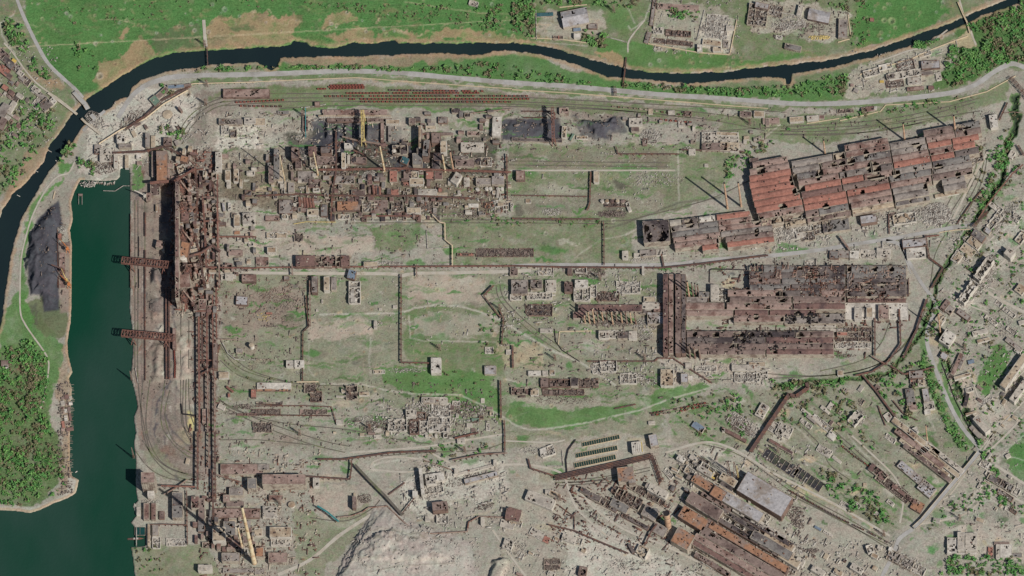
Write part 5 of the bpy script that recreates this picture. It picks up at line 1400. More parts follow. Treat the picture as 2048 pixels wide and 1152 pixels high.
DATA2 = r'''
@1 1
L the coke battery chimneys|1530 220
L the coke plant|800 100
L the by-product plant|1000 350
L the red vessels|400 470
L the zigzag gas pipe|1530 720
L the long roofless maroon hall|530 930
L the central road|1200 1040
p 12 8 rust rack 500 205 700 205 1080 195 1380 205 1700 215 2040 225|long rust-red pipe rack
p 10 6 rust2 rack 0 415 330 400 600 412 1300 415 1750 436|long dark pipe rack
p 12 5 rust2 rack 640 -100 642 200 610 400 600 600|dark vertical pipe rack
p 10 5 rust2 box 2005 80 2010 440|straight dark pipe rack
f 165 160 44 240 0 18 u .3|coke shop
f 195 255 40 90 0 12 c .2|workshop
f 120 240 36 130 0 16 b .2|workshop
f 340 150 50 90 0 14 b .2|workshop
f 400 262 130 90 0 6 g .05|workshop
f 290 250 20 60 0 12 b 0|workshop
f 282 348 46 80 0 16 g .1|workshop
f 468 312 90 66 0 9 b .3|workshop
f 520 40 140 26 0 10 d .2|workshop
f 450 50 60 60 0 16 h .2|workshop
f 560 130 150 66 0 10 b .2|coke battery
f 700 130 30 120 0 20 c .1|workshop
f 740 120 20 60 0 14 w 0|workshop
f 820 130 120 50 0 8 b .2|workshop
f 740 14 66 40 0 14 n 0|workshop|white-roofed block
f 1010 5 60 24 0 10 h 0|workshop
t 1105 55 34 34 0 8 n 0|tank
f 1190 130 60 50 -25 14 e .2|workshop|teal-painted broken block
f 1290 120 74 90 0 18 u .05|workshop
f 1360 30 46 130 -6 36 u .3|coal tower
f 1310 -60 18 170 0 30 c 0|coal tower
f 1500 20 46 90 0 22 c .05|coal tower
f 1460 100 80 60 0 14 d .2|coke battery
f 1440 160 60 90 0 12 d .3|coke battery
f 1670 150 150 60 0 10 b .1|coke battery
f 1640 110 120 30 0 10 d .2|coke battery
f 1730 20 180 66 0 10 w .35|workshop
f 1840 140 90 70 0 6 c .6|workshop
f 1440 -50 70 80 0 18 b .1|workshop
f 1180 40 60 90 0 12 d .4|workshop
p 16 8 rust2 box 1300 -64 1360 -88|dark inclined gallery
p 20 6 steel rack 690 -60 800 -30 990 0|tan inclined conveyor
p 14 5 rust2 rack 780 50 880 90|dark rack
f 705 285 160 60 0 8 g .25|workshop
m 915 262 70 44 700 4 2.2 pale 0|pile of white rubble
f 1100 258 58 90 0 9 r .15|workshop
f 1212 255 60 70 0 10 b .3|workshop
f 1270 245 60 50 0 8 c .3|workshop
f 1285 300 112 50 0 11 c 0|workshop
f 1390 250 60 60 0 9 r .1|workshop
f 1460 250 60 60 0 8 h .1|workshop
f 1602 272 56 84 -32 15 w .15|workshop
f 1820 300 118 54 0 12 g 0|workshop
f 1935 290 96 64 0 12 z .2|workshop
f 1685 298 40 60 0 10 w .2|workshop
t 1772 360 30 30 0 7 n 0|tank
t 1845 356 28 28 0 7 n 0|tank
t 1876 356 28 28 0 7 n 0|tank
t 1936 358 28 28 0 7 n 0|tank
t 1968 358 28 28 0 7 n 0|tank
f 1372 384 150 40 0 9 w .05|workshop
f 1490 398 80 22 0 8 c 0|workshop
f 820 388 110 40 0 9 b .1|workshop
p 7 8 rust tube 935 335 945 400|upright red vessel row
p 7 8 rust tube 960 340 970 405|upright red vessel row
p 7 8 rust tube 985 345 992 408|upright red vessel row
f 1112 385 62 46 0 8 r .25|workshop
p 9 8 rust tube 345 430 352 500|long rusty vessel
p 9 8 steel tube 362 430 370 505|long tan vessel
p 9 8 rust tube 385 432 392 505|long rusty vessel
p 9 8 rust tube 405 434 415 508|long rusty vessel
p 9 8 rust tube 428 436 440 508|long rusty vessel
p 9 8 rust tube 450 440 462 508|long rusty vessel
f 240 500 110 110 0 7 g .1|workshop
f 250 345 46 90 0 9 c .2|workshop
f 455 545 90 46 0 11 c .05|workshop
f 545 530 50 90 0 9 u .3|workshop
f 740 495 180 70 0 9 o .3|workshop
x 885 500 70 80 0 9 z .75|
f 1000 500 110 100 0 4 b .2|workshop
x 1130 490 90 90 0 9 d .75|
f 1262 530 110 42 0 10 c .05|workshop
x 1380 495 130 70 0 5 o .85|
f 700 580 90 36 0 7 c .4|workshop
f 130 592 110 36 0 5 p .2|workshop
p 3 2 yellow tube 300 640 400 622 640 625|thin yellow pipe
p 7 4 rust rack 860 575 1300 575|low rusty rack
f 1740 490 80 26 0 6 n 0|shed
f 1850 490 40 40 0 5 o .5|shed
m 1700 560 100 40 300 2 2 mixed 0|scattered debris
m 1940 510 60 40 200 2 2 pale 0|pale debris
q 560 430 1500 600 36 0 bdghkhu .4 5 10
q 560 230 1500 410 26 0 bdghkru .3 6 12
q 90 20 560 600 26 0 bcgwu .3 6 12
q 1500 230 2048 560 16 0 cgwu .3 5 9
p 8 3.5 fence tube 1410 565 1470 626 1510 632 1512 765 1570 812 1570 972|zigzag cream gas pipe
w 3 2 pale 1365 690 1372 840 1545 830|low grey wall round an empty yard
x 165 728 160 44 0 7 c .45|
x 340 742 70 66 0 8 b .6|
f 125 848 70 44 0 13 c 0|workshop
f 50 940 100 70 0 5 p .4|workshop
f 395 935 150 84 0 15 h .04|factory hall
x 575 935 230 84 0 14 h .55|factory hall|long roofless maroon hall in the middle
f 712 935 66 84 0 14 h .05|factory hall
f 918 960 110 36 0 10 c .05|workshop
p 8 5 rust box 0 990 290 985|rust-red pipe
p 8 5 rust rack 290 985 860 982 1560 978 2048 976|long rust-red pipe rack
m 1200 690 220 14 60 1.5 1.8 mixed -5|debris
m 1060 955 120 14 200 2 2 pale 0|pale debris
f 1675 882 130 20 0 5 r .5|workshop
f 245 1072 42 30 0 6 g 0|shed
p 12 5 steel box 288 960 290 1050|short pale gantry
p 9 5 steel box 1284 965 1284 1060|pale pipe gantry over the central road
x 1990 866 460 66 0 4 b .85|
@1 2
L the transformer yard|200 120
L the vertical dark pipe|1160 300
L the square ploughed yard|1500 320
L the white office block|1440 620
L the ruined central works|1350 1000
L the long cream shed|140 780
f 468 -30 44 130 0 17 g .15|workshop
f 566 -35 44 110 0 15 c .1|workshop
f 622 -35 40 100 0 12 g .1|workshop
x 788 30 90 170 0 14 n .4|
f 765 -110 60 66 -15 12 l .2|workshop
f 530 105 14 26 0 5 w 0|shed
f 1112 148 34 22 0 5 w 0|shed
f 490 178 22 16 0 4 w 0|shed
f 995 168 26 16 0 4 w 0|shed
p 10 5 steel box 430 -60 432 310|wide grey pipe gallery
p 8 3 rust2 rack 400 60 420 310 375 350 372 740|dark pipe rack
p 10 4.5 rust2 box 1160 -110 1160 590|long straight dark pipe gallery
p 8 5 rust2 box 1160 596 1400 600|low dark pipe
m 130 60 110 60 320 1.5 1.6 steel 0|small grey transformers and posts
m 250 120 80 60 200 1.5 1.6 mixed 0|rusty scrap posts
m 60 230 60 40 90 1.5 1.6 yellow 0|yellow scrap
m 100 305 80 6 60 1.5 2 mixed -3|row of dark cable drums
f 105 202 50 14 0 4 r 0|trailer
f 955 290 22 56 0 10 w .2|tower
m 985 290 30 24 60 2 2 pale 0|pale rubble
f 270 606 56 50 0 10 n 0|house
f 346 606 74 54 0 10 n .1|house
m 350 680 40 20 80 2 1.6 pale 0|white rubble
f 1440 618 78 120 0 15 n .25|office block
f 1875 655 92 66 0 9 z .05|workshop
x 1865 495 64 50 0 5 w .6|
f 2024 512 46 36 0 5 w 0|house
f 985 668 90 28 0 4 c .4|shed
m 1200 660 160 20 300 1.5 1.6 pale 0|pale litter
f 145 782 270 46 0 6 n .03|long shed
f 140 815 270 16 0 4 o .2|long shed
p 8 5 fence box 325 752 500 750|white roof strip
x 430 795 90 70 0 9 d .75|
x 480 860 90 80 0 10 d .8|
x 765 825 90 110 0 14 d .75|
f 865 845 80 26 0 7 c .2|workshop
f 680 866 80 12 0 5 w 0|shed
f 700 820 30 26 0 8 c .2|workshop
p 5 3 rust2 rack 0 928 210 936|dark scrap rack
p 6 3 rust2 box 0 945 380 942 605 950 640 1075|dark thin trestle
p 5 3 rust2 rack 0 1015 600 1022|dark trestle
x 75 990 240 46 0 3 b .9|
x 460 990 220 40 0 3 p .9|
x 50 1110 150 80 0 6 d .6|
f 670 1072 52 34 0 7 w .1|shed
f 1420 895 190 44 0 9 w .25|workshop
x 1400 900 120 30 0 12 g .4|
f 1500 900 60 44 0 10 w .1|workshop
x 1240 1000 80 62 0 14 w .35|
x 1320 1015 70 50 0 12 r .6|
x 1480 975 150 110 0 6 n .8|
x 1130 1090 150 90 0 12 w .6|
x 1465 1085 170 120 0 10 n .55|
x 1265 1105 70 110 0 12 b .5|
x 1340 1110 60 100 0 10 w .6|
m 1380 1030 220 130 1500 4 2.6 pale 0|wide spread of white rubble
m 950 1110 110 60 400 3 2.2 mixed 8|grey scrap heap
m 1700 980 160 60 500 2.5 2.2 mixed -5|brown debris
m 820 1060 120 30 260 2 2 pale 12|row of rusty and white drums
q 1560 880 1900 1140 10 0 wcgb .5 3 6
f 1755 1055 60 26 0 6 t .2|workshop
p 9 4 rust2 box 1950 180 1980 240 1965 450|dark pipe gallery
p 10 6 rust2 box 1955 740 1960 1040|dark pipe gallery
p 9 5 rust2 box 1985 1060 1990 1152 1990 1310|dark pipe gallery
p 12 6 rust2 box 1820 60 1900 -20|dark pipe gallery
p 9 4 rust2 box 1822 64 1920 190 1960 240|dark pipe gallery
@2 1
L the rolling mill|1700 700
L the twin mill chimneys|1750 400
L the burnt tank row|830 500
L the isolated brown tower|60 260
f 68 250 70 72 0 14 p 0|workshop
f 675 262 40 90 0 11 c .05|workshop
f 130 455 40 30 0 4 c .5|shed
x 830 470 200 50 0 6 b .7|
m 800 560 120 30 500 2.5 2.2 mixed 0|burnt brown debris
t 722 455 30 30 0 8 n 0|tank
t 760 455 30 30 0 8 c 0|tank
t 800 455 30 30 0 8 b 0|tank
t 845 455 30 30 0 8 c 0|tank
t 885 460 34 34 0 8 b 0|tank
f 932 500 24 70 20 8 w .2|tank
m 1140 280 240 60 300 1.5 2 pale 0|demolished foundation blocks
m 320 545 80 30 250 2 2 pale 0|pile of white blocks
m 900 80 200 6 80 1.5 2 pale 0|row of small pale posts
p 9 4 rust2 box 732 620 735 740 736 970|straight dark pipe gallery
p 8 5 rust2 box 630 220 622 480 600 530|thin dark pipe
p 6 5 rust2 rack 0 595 400 600 700 600|low dark trestle
p 9 6 rust2 rack 0 975 400 985 1200 990 1500 960 2048 890|long dark pipe rack
p 5 4 rust2 box 0 410 600 420|thin dark pipe
p 8 5 rust2 rack 1195 880 1215 980|short dark gantry
p 8 4 rust2 box 830 20 850 80 1340 80|dark pipe rack
p 7 5 rust2 box 1350 45 1850 60 |dark pipe rack
f 1620 20 200 60 0 9 b .3|workshop
f 1740 20 150 70 -3 9 c .4|workshop
f 905 885 44 60 0 12 w .2|workshop
f 1000 888 50 30 0 7 w .2|workshop
f 1090 870 130 50 5 8 g .2|workshop
f 1190 865 80 46 5 7 w .6|workshop
m 1050 920 120 16 200 1.5 1.8 pale 5|pale rubble
f 1940 145 70 66 8 17 b .3|workshop
f 1555 170 30 24 0 4 w 0|shed
f 1440 60 50 40 0 9 w .2|workshop
m 1400 50 60 30 100 2 2 pale 0|rubble
w 3 2 dark 1580 1110 1582 1010 1600 1002 1880 1010|thin dark fence
x 550 1005 90 40 0 9 n .7|
x 270 1015 120 60 0 6 c .8|
f 460 1015 30 50 0 10 b .2|workshop
f 1048 1010 14 60 0 9 w .1|workshop
m 600 1030 160 40 500 3 2 mixed 0|brown debris
f 15 1020 60 60 0 8 b .4|workshop
@2 2
L the row of slender chimneys|800 240
L the converter shop|1320 300
L the open-hearth halls|1800 200
L the ruined laboratory|740 620
L the burnt sheds|1100 780
f 60 -10 130 110 0 13 g .2|workshop
f 195 -30 90 66 0 13 g .25|workshop
f 310 -20 80 90 0 11 w .4|workshop
x 220 60 200 50 0 9 w .5|
x 30 70 90 40 0 8 w .5|
f 555 -35 100 60 0 14 n .1|workshop
x 560 40 130 110 0 12 n .45|
f 450 -10 60 80 0 14 b .3|workshop
x 640 20 70 90 0 10 w .6|
x 765 60 180 70 0 8 b .85|
x 930 -10 190 100 0 8 w .8|
f 1100 90 90 40 0 8 c .1|workshop
f 1110 140 130 44 0 13 w .2|workshop
f 1190 155 110 60 0 12 p .2|workshop
f 1150 240 130 90 0 12 z .25|workshop
f 1210 95 60 40 0 8 c 0|workshop
x 215 172 210 90 0 7 k .65|
f 785 160 510 54 0 13 h .18|coke battery|long maroon battery building behind the slender chimneys
f 540 215 100 50 0 12 h .15|coke battery
m 820 285 200 26 500 3 2.2 mixed 0|brown rubble under the chimneys
m 1080 290 90 60 500 3 2.2 pale 0|pale rubble
f 275 338 100 30 0 6 w .05|workshop
f 735 370 80 60 0 12 w .3|workshop
x 830 365 120 56 0 9 w .6|
f 900 375 110 50 0 9 d .3|workshop
f 965 375 60 60 0 12 w .2|workshop
m 1070 380 70 40 200 2 2 pale 0|rubble
f 1130 480 20 20 0 5 c 0|shed
x 770 620 130 80 0 12 n .6|
x 680 640 70 80 0 7 n .85|
m 740 640 120 60 700 4 2.2 pale 0|heap of white rubble
x 930 720 130 80 0 9 w .75|
m 960 720 110 50 500 3 2.2 pale 0|pale rubble
f 1240 715 100 130 0 13 c .25|workshop
f 1380 720 56 70 0 17 z 0|tower|small grey-roofed white-walled tower
f 1425 720 44 34 0 7 n .1|shed
f 1412 620 50 40 0 8 w .1|shed
x 1550 640 170 40 0 5 w .6|
f 1870 635 220 40 0 9 w .1|workshop
f 1960 610 130 36 0 9 c .1|workshop
x 1880 710 200 70 0 9 n .75|
m 1900 720 130 50 600 3 2.2 pale 0|white rubble
x 2000 690 90 60 0 8 w .6|
f 180 680 100 34 0 7 n .1|workshop
f 265 680 40 36 0 7 w .2|shed
f 322 675 40 36 0 6 c .4|shed
f 260 755 60 70 0 9 b .3|workshop
x 390 755 180 60 0 10 b .4|
f 500 752 60 66 0 11 d .1|workshop
x 610 755 160 66 0 8 b .8|
x 100 820 210 50 0 9 h .6|
f 180 830 60 50 0 10 c .3|workshop
x 410 830 330 46 0 5 b .7|
m 430 890 260 40 300 1.5 1.8 mixed 0|rusty scrap
p 4 4 rust2 rack 820 965 990 930|short dark trestle
f 1118 1076 54 24 5 6 w 0|shed
x 1850 1090 260 90 -33 5 w .7|
m 1850 1080 120 60 600 2 2 pale -33|pale rubble
f 1490 1110 100 50 -33 8 l .3|house
f 2000 980 70 110 -30 9 w .4|house
w 3 2 dark 340 330 350 430 400 500 540 590|thin dark pipe on the ground
w 2.5 2 fence 370 460 380 350 640 345|low pale wall
p 5 4 rust2 rack 600 585 1140 585 1170 560 1300 562|thin dark pipe rack
p 5 4 rust2 rack 1300 570 1600 760 |thin dark pipe rack
p 9 6 rust2 box 5 460 8 640|dark pipe gallery
@3 1
L the east end of the rolling mill|1450 300
L the demolished warehouse|1340 560
L the east road junction|1000 780
L the switchyard south of the mill|800 870
x 160 700 160 130 8 6 n .9|
m 190 690 170 80 1500 5 2.6 pale 10|big field of white concrete rubble
x 30 650 70 80 0 8 w .6|
x 100 585 180 50 8 8 y .6|
m 100 585 110 26 300 3 2.2 yellow 8|yellowish rubble
x 320 730 110 70 6 7 u .7|
f 545 650 210 90 8 11 u .45|workshop
f 805 600 130 60 8 15 z .05|workshop|pale block with bright white south wall
x 430 670 130 80 8 8 g .7|
f 290 560 40 70 0 12 w .4|workshop
x 1090 590 180 80 8 9 c .45|
x 1000 575 60 60 8 9 b .5|
m 1350 560 120 90 2200 4 2.4 pale 0|wide field of grey concrete wreckage
m 1220 560 60 60 300 3 2 pale 0|white dust and blocks
x 1640 110 160 70 14 9 u .75|
x 1600 150 90 70 14 7 n .85|
m 1640 130 80 40 400 3 2 pale 0|blue-white rubble
f 1530 310 100 24 12 7 c .1|workshop
f 1430 400 190 26 11 7 c 0|long shed|long cream annex along the mill
f 1040 480 240 20 11 8 c 0|long shed|long cream annex along the mill
f 1200 445 100 24 11 7 c .1|workshop
f 530 560 700 16 9 8 c .1|long shed|very long cream annex along the mill
f 1172 790 190 60 6 11 z .1|workshop
f 1185 870 150 80 5 9 n .3|workshop
f 530 885 70 56 -3 9 u .1|workshop
f 605 880 90 56 -3 9 g .2|workshop
f 690 885 70 60 -3 12 n .1|workshop
x 800 880 120 66 -3 6 n .8|
f 925 870 110 70 -3 9 w .2|workshop
f 790 875 130 60 -3 4 w .5|workshop
x 340 960 90 60 0 6 n .8|
p 12 8 steel box 575 738 655 850|wide grey pipe bridge over the road
p 7 6 rust2 box 945 300 935 480|brown roof gangway
p 6 4 rust2 box 965 560 970 720|dark pipe
p 11 5 rust box 2040 165 1956 236 1760 480 1684 600|long rust-red pipe
p 9 6 rust2 rack 1260 730 1290 910 1400 990 1310 1150|brown elevated pipe
p 7 5 rust rack 1270 740 1370 730|brown pipe
p 5 3 rust2 rack 1510 640 1640 450 1730 350|dark rail trestle
w 3 1.5 fence 1370 710 1500 690 1620 685|low brown wall
p 14 10 rust2 rack 1640 660 1760 540|pipe bridge
f 1510 900 60 90 -35 7 w .4|house
f 1650 790 110 60 -38 7 c .4|house
x 1830 590 120 60 52 8 w .6|house
x 1725 985 200 60 54 26 w .5|apartment house
m 1720 1010 160 60 1200 4 2.4 pale 48|wide heap of pale rubble from a collapsed apartment block
m 1900 580 160 50 600 3 2.2 pale 50|pale rubble along a street
f 1600 920 60 40 -35 5 w .2|house
f 1950 80 40 60 -30 8 w .3|workshop
p 12 7 rust2 rack 2000 10 2048 90|dark rack
@3 2
L the east town|1750 500
L the dark pipe crossing|950 600
L the canal road|1300 500
L the white annex halls|820 200
L the long apartment blocks|1980 700
f 870 185 500 130 0 5 n .05|factory hall|wide low white annex platform
f 720 205 56 90 0 15 w .02|workshop
f 812 195 48 80 0 13 c 0|workshop
f 925 190 80 110 0 16 p .05|workshop
f 1000 190 60 80 0 6 n .3|workshop
f 975 -10 300 120 0 12 k .5|factory hall
f 870 95 460 30 0 9 h .15|factory hall
x 690 365 280 120 0 8 u .7|
f 595 368 86 30 0 11 r 0|workshop|rust-red roof patch
x 680 450 280 50 0 7 w .8|
f 440 295 200 24 0 9 w .3|workshop
f 580 680 44 40 0 8 c .1|shed
p 10 5 rust2 box 855 240 855 545|dark straight pipe
p 10 6 rust2 box 1050 170 1062 450 960 590 830 670 700 700|dark pipe gallery
p 10 7 rust2 box 1270 90 1230 200 1190 330 1080 560|dark pipe gallery
p 10 6 steel box 830 545 940 610 960 595|tan pipe bridge
p 10 6 rust2 box 980 620 1090 690 1230 660 1330 630|dark pipe gallery
p 10 7 rust2 box 760 700 870 830 1010 1020 1090 1130|dark pipe gallery
p 15 13 rust2 box -140 1310 170 850 220 870 320 800 310 760|wide brown gallery
p 6 4 rust2 box 1000 900 1080 1000 1200 1060|dark pipe
p 5 4 rust2 box 880 940 940 1100|dark pipe

f 1435 395 90 110 -33 18 n .25|apartment house
f 1380 240 60 70 -35 8 c .2|house
f 1625 590 50 30 15 6 l 0|house|blue-roofed house
f 1185 690 110 56 3 12 g .3|workshop
x 1170 760 60 50 0 8 r .6|
x 1230 750 50 60 0 8 c .4|
f 1140 870 66 130 8 11 u .1|workshop
f 1160 945 60 60 8 11 p .05|workshop
f 1265 860 50 110 10 10 z 0|workshop
f 1290 940 80 60 10 9 w .05|workshop
f 1275 990 50 30 10 8 n 0|house
x 700 1035 70 110 -42 16 w .55|
m 720 1040 60 70 400 5 2 pale -42|pale rubble
f 350 1030 200 22 -38 6 w .2|long shed
x 430 1080 180 50 -38 6 n .5|
f 500 940 30 60 -35 6 w .2|house
x 60 1120 160 80 -30 8 w .6|house
f 960 1030 50 60 35 6 w .1|house
f 1165 1140 70 40 20 10 n 0|house
x 1600 20 190 60 54 24 n .55|apartment house
m 1600 60 110 50 900 4 2.4 pale 52|heap of white rubble
x 1740 900 120 40 40 4 c .8|house
m 620 540 80 20 80 1.5 2 mixed 0|debris
q 1650 700 2048 1140 8 -35 cgpbu .4 4 7
q 380 780 900 1140 10 -36 wcgb .4 4 8
q 1060 140 1360 260 0 0 w 0 4 5
w 3 2 dark 1390 600 1500 900 1620 1140|dark wall along the canal road
@2 3
L the settling beds|700 150
L the rusty square hall|910 340
L the broad round chimney|1240 700
L the south-east mills|1650 750
L the burnt pipe yard|950 530
L the curved green siding|650 680
L the rubble field|250 900
f 1005 118 92 80 6 16 n 0|workshop|white-and-yellow striped hall
f 1133 66 66 92 12 16 z 0|workshop
x 285 150 110 74 18 8 n .5|
f 250 160 50 60 10 8 n .3|house
m 150 145 90 30 160 2 2 pale 0|white rubble
f 910 335 128 110 6 24 o .06|factory hall|square rusty-roofed hall
f 960 385 56 40 6 24 g .3|workshop
p 10 20 rust2 rack 345 368 700 290 1130 190|wide dark pipe rack
p 10 16 rust2 rack 1125 195 1160 290 1195 400|wide dark pipe rack
p 8 6 rust2 box 130 215 150 290 340 350|dark pipe rack
w 3 2 pale 400 150 410 275 280 275|thin pale yard wall
p 4 4 dark box 440 320 432 220 450 140 510 60|curved dark ditch pipe
f 225 540 230 80 -22 13 w .08|factory hall
f 345 498 100 40 -22 9 c .1|workshop
f 285 475 40 30 0 8 w 0|shed
f 595 478 100 40 -28 9 d .1|workshop
f 660 520 100 50 -28 9 d .3|workshop
x 745 560 120 60 -28 8 d .6|
x 860 470 120 60 -28 12 k .8|
x 930 530 220 90 -28 12 k .8|
x 1010 450 140 60 -28 11 d .7|
f 1165 470 160 60 -28 17 w .15|workshop
f 1090 430 40 40 -28 14 g .1|workshop
x 1150 530 160 50 -28 9 k .7|
f 860 590 150 66 -28 9 u .1|workshop
f 800 610 80 26 -28 6 d .2|workshop
f 1105 645 120 90 -28 14 g .02|workshop
t 1145 628 46 46 0 17 u 0|tank
f 985 715 240 30 -28 6 d .5|workshop
f 1180 780 110 80 -28 8 g .02|workshop
m 820 665 90 14 160 2 2 pale -28|white rubble
p 12 6 rust2 box 1160 735 1110 800 1060 910|dark gallery
p 9 5 rust2 rack 290 740 500 790 720 885 930 970|long dark pipe rack
p 5 3 rust2 box 380 590 500 680 500 780|thin dark pipe
x 1040 950 90 90 -25 12 c .75|
f 955 930 24 80 30 9 d 0|workshop
f 455 850 110 50 -20 9 w .2|house
x 530 870 60 60 -20 6 c .5|
f 210 820 140 60 -30 4 w .3|workshop
f 275 860 50 50 -25 5 r .2|shed
f 15 660 110 100 -15 11 h .1|workshop
x 30 720 100 50 -20 7 c .6|
x 320 1055 130 90 0 5 p .88|
m 320 1055 80 50 400 2 2 mixed 0|brown rubble
f 565 1112 60 70 -10 11 b .1|workshop
m 60 930 90 60 200 1.5 2 pale -30|pale litter
m 900 1060 180 50 260 1.5 2 pale 0|bright white spoil
m 1450 270 150 80 1200 4 2.4 pale -30|big heap of tan and white rubble
x 1510 240 110 80 -32 14 u .6|
x 1560 290 120 60 -32 16 w .5|
f 1350 210 60 40 -32 14 n .4|workshop
x 1420 310 80 60 -32 12 c .5|
x 1600 330 100 60 -32 16 y .5|
f 1730 380 140 60 -32 18 c .1|workshop
f 1720 430 110 50 -32 12 d .5|workshop
x 1250 330 90 40 -50 6 n .8|
f 1530 408 190 70 -32 20 o .2|factory hall
f 1540 590 300 96 -32 24 b .01|factory hall|long brown-grey mill bay
f 1650 490 110 84 -32 27 o .02|factory hall|orange rusty mill bay head
f 1830 590 380 84 -31 26 z .03|factory hall|long light grey mill bay
f 1700 452 200 18 -31 28 c .1|factory hall
f 1450 690 230 100 -32 22 o .05|factory hall|orange rusty mill bay
f 1600 760 130 90 -32 20 b .1|factory hall
f 1367 850 150 130 -29 24 o .05|factory hall|square orange rusty hall
x 1760 700 240 60 -32 14 w .5|
x 1900 790 260 60 -32 14 g .7|
x 1990 690 110 110 -32 12 c .8|
m 1930 720 120 60 900 5 2.6 pale -32|pale collapsed roof rubble
m 1790 800 240 40 500 3 2.2 mixed -32|dark wreckage
x 1560 1040 160 40 -32 9 w .6|
m 1620 1080 120 30 400 3 2.2 pale -32|pale rubble
f 1900 550 20 20 0 8 w 0|shed
q 1250 180 1500 460 8 -30 wcug .6 6 14
q 0 780 700 1140 6 -25 wcp .5 4 7
@@
f 1529 988 104 44 -31 27 z .01|factory hall|huge plain light grey roof
f 1484 1108 190 16 -30.5 22 b .05|factory hall|long brown mill bay
f 1476 1122 200 13 -30.5 20 p .05|factory hall|long pinkish mill bay
f 1468 1132 190 10 -30.5 17 h .1|factory hall|long maroon mill bay
f 1497 1094 180 14 -30.5 22 o .08|factory hall|long orange mill bay
f 1505 1078 160 9 -30.5 15 d .4|factory hall|long charred mill bay
f 1543 1090 90 18 -30.5 20 u .1|factory hall|broad grey mill bay
@3 3
L the sloping road bridge|1400 580
L the striped depot hall|1300 230
L the dark bin rows|220 310
L the south-east depot|1600 900
L the far south-east quarter|1900 500
L the long coal train|560 680
f 1185 40 470 44 -38 12 c .05|factory hall|outer cream depot bay
f 1210 130 480 40 -38 13 p .1|factory hall|long pinkish depot bay
f 1250 200 480 40 -38 12 c .12|factory hall|long cream depot bay
f 1275 245 470 36 -38 13 b .35|factory hall|burnt brown depot bay
f 1350 215 460 36 -38 12 c .1|factory hall|pale depot bay
f 1410 200 380 34 -38 12 w .15|factory hall|pale eastern depot bay
f 1165 345 300 60 -40 9 z .1|workshop
f 1270 450 130 90 -40 11 z .25|workshop
f 1200 400 300 24 -40 7 g .2|workshop
f 880 320 160 60 -38 10 h .5|workshop
x 1000 440 320 70 -38 8 p .6|
f 1090 500 240 24 -38 9 h .2|workshop
f 1195 590 90 80 -30 9 o .3|workshop
m 1060 480 160 40 500 3 2 mixed -38|brown rubble
f 450 150 120 60 -30 5 w .4|house
f 510 30 60 50 -38 6 n .3|house
f 550 220 80 22 -38 4 w .2|shed
f 980 565 60 30 -38 5 w .3|house
f 775 420 30 26 0 4 c 0|shed
x 980 50 90 40 -35 5 w .6|
f 1350 705 52 30 -10 8 w .1|house
x 1860 400 220 60 -30 9 u .3|
x 1960 460 110 60 -30 8 w .6|
x 1740 260 90 60 -30 6 n .7|
f 1765 195 16 70 -35 8 n 0|wall block
f 1920 190 40 30 30 6 w 0|house
x 1480 905 90 120 0 13 n .3|
f 1545 870 54 140 0 15 w .02|workshop
f 1625 875 90 140 0 13 w .15|workshop
f 1550 970 240 14 0 7 n 0|workshop
f 1840 955 28 110 0 9 w .05|workshop
f 1905 950 90 100 0 9 n .02|workshop
f 1780 960 40 80 0 5 r .5|workshop
f 1990 985 80 30 0 5 u .1|workshop
f 1870 890 120 20 0 6 b .3|workshop
m 1860 755 60 20 30 2 2.6 mixed 0|parked dark trucks
m 1620 735 40 8 16 2 2.6 mixed 0|parked dark trucks in a row
m 2010 870 30 60 40 2 2 pale 0|pale parked trucks
x 1060 1020 220 80 -27 9 g .55|
x 1190 1090 140 70 -27 7 w .6|
m 1120 1050 140 60 700 3 2.2 pale -27|pale rubble
f 255 1035 66 50 -30 12 w .1|house
f 400 1110 110 50 -32 12 w .1|workshop
f 710 1090 100 46 -32 13 w .1|workshop
x 815 930 50 60 20 14 n .5|
f 893 920 34 26 -20 9 w 0|shed
f 560 1120 70 40 -30 9 c .4|house
f 980 935 30 30 -20 9 n 0|shed
m 200 640 90 60 300 3 2.2 mixed -30|brown machinery wreckage
m 240 730 60 40 200 3 2.2 mixed -30|brown machinery wreckage
m 160 930 140 50 700 3 2.2 pale -10|pale rubble
m 350 950 60 20 200 2 2 mixed 0|reddish debris
f 400 770 60 20 -30 5 l 0|shed
f 480 810 80 20 -30 4 w .3|shed
f 90 870 260 60 -31 14 c .2|factory hall
f 60 800 200 16 -31 10 u .3|factory hall
x 60 970 180 60 -31 12 k .6|
f 60 1090 180 110 -31 16 h .3|factory hall
q 150 980 860 1150 10 -30 wcgp .4 5 9
q 1680 180 2048 640 8 -32 wcg .4 4 8
q 640 540 1040 700 2 -38 wc .4 4 6
'''
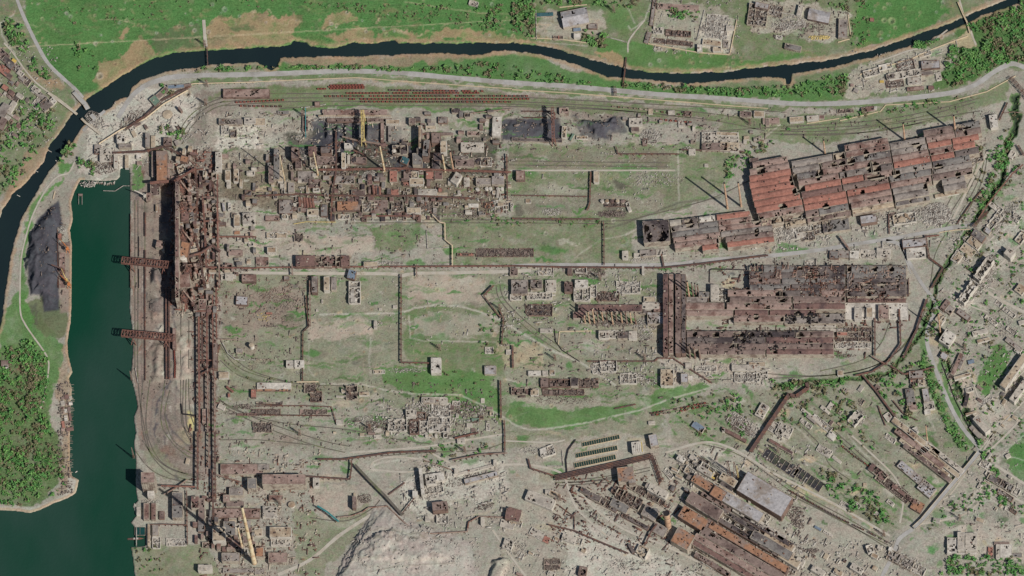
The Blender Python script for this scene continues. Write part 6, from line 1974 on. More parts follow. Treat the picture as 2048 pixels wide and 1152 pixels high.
DATA3 = r'''
@@
f 1470 1035 110 9 -31 18 d .2|factory hall
f 1518 1046 118 11 -31 16 w .25|factory hall
f 1536 1062 112 9 -31 16 d .35|factory hall
f 1432 1003 66 8 -31 14 b .2|factory hall
f 1444 1084 96 7 -31 17 b .1|factory hall
f 1578 1118 46 14 -31 16 c .25|factory hall
f 1424 1128 80 9 -31 14 b .3|factory hall
x 1402 1098 32 10 -31 10 d .5|
f 1392 962 40 9 -31 14 g .2|workshop
f 1410 942 34 10 -31 14 w .3|workshop
x 1980 950 20 8 -35 7 w .5|house
x 2010 990 34 10 -32 8 g .4|house
f 1960 1040 16 8 -20 6 c .1|house
f 1395 601 44 14 0 13 g .15|workshop
f 1408 589 20 10 0 15 u .2|workshop
f 1429 584 15 30 0 18 w .1|workshop
x 1450 594 28 34 0 12 w .75|
m 1450 596 18 20 700 5 2.4 pale 0|mound of cream and grey wreckage at the converter shop corner
x 1481 590 34 30 0 12 b .7|
x 1350 574 18 14 0 9 g .4|
x 1290 620 40 12 0 12 d .6|
f 1488 643 60 6 0 7 w .1|long shed
f 1650 660 70 5 0 6 w .2|long shed
x 1560 445 24 14 8 8 b .5|
x 1580 425 40 9 10 14 y .5|
x 1640 432 60 10 9 10 c .55|
f 1600 470 14 10 8 7 w .2|workshop
x 1690 1010 22 10 -33 5 w .6|
x 640 322 40 16 0 12 k .6|
x 690 318 44 18 0 14 k .6|
x 800 298 30 16 0 20 k .6|
x 846 296 24 20 0 26 d .5|
x 950 322 50 14 0 10 k .5|
x 672 346 40 8 0 9 d .5|
f 652 300 20 12 0 24 d .1|workshop
f 590 306 14 22 0 26 b .1|workshop
L the red pipe above the canal|2010 380
L the collapsed apartment block|1950 560
L the blue-roofed house|1942 723
L the plain concrete lot|1995 830
L the eastern lawn|1990 745
x 1997 418 15 11 -38 8 n .5|house
f 1984 410 12 8 -38 8 w .1|house
f 1975 461 13 9 -38 9 z .1|house
f 1957 471 27 15 -36 10 u .08|workshop
x 1988 442 34 12 52 8 c .5|house
x 2032 434 18 14 -38 9 w .6|house
x 2042 474 24 14 52 9 c .5|house
f 2019 505 17 16 -38 24 w .35|apartment house
x 1948 489 22 8 -38 6 w .5|house
f 1936 501 30 18 -38 1.5 c 0|concrete pad
f 1916 514 13 18 -38 9 c .3|house
f 1890 610 9 22 -38 8 b .1|house
f 1899 619 13 15 -38 9 g .05|house
f 1927 629 28 11 -36 10 g 0|house
f 1884 641 8 16 -38 8 c .1|house
f 1960 664 30 8 14 7 w .05|house
f 1967 680 25 6 14 7 c .15|house
x 1982 640 27 8 -38 7 w .5|house
x 1997 606 14 9 -38 6 c .7|house
x 2018 624 28 8 -38 7 c .55|house
f 2045 644 15 7 15 7 w .1|house
f 2041 578 18 17 -38 10 c .3|house
x 2023 661 22 8 -34 8 w .5|house
f 2027 688 36 9 -38 9 g .1|house
x 2036 700 12 10 -38 10 n .3|house
f 1888 712 14 12 -32 10 z 0|house
f 1914 728 8 46 -24 8 p .1|workshop
x 1905 743 9 30 -24 5 p .6|
f 1923 725 6 26 -24 8 g 0|workshop
f 1925 752 34 6 16 8 c .05|long shed
f 1933 799 7 26 -14 9 k .3|workshop
f 1942 826 22 4 16 7 c 0|long shed
f 1963 848 38 13 -48 22 w 0|apartment house
f 1953 866 36 8 -48 6 g 0|long shed
f 1939 779 16 8 16 6 w .3|workshop
f 2028 742 78 13 54 20 c .1|apartment house
f 2040 778 56 12 54 20 w .15|apartment house
f 1468 869 54 6 -28 8 h .1|long shed
f 1562 893 54 6 -30 8 h .1|long shed
x 1568 860 30 22 -25 9 w .45|
f 1523 824 16 10 -35 9 c .1|house
f 1622 838 22 5 -40 8 g 0|long shed
f 1447 860 6 6 0 8 w 0|shed
x 1612 846 26 9 -38 7 w .6|
m 1965 560 40 20 900 4 2.2 pale 52|fan of pale rubble beside the collapsed apartment block
m 1480 850 34 16 700 3 2.4 mixed -30|heaped brown rubble among the ruined houses
m 1995 832 24 26 60 1 1.8 pale 0|few pale blocks on the plain concrete lot
m 2000 650 36 20 300 2 2 pale -38|pale rubble between the garden houses
'''
def fnum(t): return [float(v) for v in t]
OCC = []
def free(x, y, r):
    return all((x - a) ** 2 + (y - b) ** 2 > (r + c) ** 2 * .8 for a, b, c in OCC)
def occupy(x, y, w, d, ang):
    a = R(ang); L_, s_ = max(w, d), max(3, min(w, d)); n = max(1, int(L_ / s_)); ax = (math.cos(a), -math.sin(a)) if w >= d else (-math.sin(a), -math.cos(a))
    for i in range(n):
        t = (-.5 + (i + .5) / n) * L_; OCC.append((x + ax[0] * t, y + ax[1] * t, s_ * .55))
ITEMS = []
HOLES += [(1586,360,6,13),(1593,383,8,9),(1637,352,6,13),(1733,310,7,9),(1748,338,15,14),(1753,356,18,8),(1701,323,9,9),(1793,350,8,9),(1878,334,9,6),(1836,292,10,6),(1916,350,6,8),(1858,372,12,11),(1691,350,3,6),(1566,413,8,7),
  (1521,340,9,12),(1439,488,6,15),(1513,466,5,9),(1381,448,8,8),(1514,443,9,8),(1293,456,6,8),(1299,474,6,9),(1327,472,8,9),(1652,415,8,7),(1726,385,4,5),(1552,542,3,8),(1699,539,5,9),(1751,539,5,9),(1783,539,5,9),(1625,550,15,13),(1672,562,7,6),(1522,540,5,8),(1520,560,5,6),(1560,588,9,6),(1740,583,12,6),(1765,570,12,6),(1600,535,8,6),
  (1595,629,7,6),(1621,629,6,7),(1655,628,5,7),(1512,634,7,6),(1432,672,9,6),(1478,670,12,7),(1470,690,9,6),(1600,672,8,7),(1390,668,5,6),(1700,675,8,5),(1420,640,6,5),(1560,590,10,7),(1494,609,6,5),(1425,1067,5,7),(1848,900,9,7),(1838,905,6,6)]
def parse(text):
    ox = oy = 0.0; sc = 1.0
    for ln in text.strip().splitlines():
        ln = ln.strip()
        if not ln: continue
        if ln.startswith('@@'): ox = oy = 0.0; sc = 1.0; continue
        if ln[0] == '@':
            c, r = fnum(ln[1:].split()); ox, oy, sc = 512 * c, 288 * r, .25; continue
        k, rest = ln[0], ln[1:]
        f = rest.split('|')
        if k == 'L':
            x, y = fnum(f[1].split()); landmark(f[0].strip(), ox + x * sc, oy + y * sc); continue
        a = f[0].split(); X_ = lambda v: ox + float(v) * sc; Y_ = lambda v: oy + float(v) * sc
        if k in 'faxt':
            it = (k, X_(a[0]), Y_(a[1]), float(a[2]) * sc, float(a[3]) * sc, float(a[4]), float(a[5]), a[6], float(a[7]), f[1].strip() or None, f[2] if len(f) > 2 else None)
            occupy(it[1], it[2], it[3], it[4], it[5]); ITEMS.append(('b', it))
        elif k == 'k': ITEMS.append(('k', (X_(a[0]), Y_(a[1]), X_(a[2]), Y_(a[3]), float(a[4]), a[5], float(a[6]) if len(a) > 6 else None, f[1])))
        elif k == 'p': ITEMS.append(('p', (float(a[0]), float(a[1]), a[2], a[3], [(X_(a[i]), Y_(a[i + 1])) for i in range(4, len(a), 2)], f[1])))
        elif k == 'w': ITEMS.append(('w', (float(a[0]), float(a[1]), a[2], [(X_(a[i]), Y_(a[i + 1])) for i in range(3, len(a), 2)], f[1])))
        elif k == 'd': ITEMS.append(('d', (float(a[0]) * sc, a[1], [(X_(a[i]), Y_(a[i + 1])) for i in range(2, len(a), 2)])))
        elif k == 'm': ITEMS.append(('m', (X_(a[0]), Y_(a[1]), float(a[2]) * sc, float(a[3]) * sc, int(a[4]), float(a[5]), float(a[6]), a[7], float(a[8]), f[1])))
        elif k == 'q': ITEMS.append(('q', (X_(a[0]), Y_(a[1]), X_(a[2]), Y_(a[3]), int(a[4]), float(a[5]), a[6], float(a[7]), float(a[8]), float(a[9]))))
parse(DATA); parse(DATA2); parse(DATA3)
PNAME = {'fallen vessel': ('vessel', 'vessel'), 'vessel': ('vessel', 'vessel'), 'conveyor': ('conveyor', 'conveyor'), 'bridge': ('pipe_bridge', 'bridge'), 'rack': ('pipe_rack', 'pipe rack'), 'gantry': ('gantry', 'gantry'), 'trestle': ('trestle', 'trestle'), 'beam': ('steel_beam', 'beam')}
for kind, v in ITEMS:
    if kind == 'b':
        k, cx, cy, w, d, ang, H, col, dmg, noun, look = v
        bld(k, cx, cy, w, d, ang, H, col, dmg, noun=noun, look=look)
    elif kind == 'k':
        if v[7]: chimney(v[0], v[1], v[2], v[3], v[4], v[5], v[7], v[6])
    elif kind == 'p':
        nm, cat = next((PNAME[t] for t in PNAME if t in v[5]), ('pipeline', 'pipeline'))
        pipe(v[4], v[0], v[1], M[v[2]], v[5], cat, nm, v[3])
    elif kind == 'w':
        fence(v[3], v[0], v[1], M[v[2]], v[4], 'low_wall' if 'boom' not in v[4] and 'pontoon' not in v[4] else 'floating_boom', 'wall' if 'boom' not in v[4] and 'pontoon' not in v[4] else 'boom')
    elif kind == 'd': ribbon('path', v[2], v[0], M[v[1]], .9)
    elif kind == 'm': mound('rubble_pile', v[0], v[1], v[2], v[3], v[4], v[5], v[6], M[v[7]], None, 'rubble', v[9], v[8])
    elif kind == 'q':
        x0, y0, x1, y1, n, ang, cols, dm, h0, h1 = v; made = 0
        for _ in range(n * 14):
            if made >= n: break
            w, d = random.uniform(5, 15), random.uniform(4, 9)
            if random.random() < .4: w, d = d, w
            x, y = random.uniform(x0, x1), random.uniform(y0, y1)
            if not free(x, y, (w + d) / 4 + 1): continue
            occupy(x, y, w, d, ang); made += 1
            dmg = 0 if random.random() > dm + .15 else random.uniform(.1, .7)
            nn = 'house' if (x < 120 or x > 1860) else random.choice(['shed', 'outbuilding', 'workshop', 'store'])
            bld(random.choice('fffax') if dmg > .3 else random.choice('fffa'), x, y, w, d, ang + random.choice([0, 0, 0, 3, -3]), random.uniform(h0, h1), random.choice(cols), dmg, noun=nn)
# ------------------------------------------------------------------ long multi-bay mills
def complex_building(name, label, cat, ox, oy, ang, rows, wall_z):
    """rows: (u0, u1, v centre, width, H, colour, damage[, monitor]) in photo px along/down a line of slope ang from (ox, oy)"""
    a = R(ang); ca, sa = math.cos(a), math.sin(a)
    o0 = P(ox, oy, 0); root = thing(name, o0, cat, '', ox, oy, None, label)
    for rw in rows:
        u0, u1, v, w, H, col, dmg = rw[:7]; mon = rw[7] if len(rw) > 7 else 1
        uc = (u0 + u1) / 2; cx = ox + ca * uc + sa * v; cy = oy - sa * uc + ca * v
        F = Frame(cx, cy, u1 - u0, w, ang, H, o0)
        wm = M['wall']; mb = MB(); jagged_wall(mb, F, -1, -1, 1, -1, H, dmg * .5); jagged_wall(mb, F, -1, 1, 1, 1, H, dmg * .5); jagged_wall(mb, F, -1, -1, -1, 1, H, 0); jagged_wall(mb, F, 1, -1, 1, 1, H, 0)
        mb.build('bay_wall', wm, root)
        if mon:
            st = [(-1, H), (-.45, H + .8), (-.45, H + 3.0), (0.05, H + 3.5), (.55, H + 3.0), (.55, H + 1.0), (1, H)]
        else: st = [(-1, H), (0, H + 1.5), (1, H)]
        rb, nh = roof_sheet(F, st, dmg, 3.2, .6)
        rbo = rb.build('roof_bay', pm(col), root) if rb.f else root
        if nh > 10:
            mb = MB(); mb.quad(F.L(-1, -1, .4), F.L(1, -1, .4), F.L(1, 1, .4), F.L(-1, 1, .4)); mb.build('floor', M['floor'], root)
            rubble_in(F, 'rubble', min(700, nh * 2.2), H * .3, 3, M['mixed'], root)
        for i in range(int((u1 - u0) / 14)):
            if random.random() < .5:
                mb = MB(); u = random.uniform(-.95, .95); sgn = random.choice([-.75, .1, .78]); x, y = F.px(u, sgn)
                if damaged(x, y, dmg): continue
                su = random.uniform(1, 2) / F.Lu * 2; sv = random.uniform(1, 1.8) / F.Lv * 2; z = H + (3.2 if abs(sgn - .1) < .01 and mon else .4)
                F.hexa(mb, u - su, u + su, sgn - sv, sgn + sv, z, z + 2.2); mb.build('roof_vent', random.choice([M['dark'], M['rust2'], M['wall']]), rbo)
    return root
H1 = 24
def mill_u(x): return (x - 1500) / math.cos(R(10.5))
rows = []
def mr(k, *segs, H=H1, w=12.7):
    for x0, x1, c, dm in segs: rows.append((mill_u(x0), mill_u(x1), (13 * k) * math.cos(R(10.5)), w, H, c, dm))
mr(-1, (1508, 1577, 'p', .1), (1692, 1778, 'p', .12), (1850, 1908, 'b', .1), (1912, 1962, 'u', .45))
mr(0, (1500, 1578, 'p', .1), (1584, 1664, 'g', .05), (1667, 1690, 'c', .6), (1692, 1779, 'p', .08), (1781, 1850, 'g', .12), (1853, 1909, 'p', .05), (1911, 1962, 'b', .2))
mr(1, (1497, 1579, 'r', 0), (1583, 1636, 'g', .05), (1640, 1690, 'b', .4), (1692, 1778, 'u', .2), (1781, 1851, 'g', .06), (1854, 1900, 'r', .03), (1903, 1955, 'r', .05))
mr(2, (1495, 1580, 'r', 0), (1590, 1632, 'u', .05), (1642, 1736, 'p', .08), (1739, 1778, 'b', .15), (1781, 1852, 'p', .05), (1855, 1900, 'p', .12), (1902, 1945, 'r', .02))
mr(3, (1496, 1581, 'r', 0), (1590, 1670, 'p', .05), (1673, 1736, 'g', .05), (1739, 1778, 'd', .3), (1781, 1853, 'r', 0), (1856, 1901, 'r', .02), (1904, 1950, 'd', .15))
mr(4, (1496, 1584, 'r', .02), (1601, 1672, 'r', .02), (1675, 1717, 'r', 0), (1720, 1778, 'p', .2), (1781, 1854, 'g', .08), (1857, 1930, 'u', .12))
mr(5, (1497, 1588, 'r', .02), (1592, 1672, 'h', .08), (1675, 1764, 'b', .06), (1768, 1850, 'u', .2), (1853, 1932, 'g', .15))
mr(6, (1499, 1590, 'r', 0), (1593, 1678, 'r', .03), (1681, 1765, 'r', 0), (1768, 1848, 'p', .08), (1851, 1930, 'b', .2))
mr(7, (1501, 1590, 'p', .2), (1593, 1678, 'r', .04), (1681, 1766, 'p', .03), (1770, 1838, 'g', .02), (1868, 1913, 'g', .02))
mr(8, (1504, 1548, 'c', .5), (1593, 1618, 'b', .45), (1620, 1678, 'u', .15), (1684, 1766, 'p', .08), (1771, 1838, 'g', .0), (1869, 1914, 'g', 0))
mr(9, (1550, 1590, 'c', .45), (1594, 1680, 'b', .3), (1684, 1766, 'c', .12), (1770, 1838, 'u', .2), H=15, w=9)
complex_building('rolling_mill', 'huge rolling mill of parallel rust-red and grey bays with holed roofs', 'rolling mill', 1500, 345, 10.5, rows, 0)
rows = []
def lr(y, *segs, H=20, w=11.3):
    for x0, x1, c, dm in segs: rows.append(((x0 - 1340) / math.cos(R(7.2)), (x1 - 1340) / math.cos(R(7.2)), (y - 448) * math.cos(R(7.2)), w, H, c, dm))
lr(447, (1340, 1362, 'w', .05), (1364, 1396, 'd', .5), (1399, 1430, 'n', .15), (1434, 1500, 'r', .02))
lr(458.5, (1341, 1395, 'g', .12), (1397, 1434, 'u', .1), (1436, 1502, 'p', .35))
lr(470, (1342, 1434, 'u', .08), (1436, 1540, 'p', .08))
lr(481.5, (1343, 1436, 'p', .1), (1438, 1541, 'g', .06))
lr(493, (1344, 1432, 'p', .06), (1446, 1541, 'b', .06))
lr(504, (1398, 1430, 'r', 0), (1448, 1541, 'r', .02))
complex_building('strip_mill', 'lower mill block of brown bays edged by rust-red roofs, joined to the rolling mill', 'strip mill', 1340, 448, 7.2, rows, 0)
b = bld('f', 1312.5, 462, 52, 43, 4, 24, 'd', .22, noun='factory hall', label='dark flat-roofed hall with three square holes at the west end of the mill')
rows = []
def vr(y, *segs, H=20, w=13.0, mon=1):
    for x0, x1, c, dm in segs:
        dm = dm * .62; c = {'k': 'd'}.get(c, c)
        rows.append((x0 - 1372, x1 - 1372, y - 614, w, H, c, dm, mon))
vr(538, (1528, 1588, 'u', .1), (1592, 1690, 'd', .6), (1694, 1812, 'u', .2), mon=0)
vr(550, (1499, 1588, 'd', .2), (1592, 1690, 'd', .65), (1694, 1812, 'u', .12), mon=0)
vr(562, (1499, 1560, 'b', .35), (1564, 1690, 'u', .45), (1694, 1812, 'd', .25))
vr(574, (1500, 1580, 'u', .3), (1584, 1690, 'd', .4), (1694, 1812, 'd', .4))
vr(586, (1456, 1560, 'p', .25), (1564, 1640, 'd', .4), (1643, 1690, 'p', .08), (1694, 1812, 'd', .5))
vr(599, (1460, 1582, 'b', .3), (1586, 1690, 'b', .2))
vr(612, (1372, 1448, 'p', .04), (1454, 1584, 'p', .12), (1588, 1690, 'h', .12))
vr(625.5, (1373, 1466, 'p', .03), (1470, 1536, 'h', .12), (1540, 1632, 'h', .1), H=19)
vr(637, (1468, 1568, 'p', .12), H=19)
rows.append((1569 - 1372, 1689 - 1372, 637 - 614, 19, 17, 'g', .3, 0))
complex_building('converter_shop', 'burnt converter shop of long brown bays riddled with holes', 'steel works', 1372, 614, 0, rows, 0)
rows = []
for y, segs in ((668, [(1374, 1490, 'b', .3), (1493, 1590, 'k', .35), (1593, 1667, 'b', .1)]), (680, [(1374, 1530, 'd', .35), (1533, 1667, 'h', .2)]), (692, [(1374, 1470, 'b', .3), (1473, 1667, 'b', .2)]), (703, [(1400, 1530, 'b', .25), (1533, 1667, 'h', .12)])):
    for x0, x1, c, dm in segs: rows.append((x0 - 1374, x1 - 1374, y - 668, 12, 19, c, dm * .65, 0 if y == 703 else 1))
complex_building('open_hearth_shop', 'long maroon-brown burnt hall with a cream south wall below the converter shop', 'steel works', 1374, 668, 0, rows, 0)
# tall north-south charging bays
for x, w, c, H, lb in ((1331, 9, 'h', 24, 'outer'), (1342, 8, 'p', 20, 'second'), (1356, 10, 'b', 25, 'middle'), (1367, 8, 'd', 22, 'fourth')):
    F = bld('f', x, 627, w, 158, 0, H, c, .16, noun='charging bay', label=f'{lb} of the tall narrow north-south charging bays west of the converter shop')
# ------------------------------------------------------------------ cranes and bridges
def truss(mb, a, b, w, h, n, t=1.0):
    """box truss from a to b (points on its bottom centre line)"""
    a, b = Vector(a), Vector(b); d = (b - a); x = Vector((d.y, -d.x, 0)).normalized() * w / 2; up = Vector((0, 0, h))
    for s in (-1, 1):
        for z in (Vector((0, 0, 0)), up): mb.bar(a + x * s + z, b + x * s + z, t * 1.3)
    for i in range(n + 1):
        p = a + d * (i / n)
        mb.bar(p - x, p + x, t); mb.bar(p - x + up, p + x + up, t); mb.bar(p - x, p - x + up, t); mb.bar(p + x, p + x + up, t)
        if i < n:
            q = a + d * ((i + 1) / n); s = 1 if i % 2 else -1
            mb.bar(p + x * s + up, q - x * s + up, t * .8); mb.bar(p - x, q - x + up, t * .8); mb.bar(p + x, q + x + up, t * .8)
def bridge_crane(name, x0, y0, x1, y1, h, w, th, n, m, label, legs, m2=None):
    a, b = P(x0, y0, h), P(x1, y1, h); o0 = Vector((a.x, a.y, 0)); root = thing(name, o0, 'crane', '', (x0 + x1) / 2, y0, None, label)
    mb = MB(); truss(mb, a - o0, b - o0, w, th, n, 1.1); mb.build('truss_girder', m, root)
    d = b - a; x = Vector((d.y, -d.x, 0)).normalized() * w * .5
    for t in legs:
        p = a - o0 + d * t
        for s in (-1, 1):
            mb = MB(); q = p + x * s
            mb.bar(q, (q.x + x.x * s * .6 - d.normalized().x * 7, q.y + x.y * s * .6 - d.normalized().y * 7, 0), 2.0); mb.bar(q, (q.x + x.x * s * .6 + d.normalized().x * 7, q.y + x.y * s * .6 + d.normalized().y * 7, 0), 2.0); mb.build('leg', m, root)
    mb = MB(); p = a - o0 + d * .45; mb.box((p.x, p.y, 0), d.normalized() * 4, x * .7, h + th + .6, h + th + 4); mb.build('trolley', m2 or M['rust2'], root)
    mb = MB(); p = a - o0 + d * .62; mb.box((p.x, p.y, 0), d.normalized() * 3, x * .3, h - 5, h - .6); mb.build('operator_cab', m2 or M['wall'], root)
    return root
bridge_crane('ore_bridge', 244, 522, 337, 531, 30, 19, 7, 17, M['rust'], 'rusty lattice ore bridge reaching over the harbour, the northern of two', (.22, .9))
bridge_crane('ore_bridge', 244, 668, 348, 677, 30, 19, 7, 18, M['rust'], 'rusty lattice ore bridge reaching over the harbour, the southern of two', (.22, .85))
landmark('the ore bridges', 300, 600)
bridge_crane('gantry_crane', 725, 222, 726, 283, 30, 8, 5, 12, M['yellow'], 'long yellow bridge crane spanning the coal stockyard north to south', (.1, .9), M['yellow'])
bridge_crane('gantry_crane', 1105, 216, 1107, 284, 30, 7, 5, 12, M['rust'], 'long brown bridge crane over the eastern coal bins', (.1, .9))
def portal_crane(px, py, m, label, az):
    o0 = P(px, py, 0); root = thing('portal_crane', o0, 'crane', '', px, py, None, label)
    mb = MB()
    for sx in (-1, 1):
        for sy in (-1, 1): mb.bar((sx * 5, sy * 5, 0), (sx * 2.4, sy * 2.4, 14), 1.3)
    mb.build('portal_leg_frame', m, root)
    mb = MB(); mb.box((0, 0, 0), Vector((3.5, 0, 0)), Vector((0, 4, 0)), 14, 20); mb.build('machine_house', m, root)
    mb = MB(); d = Vector((math.cos(az), math.sin(az), 0)); mb.bar(Vector((0, 0, 19)), d * 30 + Vector((0, 0, 34)), 1.6); mb.bar(Vector((0, 0, 28)), d * 30 + Vector((0, 0, 35)), .9); mb.bar((0, 0, 18), (0, 0, 29), 1.4); mb.build('jib', m, root)
CY = M['yellow']; CO = material('orange_crane_paint', (190, 120, 72), var=.25)
portal_crane(136, 503, CO, 'orange portal crane near the north end of the west coal quay', 2.3)
portal_crane(134, 566, CY, 'yellow portal crane midway along the west coal quay', 2.0)
portal_crane(139, 574, CO, 'small orange portal crane just south-east of the yellow one', 2.4)
portal_crane(126, 545, M['rust2'], 'dark portal crane standing inland on the west coal quay', 2.9)
portal_crane(291, 398, M['whitewall'], 'blue-white unloading crane at the furnace row corner', 2.8)
def lattice_tower(px, py, h, m, label, w=7, name='pylon', cat='pylon', arms=True):
    o0 = P(px, py, 0); root = thing(name, o0, cat, label if not label.startswith('=') else '', px, py, None, label[1:] if label.startswith('=') else None)
    mb = MB(); n = 5
    P_ = lambda k, i: Vector(((1 if i in (0, 3) else -1) * w / 2 * (1 - .75 * k / n), (1 if i < 2 else -1) * w / 2 * (1 - .75 * k / n), h * k / n))
    for k in range(n):
        for i in range(4):
            mb.bar(P_(k, i), P_(k + 1, i), .7); mb.bar(P_(k, i), P_(k + 1, (i + 1) % 4), .45); mb.bar(P_(k + 1, i), P_(k + 1, (i + 1) % 4), .45)
    mb.build('mast', m, root)
    if arms:
        for z in (.72, .9):
            mb = MB(); mb.bar((-w * .9, 0, h * z), (w * .9, 0, h * z), .8); mb.build('cross_arm', m, root)
    return root
for x, y in ((410, 92), (414, 172), (412, 210), (606, 232), (1228, 24), (1500, 250), (1640, 640), (600, 870), (740, 860), (1000, 620), (1290, 720), (1120, 1000), (1768, 1072), (1556, 905), (1200, 560), (880, 700), (560, 1010), (930, 905), (1110, 720), (700, 790), (1340, 700), (1530, 620), (1690, 560), (1930, 700), (1920, 1040)):
    lattice_tower(x, y, 34, M['steel'], 'thin grey lattice power pylon')
lattice_tower(1459, 956, 95, M['rust2'], '=western of two dark lattice mast towers beside the rubble heap', 11, 'mast_tower', 'tower', False)
lattice_tower(1472, 957, 92, M['rust'], '=eastern of two dark lattice mast towers, beside the yellow mast', 12, 'mast_tower', 'tower', False)
lattice_tower(1477, 958, 75, M['yellow'], '=slender pale yellow mast next to the large grey roof', 4, 'mast_tower', 'tower', False)
lattice_tower(268, 916, 60, M['steel'], '=slender lattice mast on the quay north of the intake tower', 4, 'mast_tower', 'mast', False)
lattice_tower(264, 760, 50, M['steel'], '=slender lattice mast on the ore quay edge by the harbour', 4, 'mast_tower', 'mast', False)
# ------------------------------------------------------------------ bridges
def deck_bridge(name, pts, w, h, m, label, gaps=(), rail=True):
    W = [P(x, y, h) for x, y in pts]; o0 = Vector((W[0].x, W[0].y, 0)); root = thing(name, o0, 'bridge', '', *pts[0], None, label)
    for i, (a, b) in enumerate(zip(W, W[1:])):
        if i in gaps: continue
        mb = MB(); mb.bar(a - o0, b - o0, w, 1.6); mb.build('deck', m, root)
        d = b - a; x = Vector((d.y, -d.x, 0)).normalized() * w / 2
        for s in (-1, 1):
            mb = MB(); mb.bar(a - o0 + x * s + Vector((0, 0, 1.3)), b - o0 + x * s + Vector((0, 0, 1.3)), .6, 1.0); mb.build('parapet', M['fence'], root)
        n = max(1, int(d.length / 24))
        for k in range(n):
            p = a - o0 + d * ((k + .5) / n); mb = MB(); mb.box((p.x, p.y, 0), x * .85, d.normalized() * .9, -8 if h < 9 else -1, h - .9); mb.build('pier', M['wall'], root)
deck_bridge('road_bridge', [(148, 184), (160, 198), (170, 208), (176, 218), (182, 229), (190, 238)], 13, 5, M['road'], 'broken grey road bridge over the river at the dusty bend', (3,))
deck_bridge('road_bridge', [(96, 186), (125, 207), (154, 229), (163, 237), (172, 246), (200, 268)], 6, 4, M['dirt'], 'narrow collapsed bridge just below the broken road bridge', (2,))
deck_bridge('viaduct', [(1958, 905), (1935, 934), (1905, 968), (1875, 1004), (1845, 1040), (1828, 1056)], 12, 9, M['road'], 'long sloping road viaduct crossing the railway in the south-east')
deck_bridge('foot_bridge', [(1916, 4), (1926, 28), (1934, 44), (1940, 66)], 3.5, 4, M['fence'], 'thin foot bridge over the river in the far north-east')
# ------------------------------------------------------------------ blast furnaces and stoves
def blast_furnace(px, py, h, label, az=2.4, m='rust'):
    o0 = P(px, py, 0); root = thing('blast_furnace', o0, 'blast furnace', '', px, py, None, label)
    mb = MB(); mb.lathe((0, 0, 0), [(9, 0), (9, h * .2), (8, h * .3), (10, h * .42), (7, h * .72), (3.5, h * .82), (3.5, h * .9), (1.5, h * .93)], 16); mb.build('furnace_shell', M[m], root)
    mb = MB()
    for k in range(4):
        t = k * math.pi / 2 + .7; mb.tube((3 * math.cos(t), 3 * math.sin(t), h * .85), (5 * math.cos(t), 5 * math.sin(t), h * 1.12), 1.1, None, 8)
        mb.tube((5 * math.cos(t), 5 * math.sin(t), h * 1.12), (0, 0, h * 1.25), 1.1, None, 8)
    mb.build('uptake_pipe', M['rust2'], root)
    d = Vector((math.cos(az), math.sin(az), 0)); mb = MB(); mb.tube(Vector((0, 0, h * 1.25)), d * 26 + Vector((0, 0, h * .55)), 2.0, None, 8); mb.build('downcomer', M['steel'], root)
    mb = MB(); mb.lathe(tuple(d * 26), [(1.5, h * .12), (6, h * .25), (6, h * .48), (2, h * .56)], 12); mb.build('dust_catcher', M['rust2'], root)
    mb = MB(); mb.bar(Vector((-34, -4, 4)), Vector((-2, 0, h * 1.0)), 4.5, 2.2); mb.build('skip_bridge', M['steel'], root)
    for z in (.3, .5, .72):
        mb = MB(); mb.lathe((0, 0, 0), [(9, h * z), (13, h * z), (13, h * z + .6), (9, h * z + .6)], 8); mb.build('platform', M['rust2'], root)
    mb = MB()
    for sx in (-1, 1):
        for sy in (-1, 1): mb.bar((sx * 11, sy * 11, 0), (sx * 7, sy * 7, h), 1.2)
    mb.build('support_frame', M['rust2'], root)
def stove(px, py, h, m, i):
    o0 = P(px, py, 0); root = thing('hot_blast_stove', o0, 'stove', ['tan', 'rusty', 'grey'][i % 3] + ' domed hot blast stove', px, py)
    mb = MB(); mb.lathe((0, 0, 0), [(4.6, 0), (4.6, h * .85)], 14); mb.build('shell', m, root)
    mb = MB(); mb.lathe((0, 0, 0), [(4.9, h * .85), (5.2, h * .9), (4.2, h * .97), (1.6, h * 1.02)], 14); mb.build('dome', M['steel'], root)
fl = [('northernmost rusty blast furnace beside the bunker hall', 366, 388), ('second rusty blast furnace from the north in the furnace row', 368, 432), ('middle rusty blast furnace in the furnace row', 370, 486),
      ('fourth rusty blast furnace, just below the tan cast house', 378, 556), ('southernmost rusty blast furnace of the row', 372, 606)]
for i, (lb, x, y) in enumerate(fl):
    blast_furnace(x, y, 62 - i, lb, 1.2 if i % 2 else -.6)
    for k in range(3): stove(x + 14 + (k % 2) * 2, y - 14 + k * 8, 38, [M['steel'], M['rust'], M['wall']][k], k + i)
    landmark(f"the {['northernmost', 'second', 'middle', 'fourth', 'southernmost'][i]} blast furnace", x, y)
for y, d, H, c, lb in ((398, 70, 58, 'b', 'northern'), (474, 78, 66, 'h', 'middle'), (556, 80, 60, 'p', 'southern')):
    bld('f', 354, y, 7, d, 0, H, c, .12, noun='stockhouse', label=f'{lb} section of the tall narrow stockhouse wall west of the blast furnaces', rubble=False)
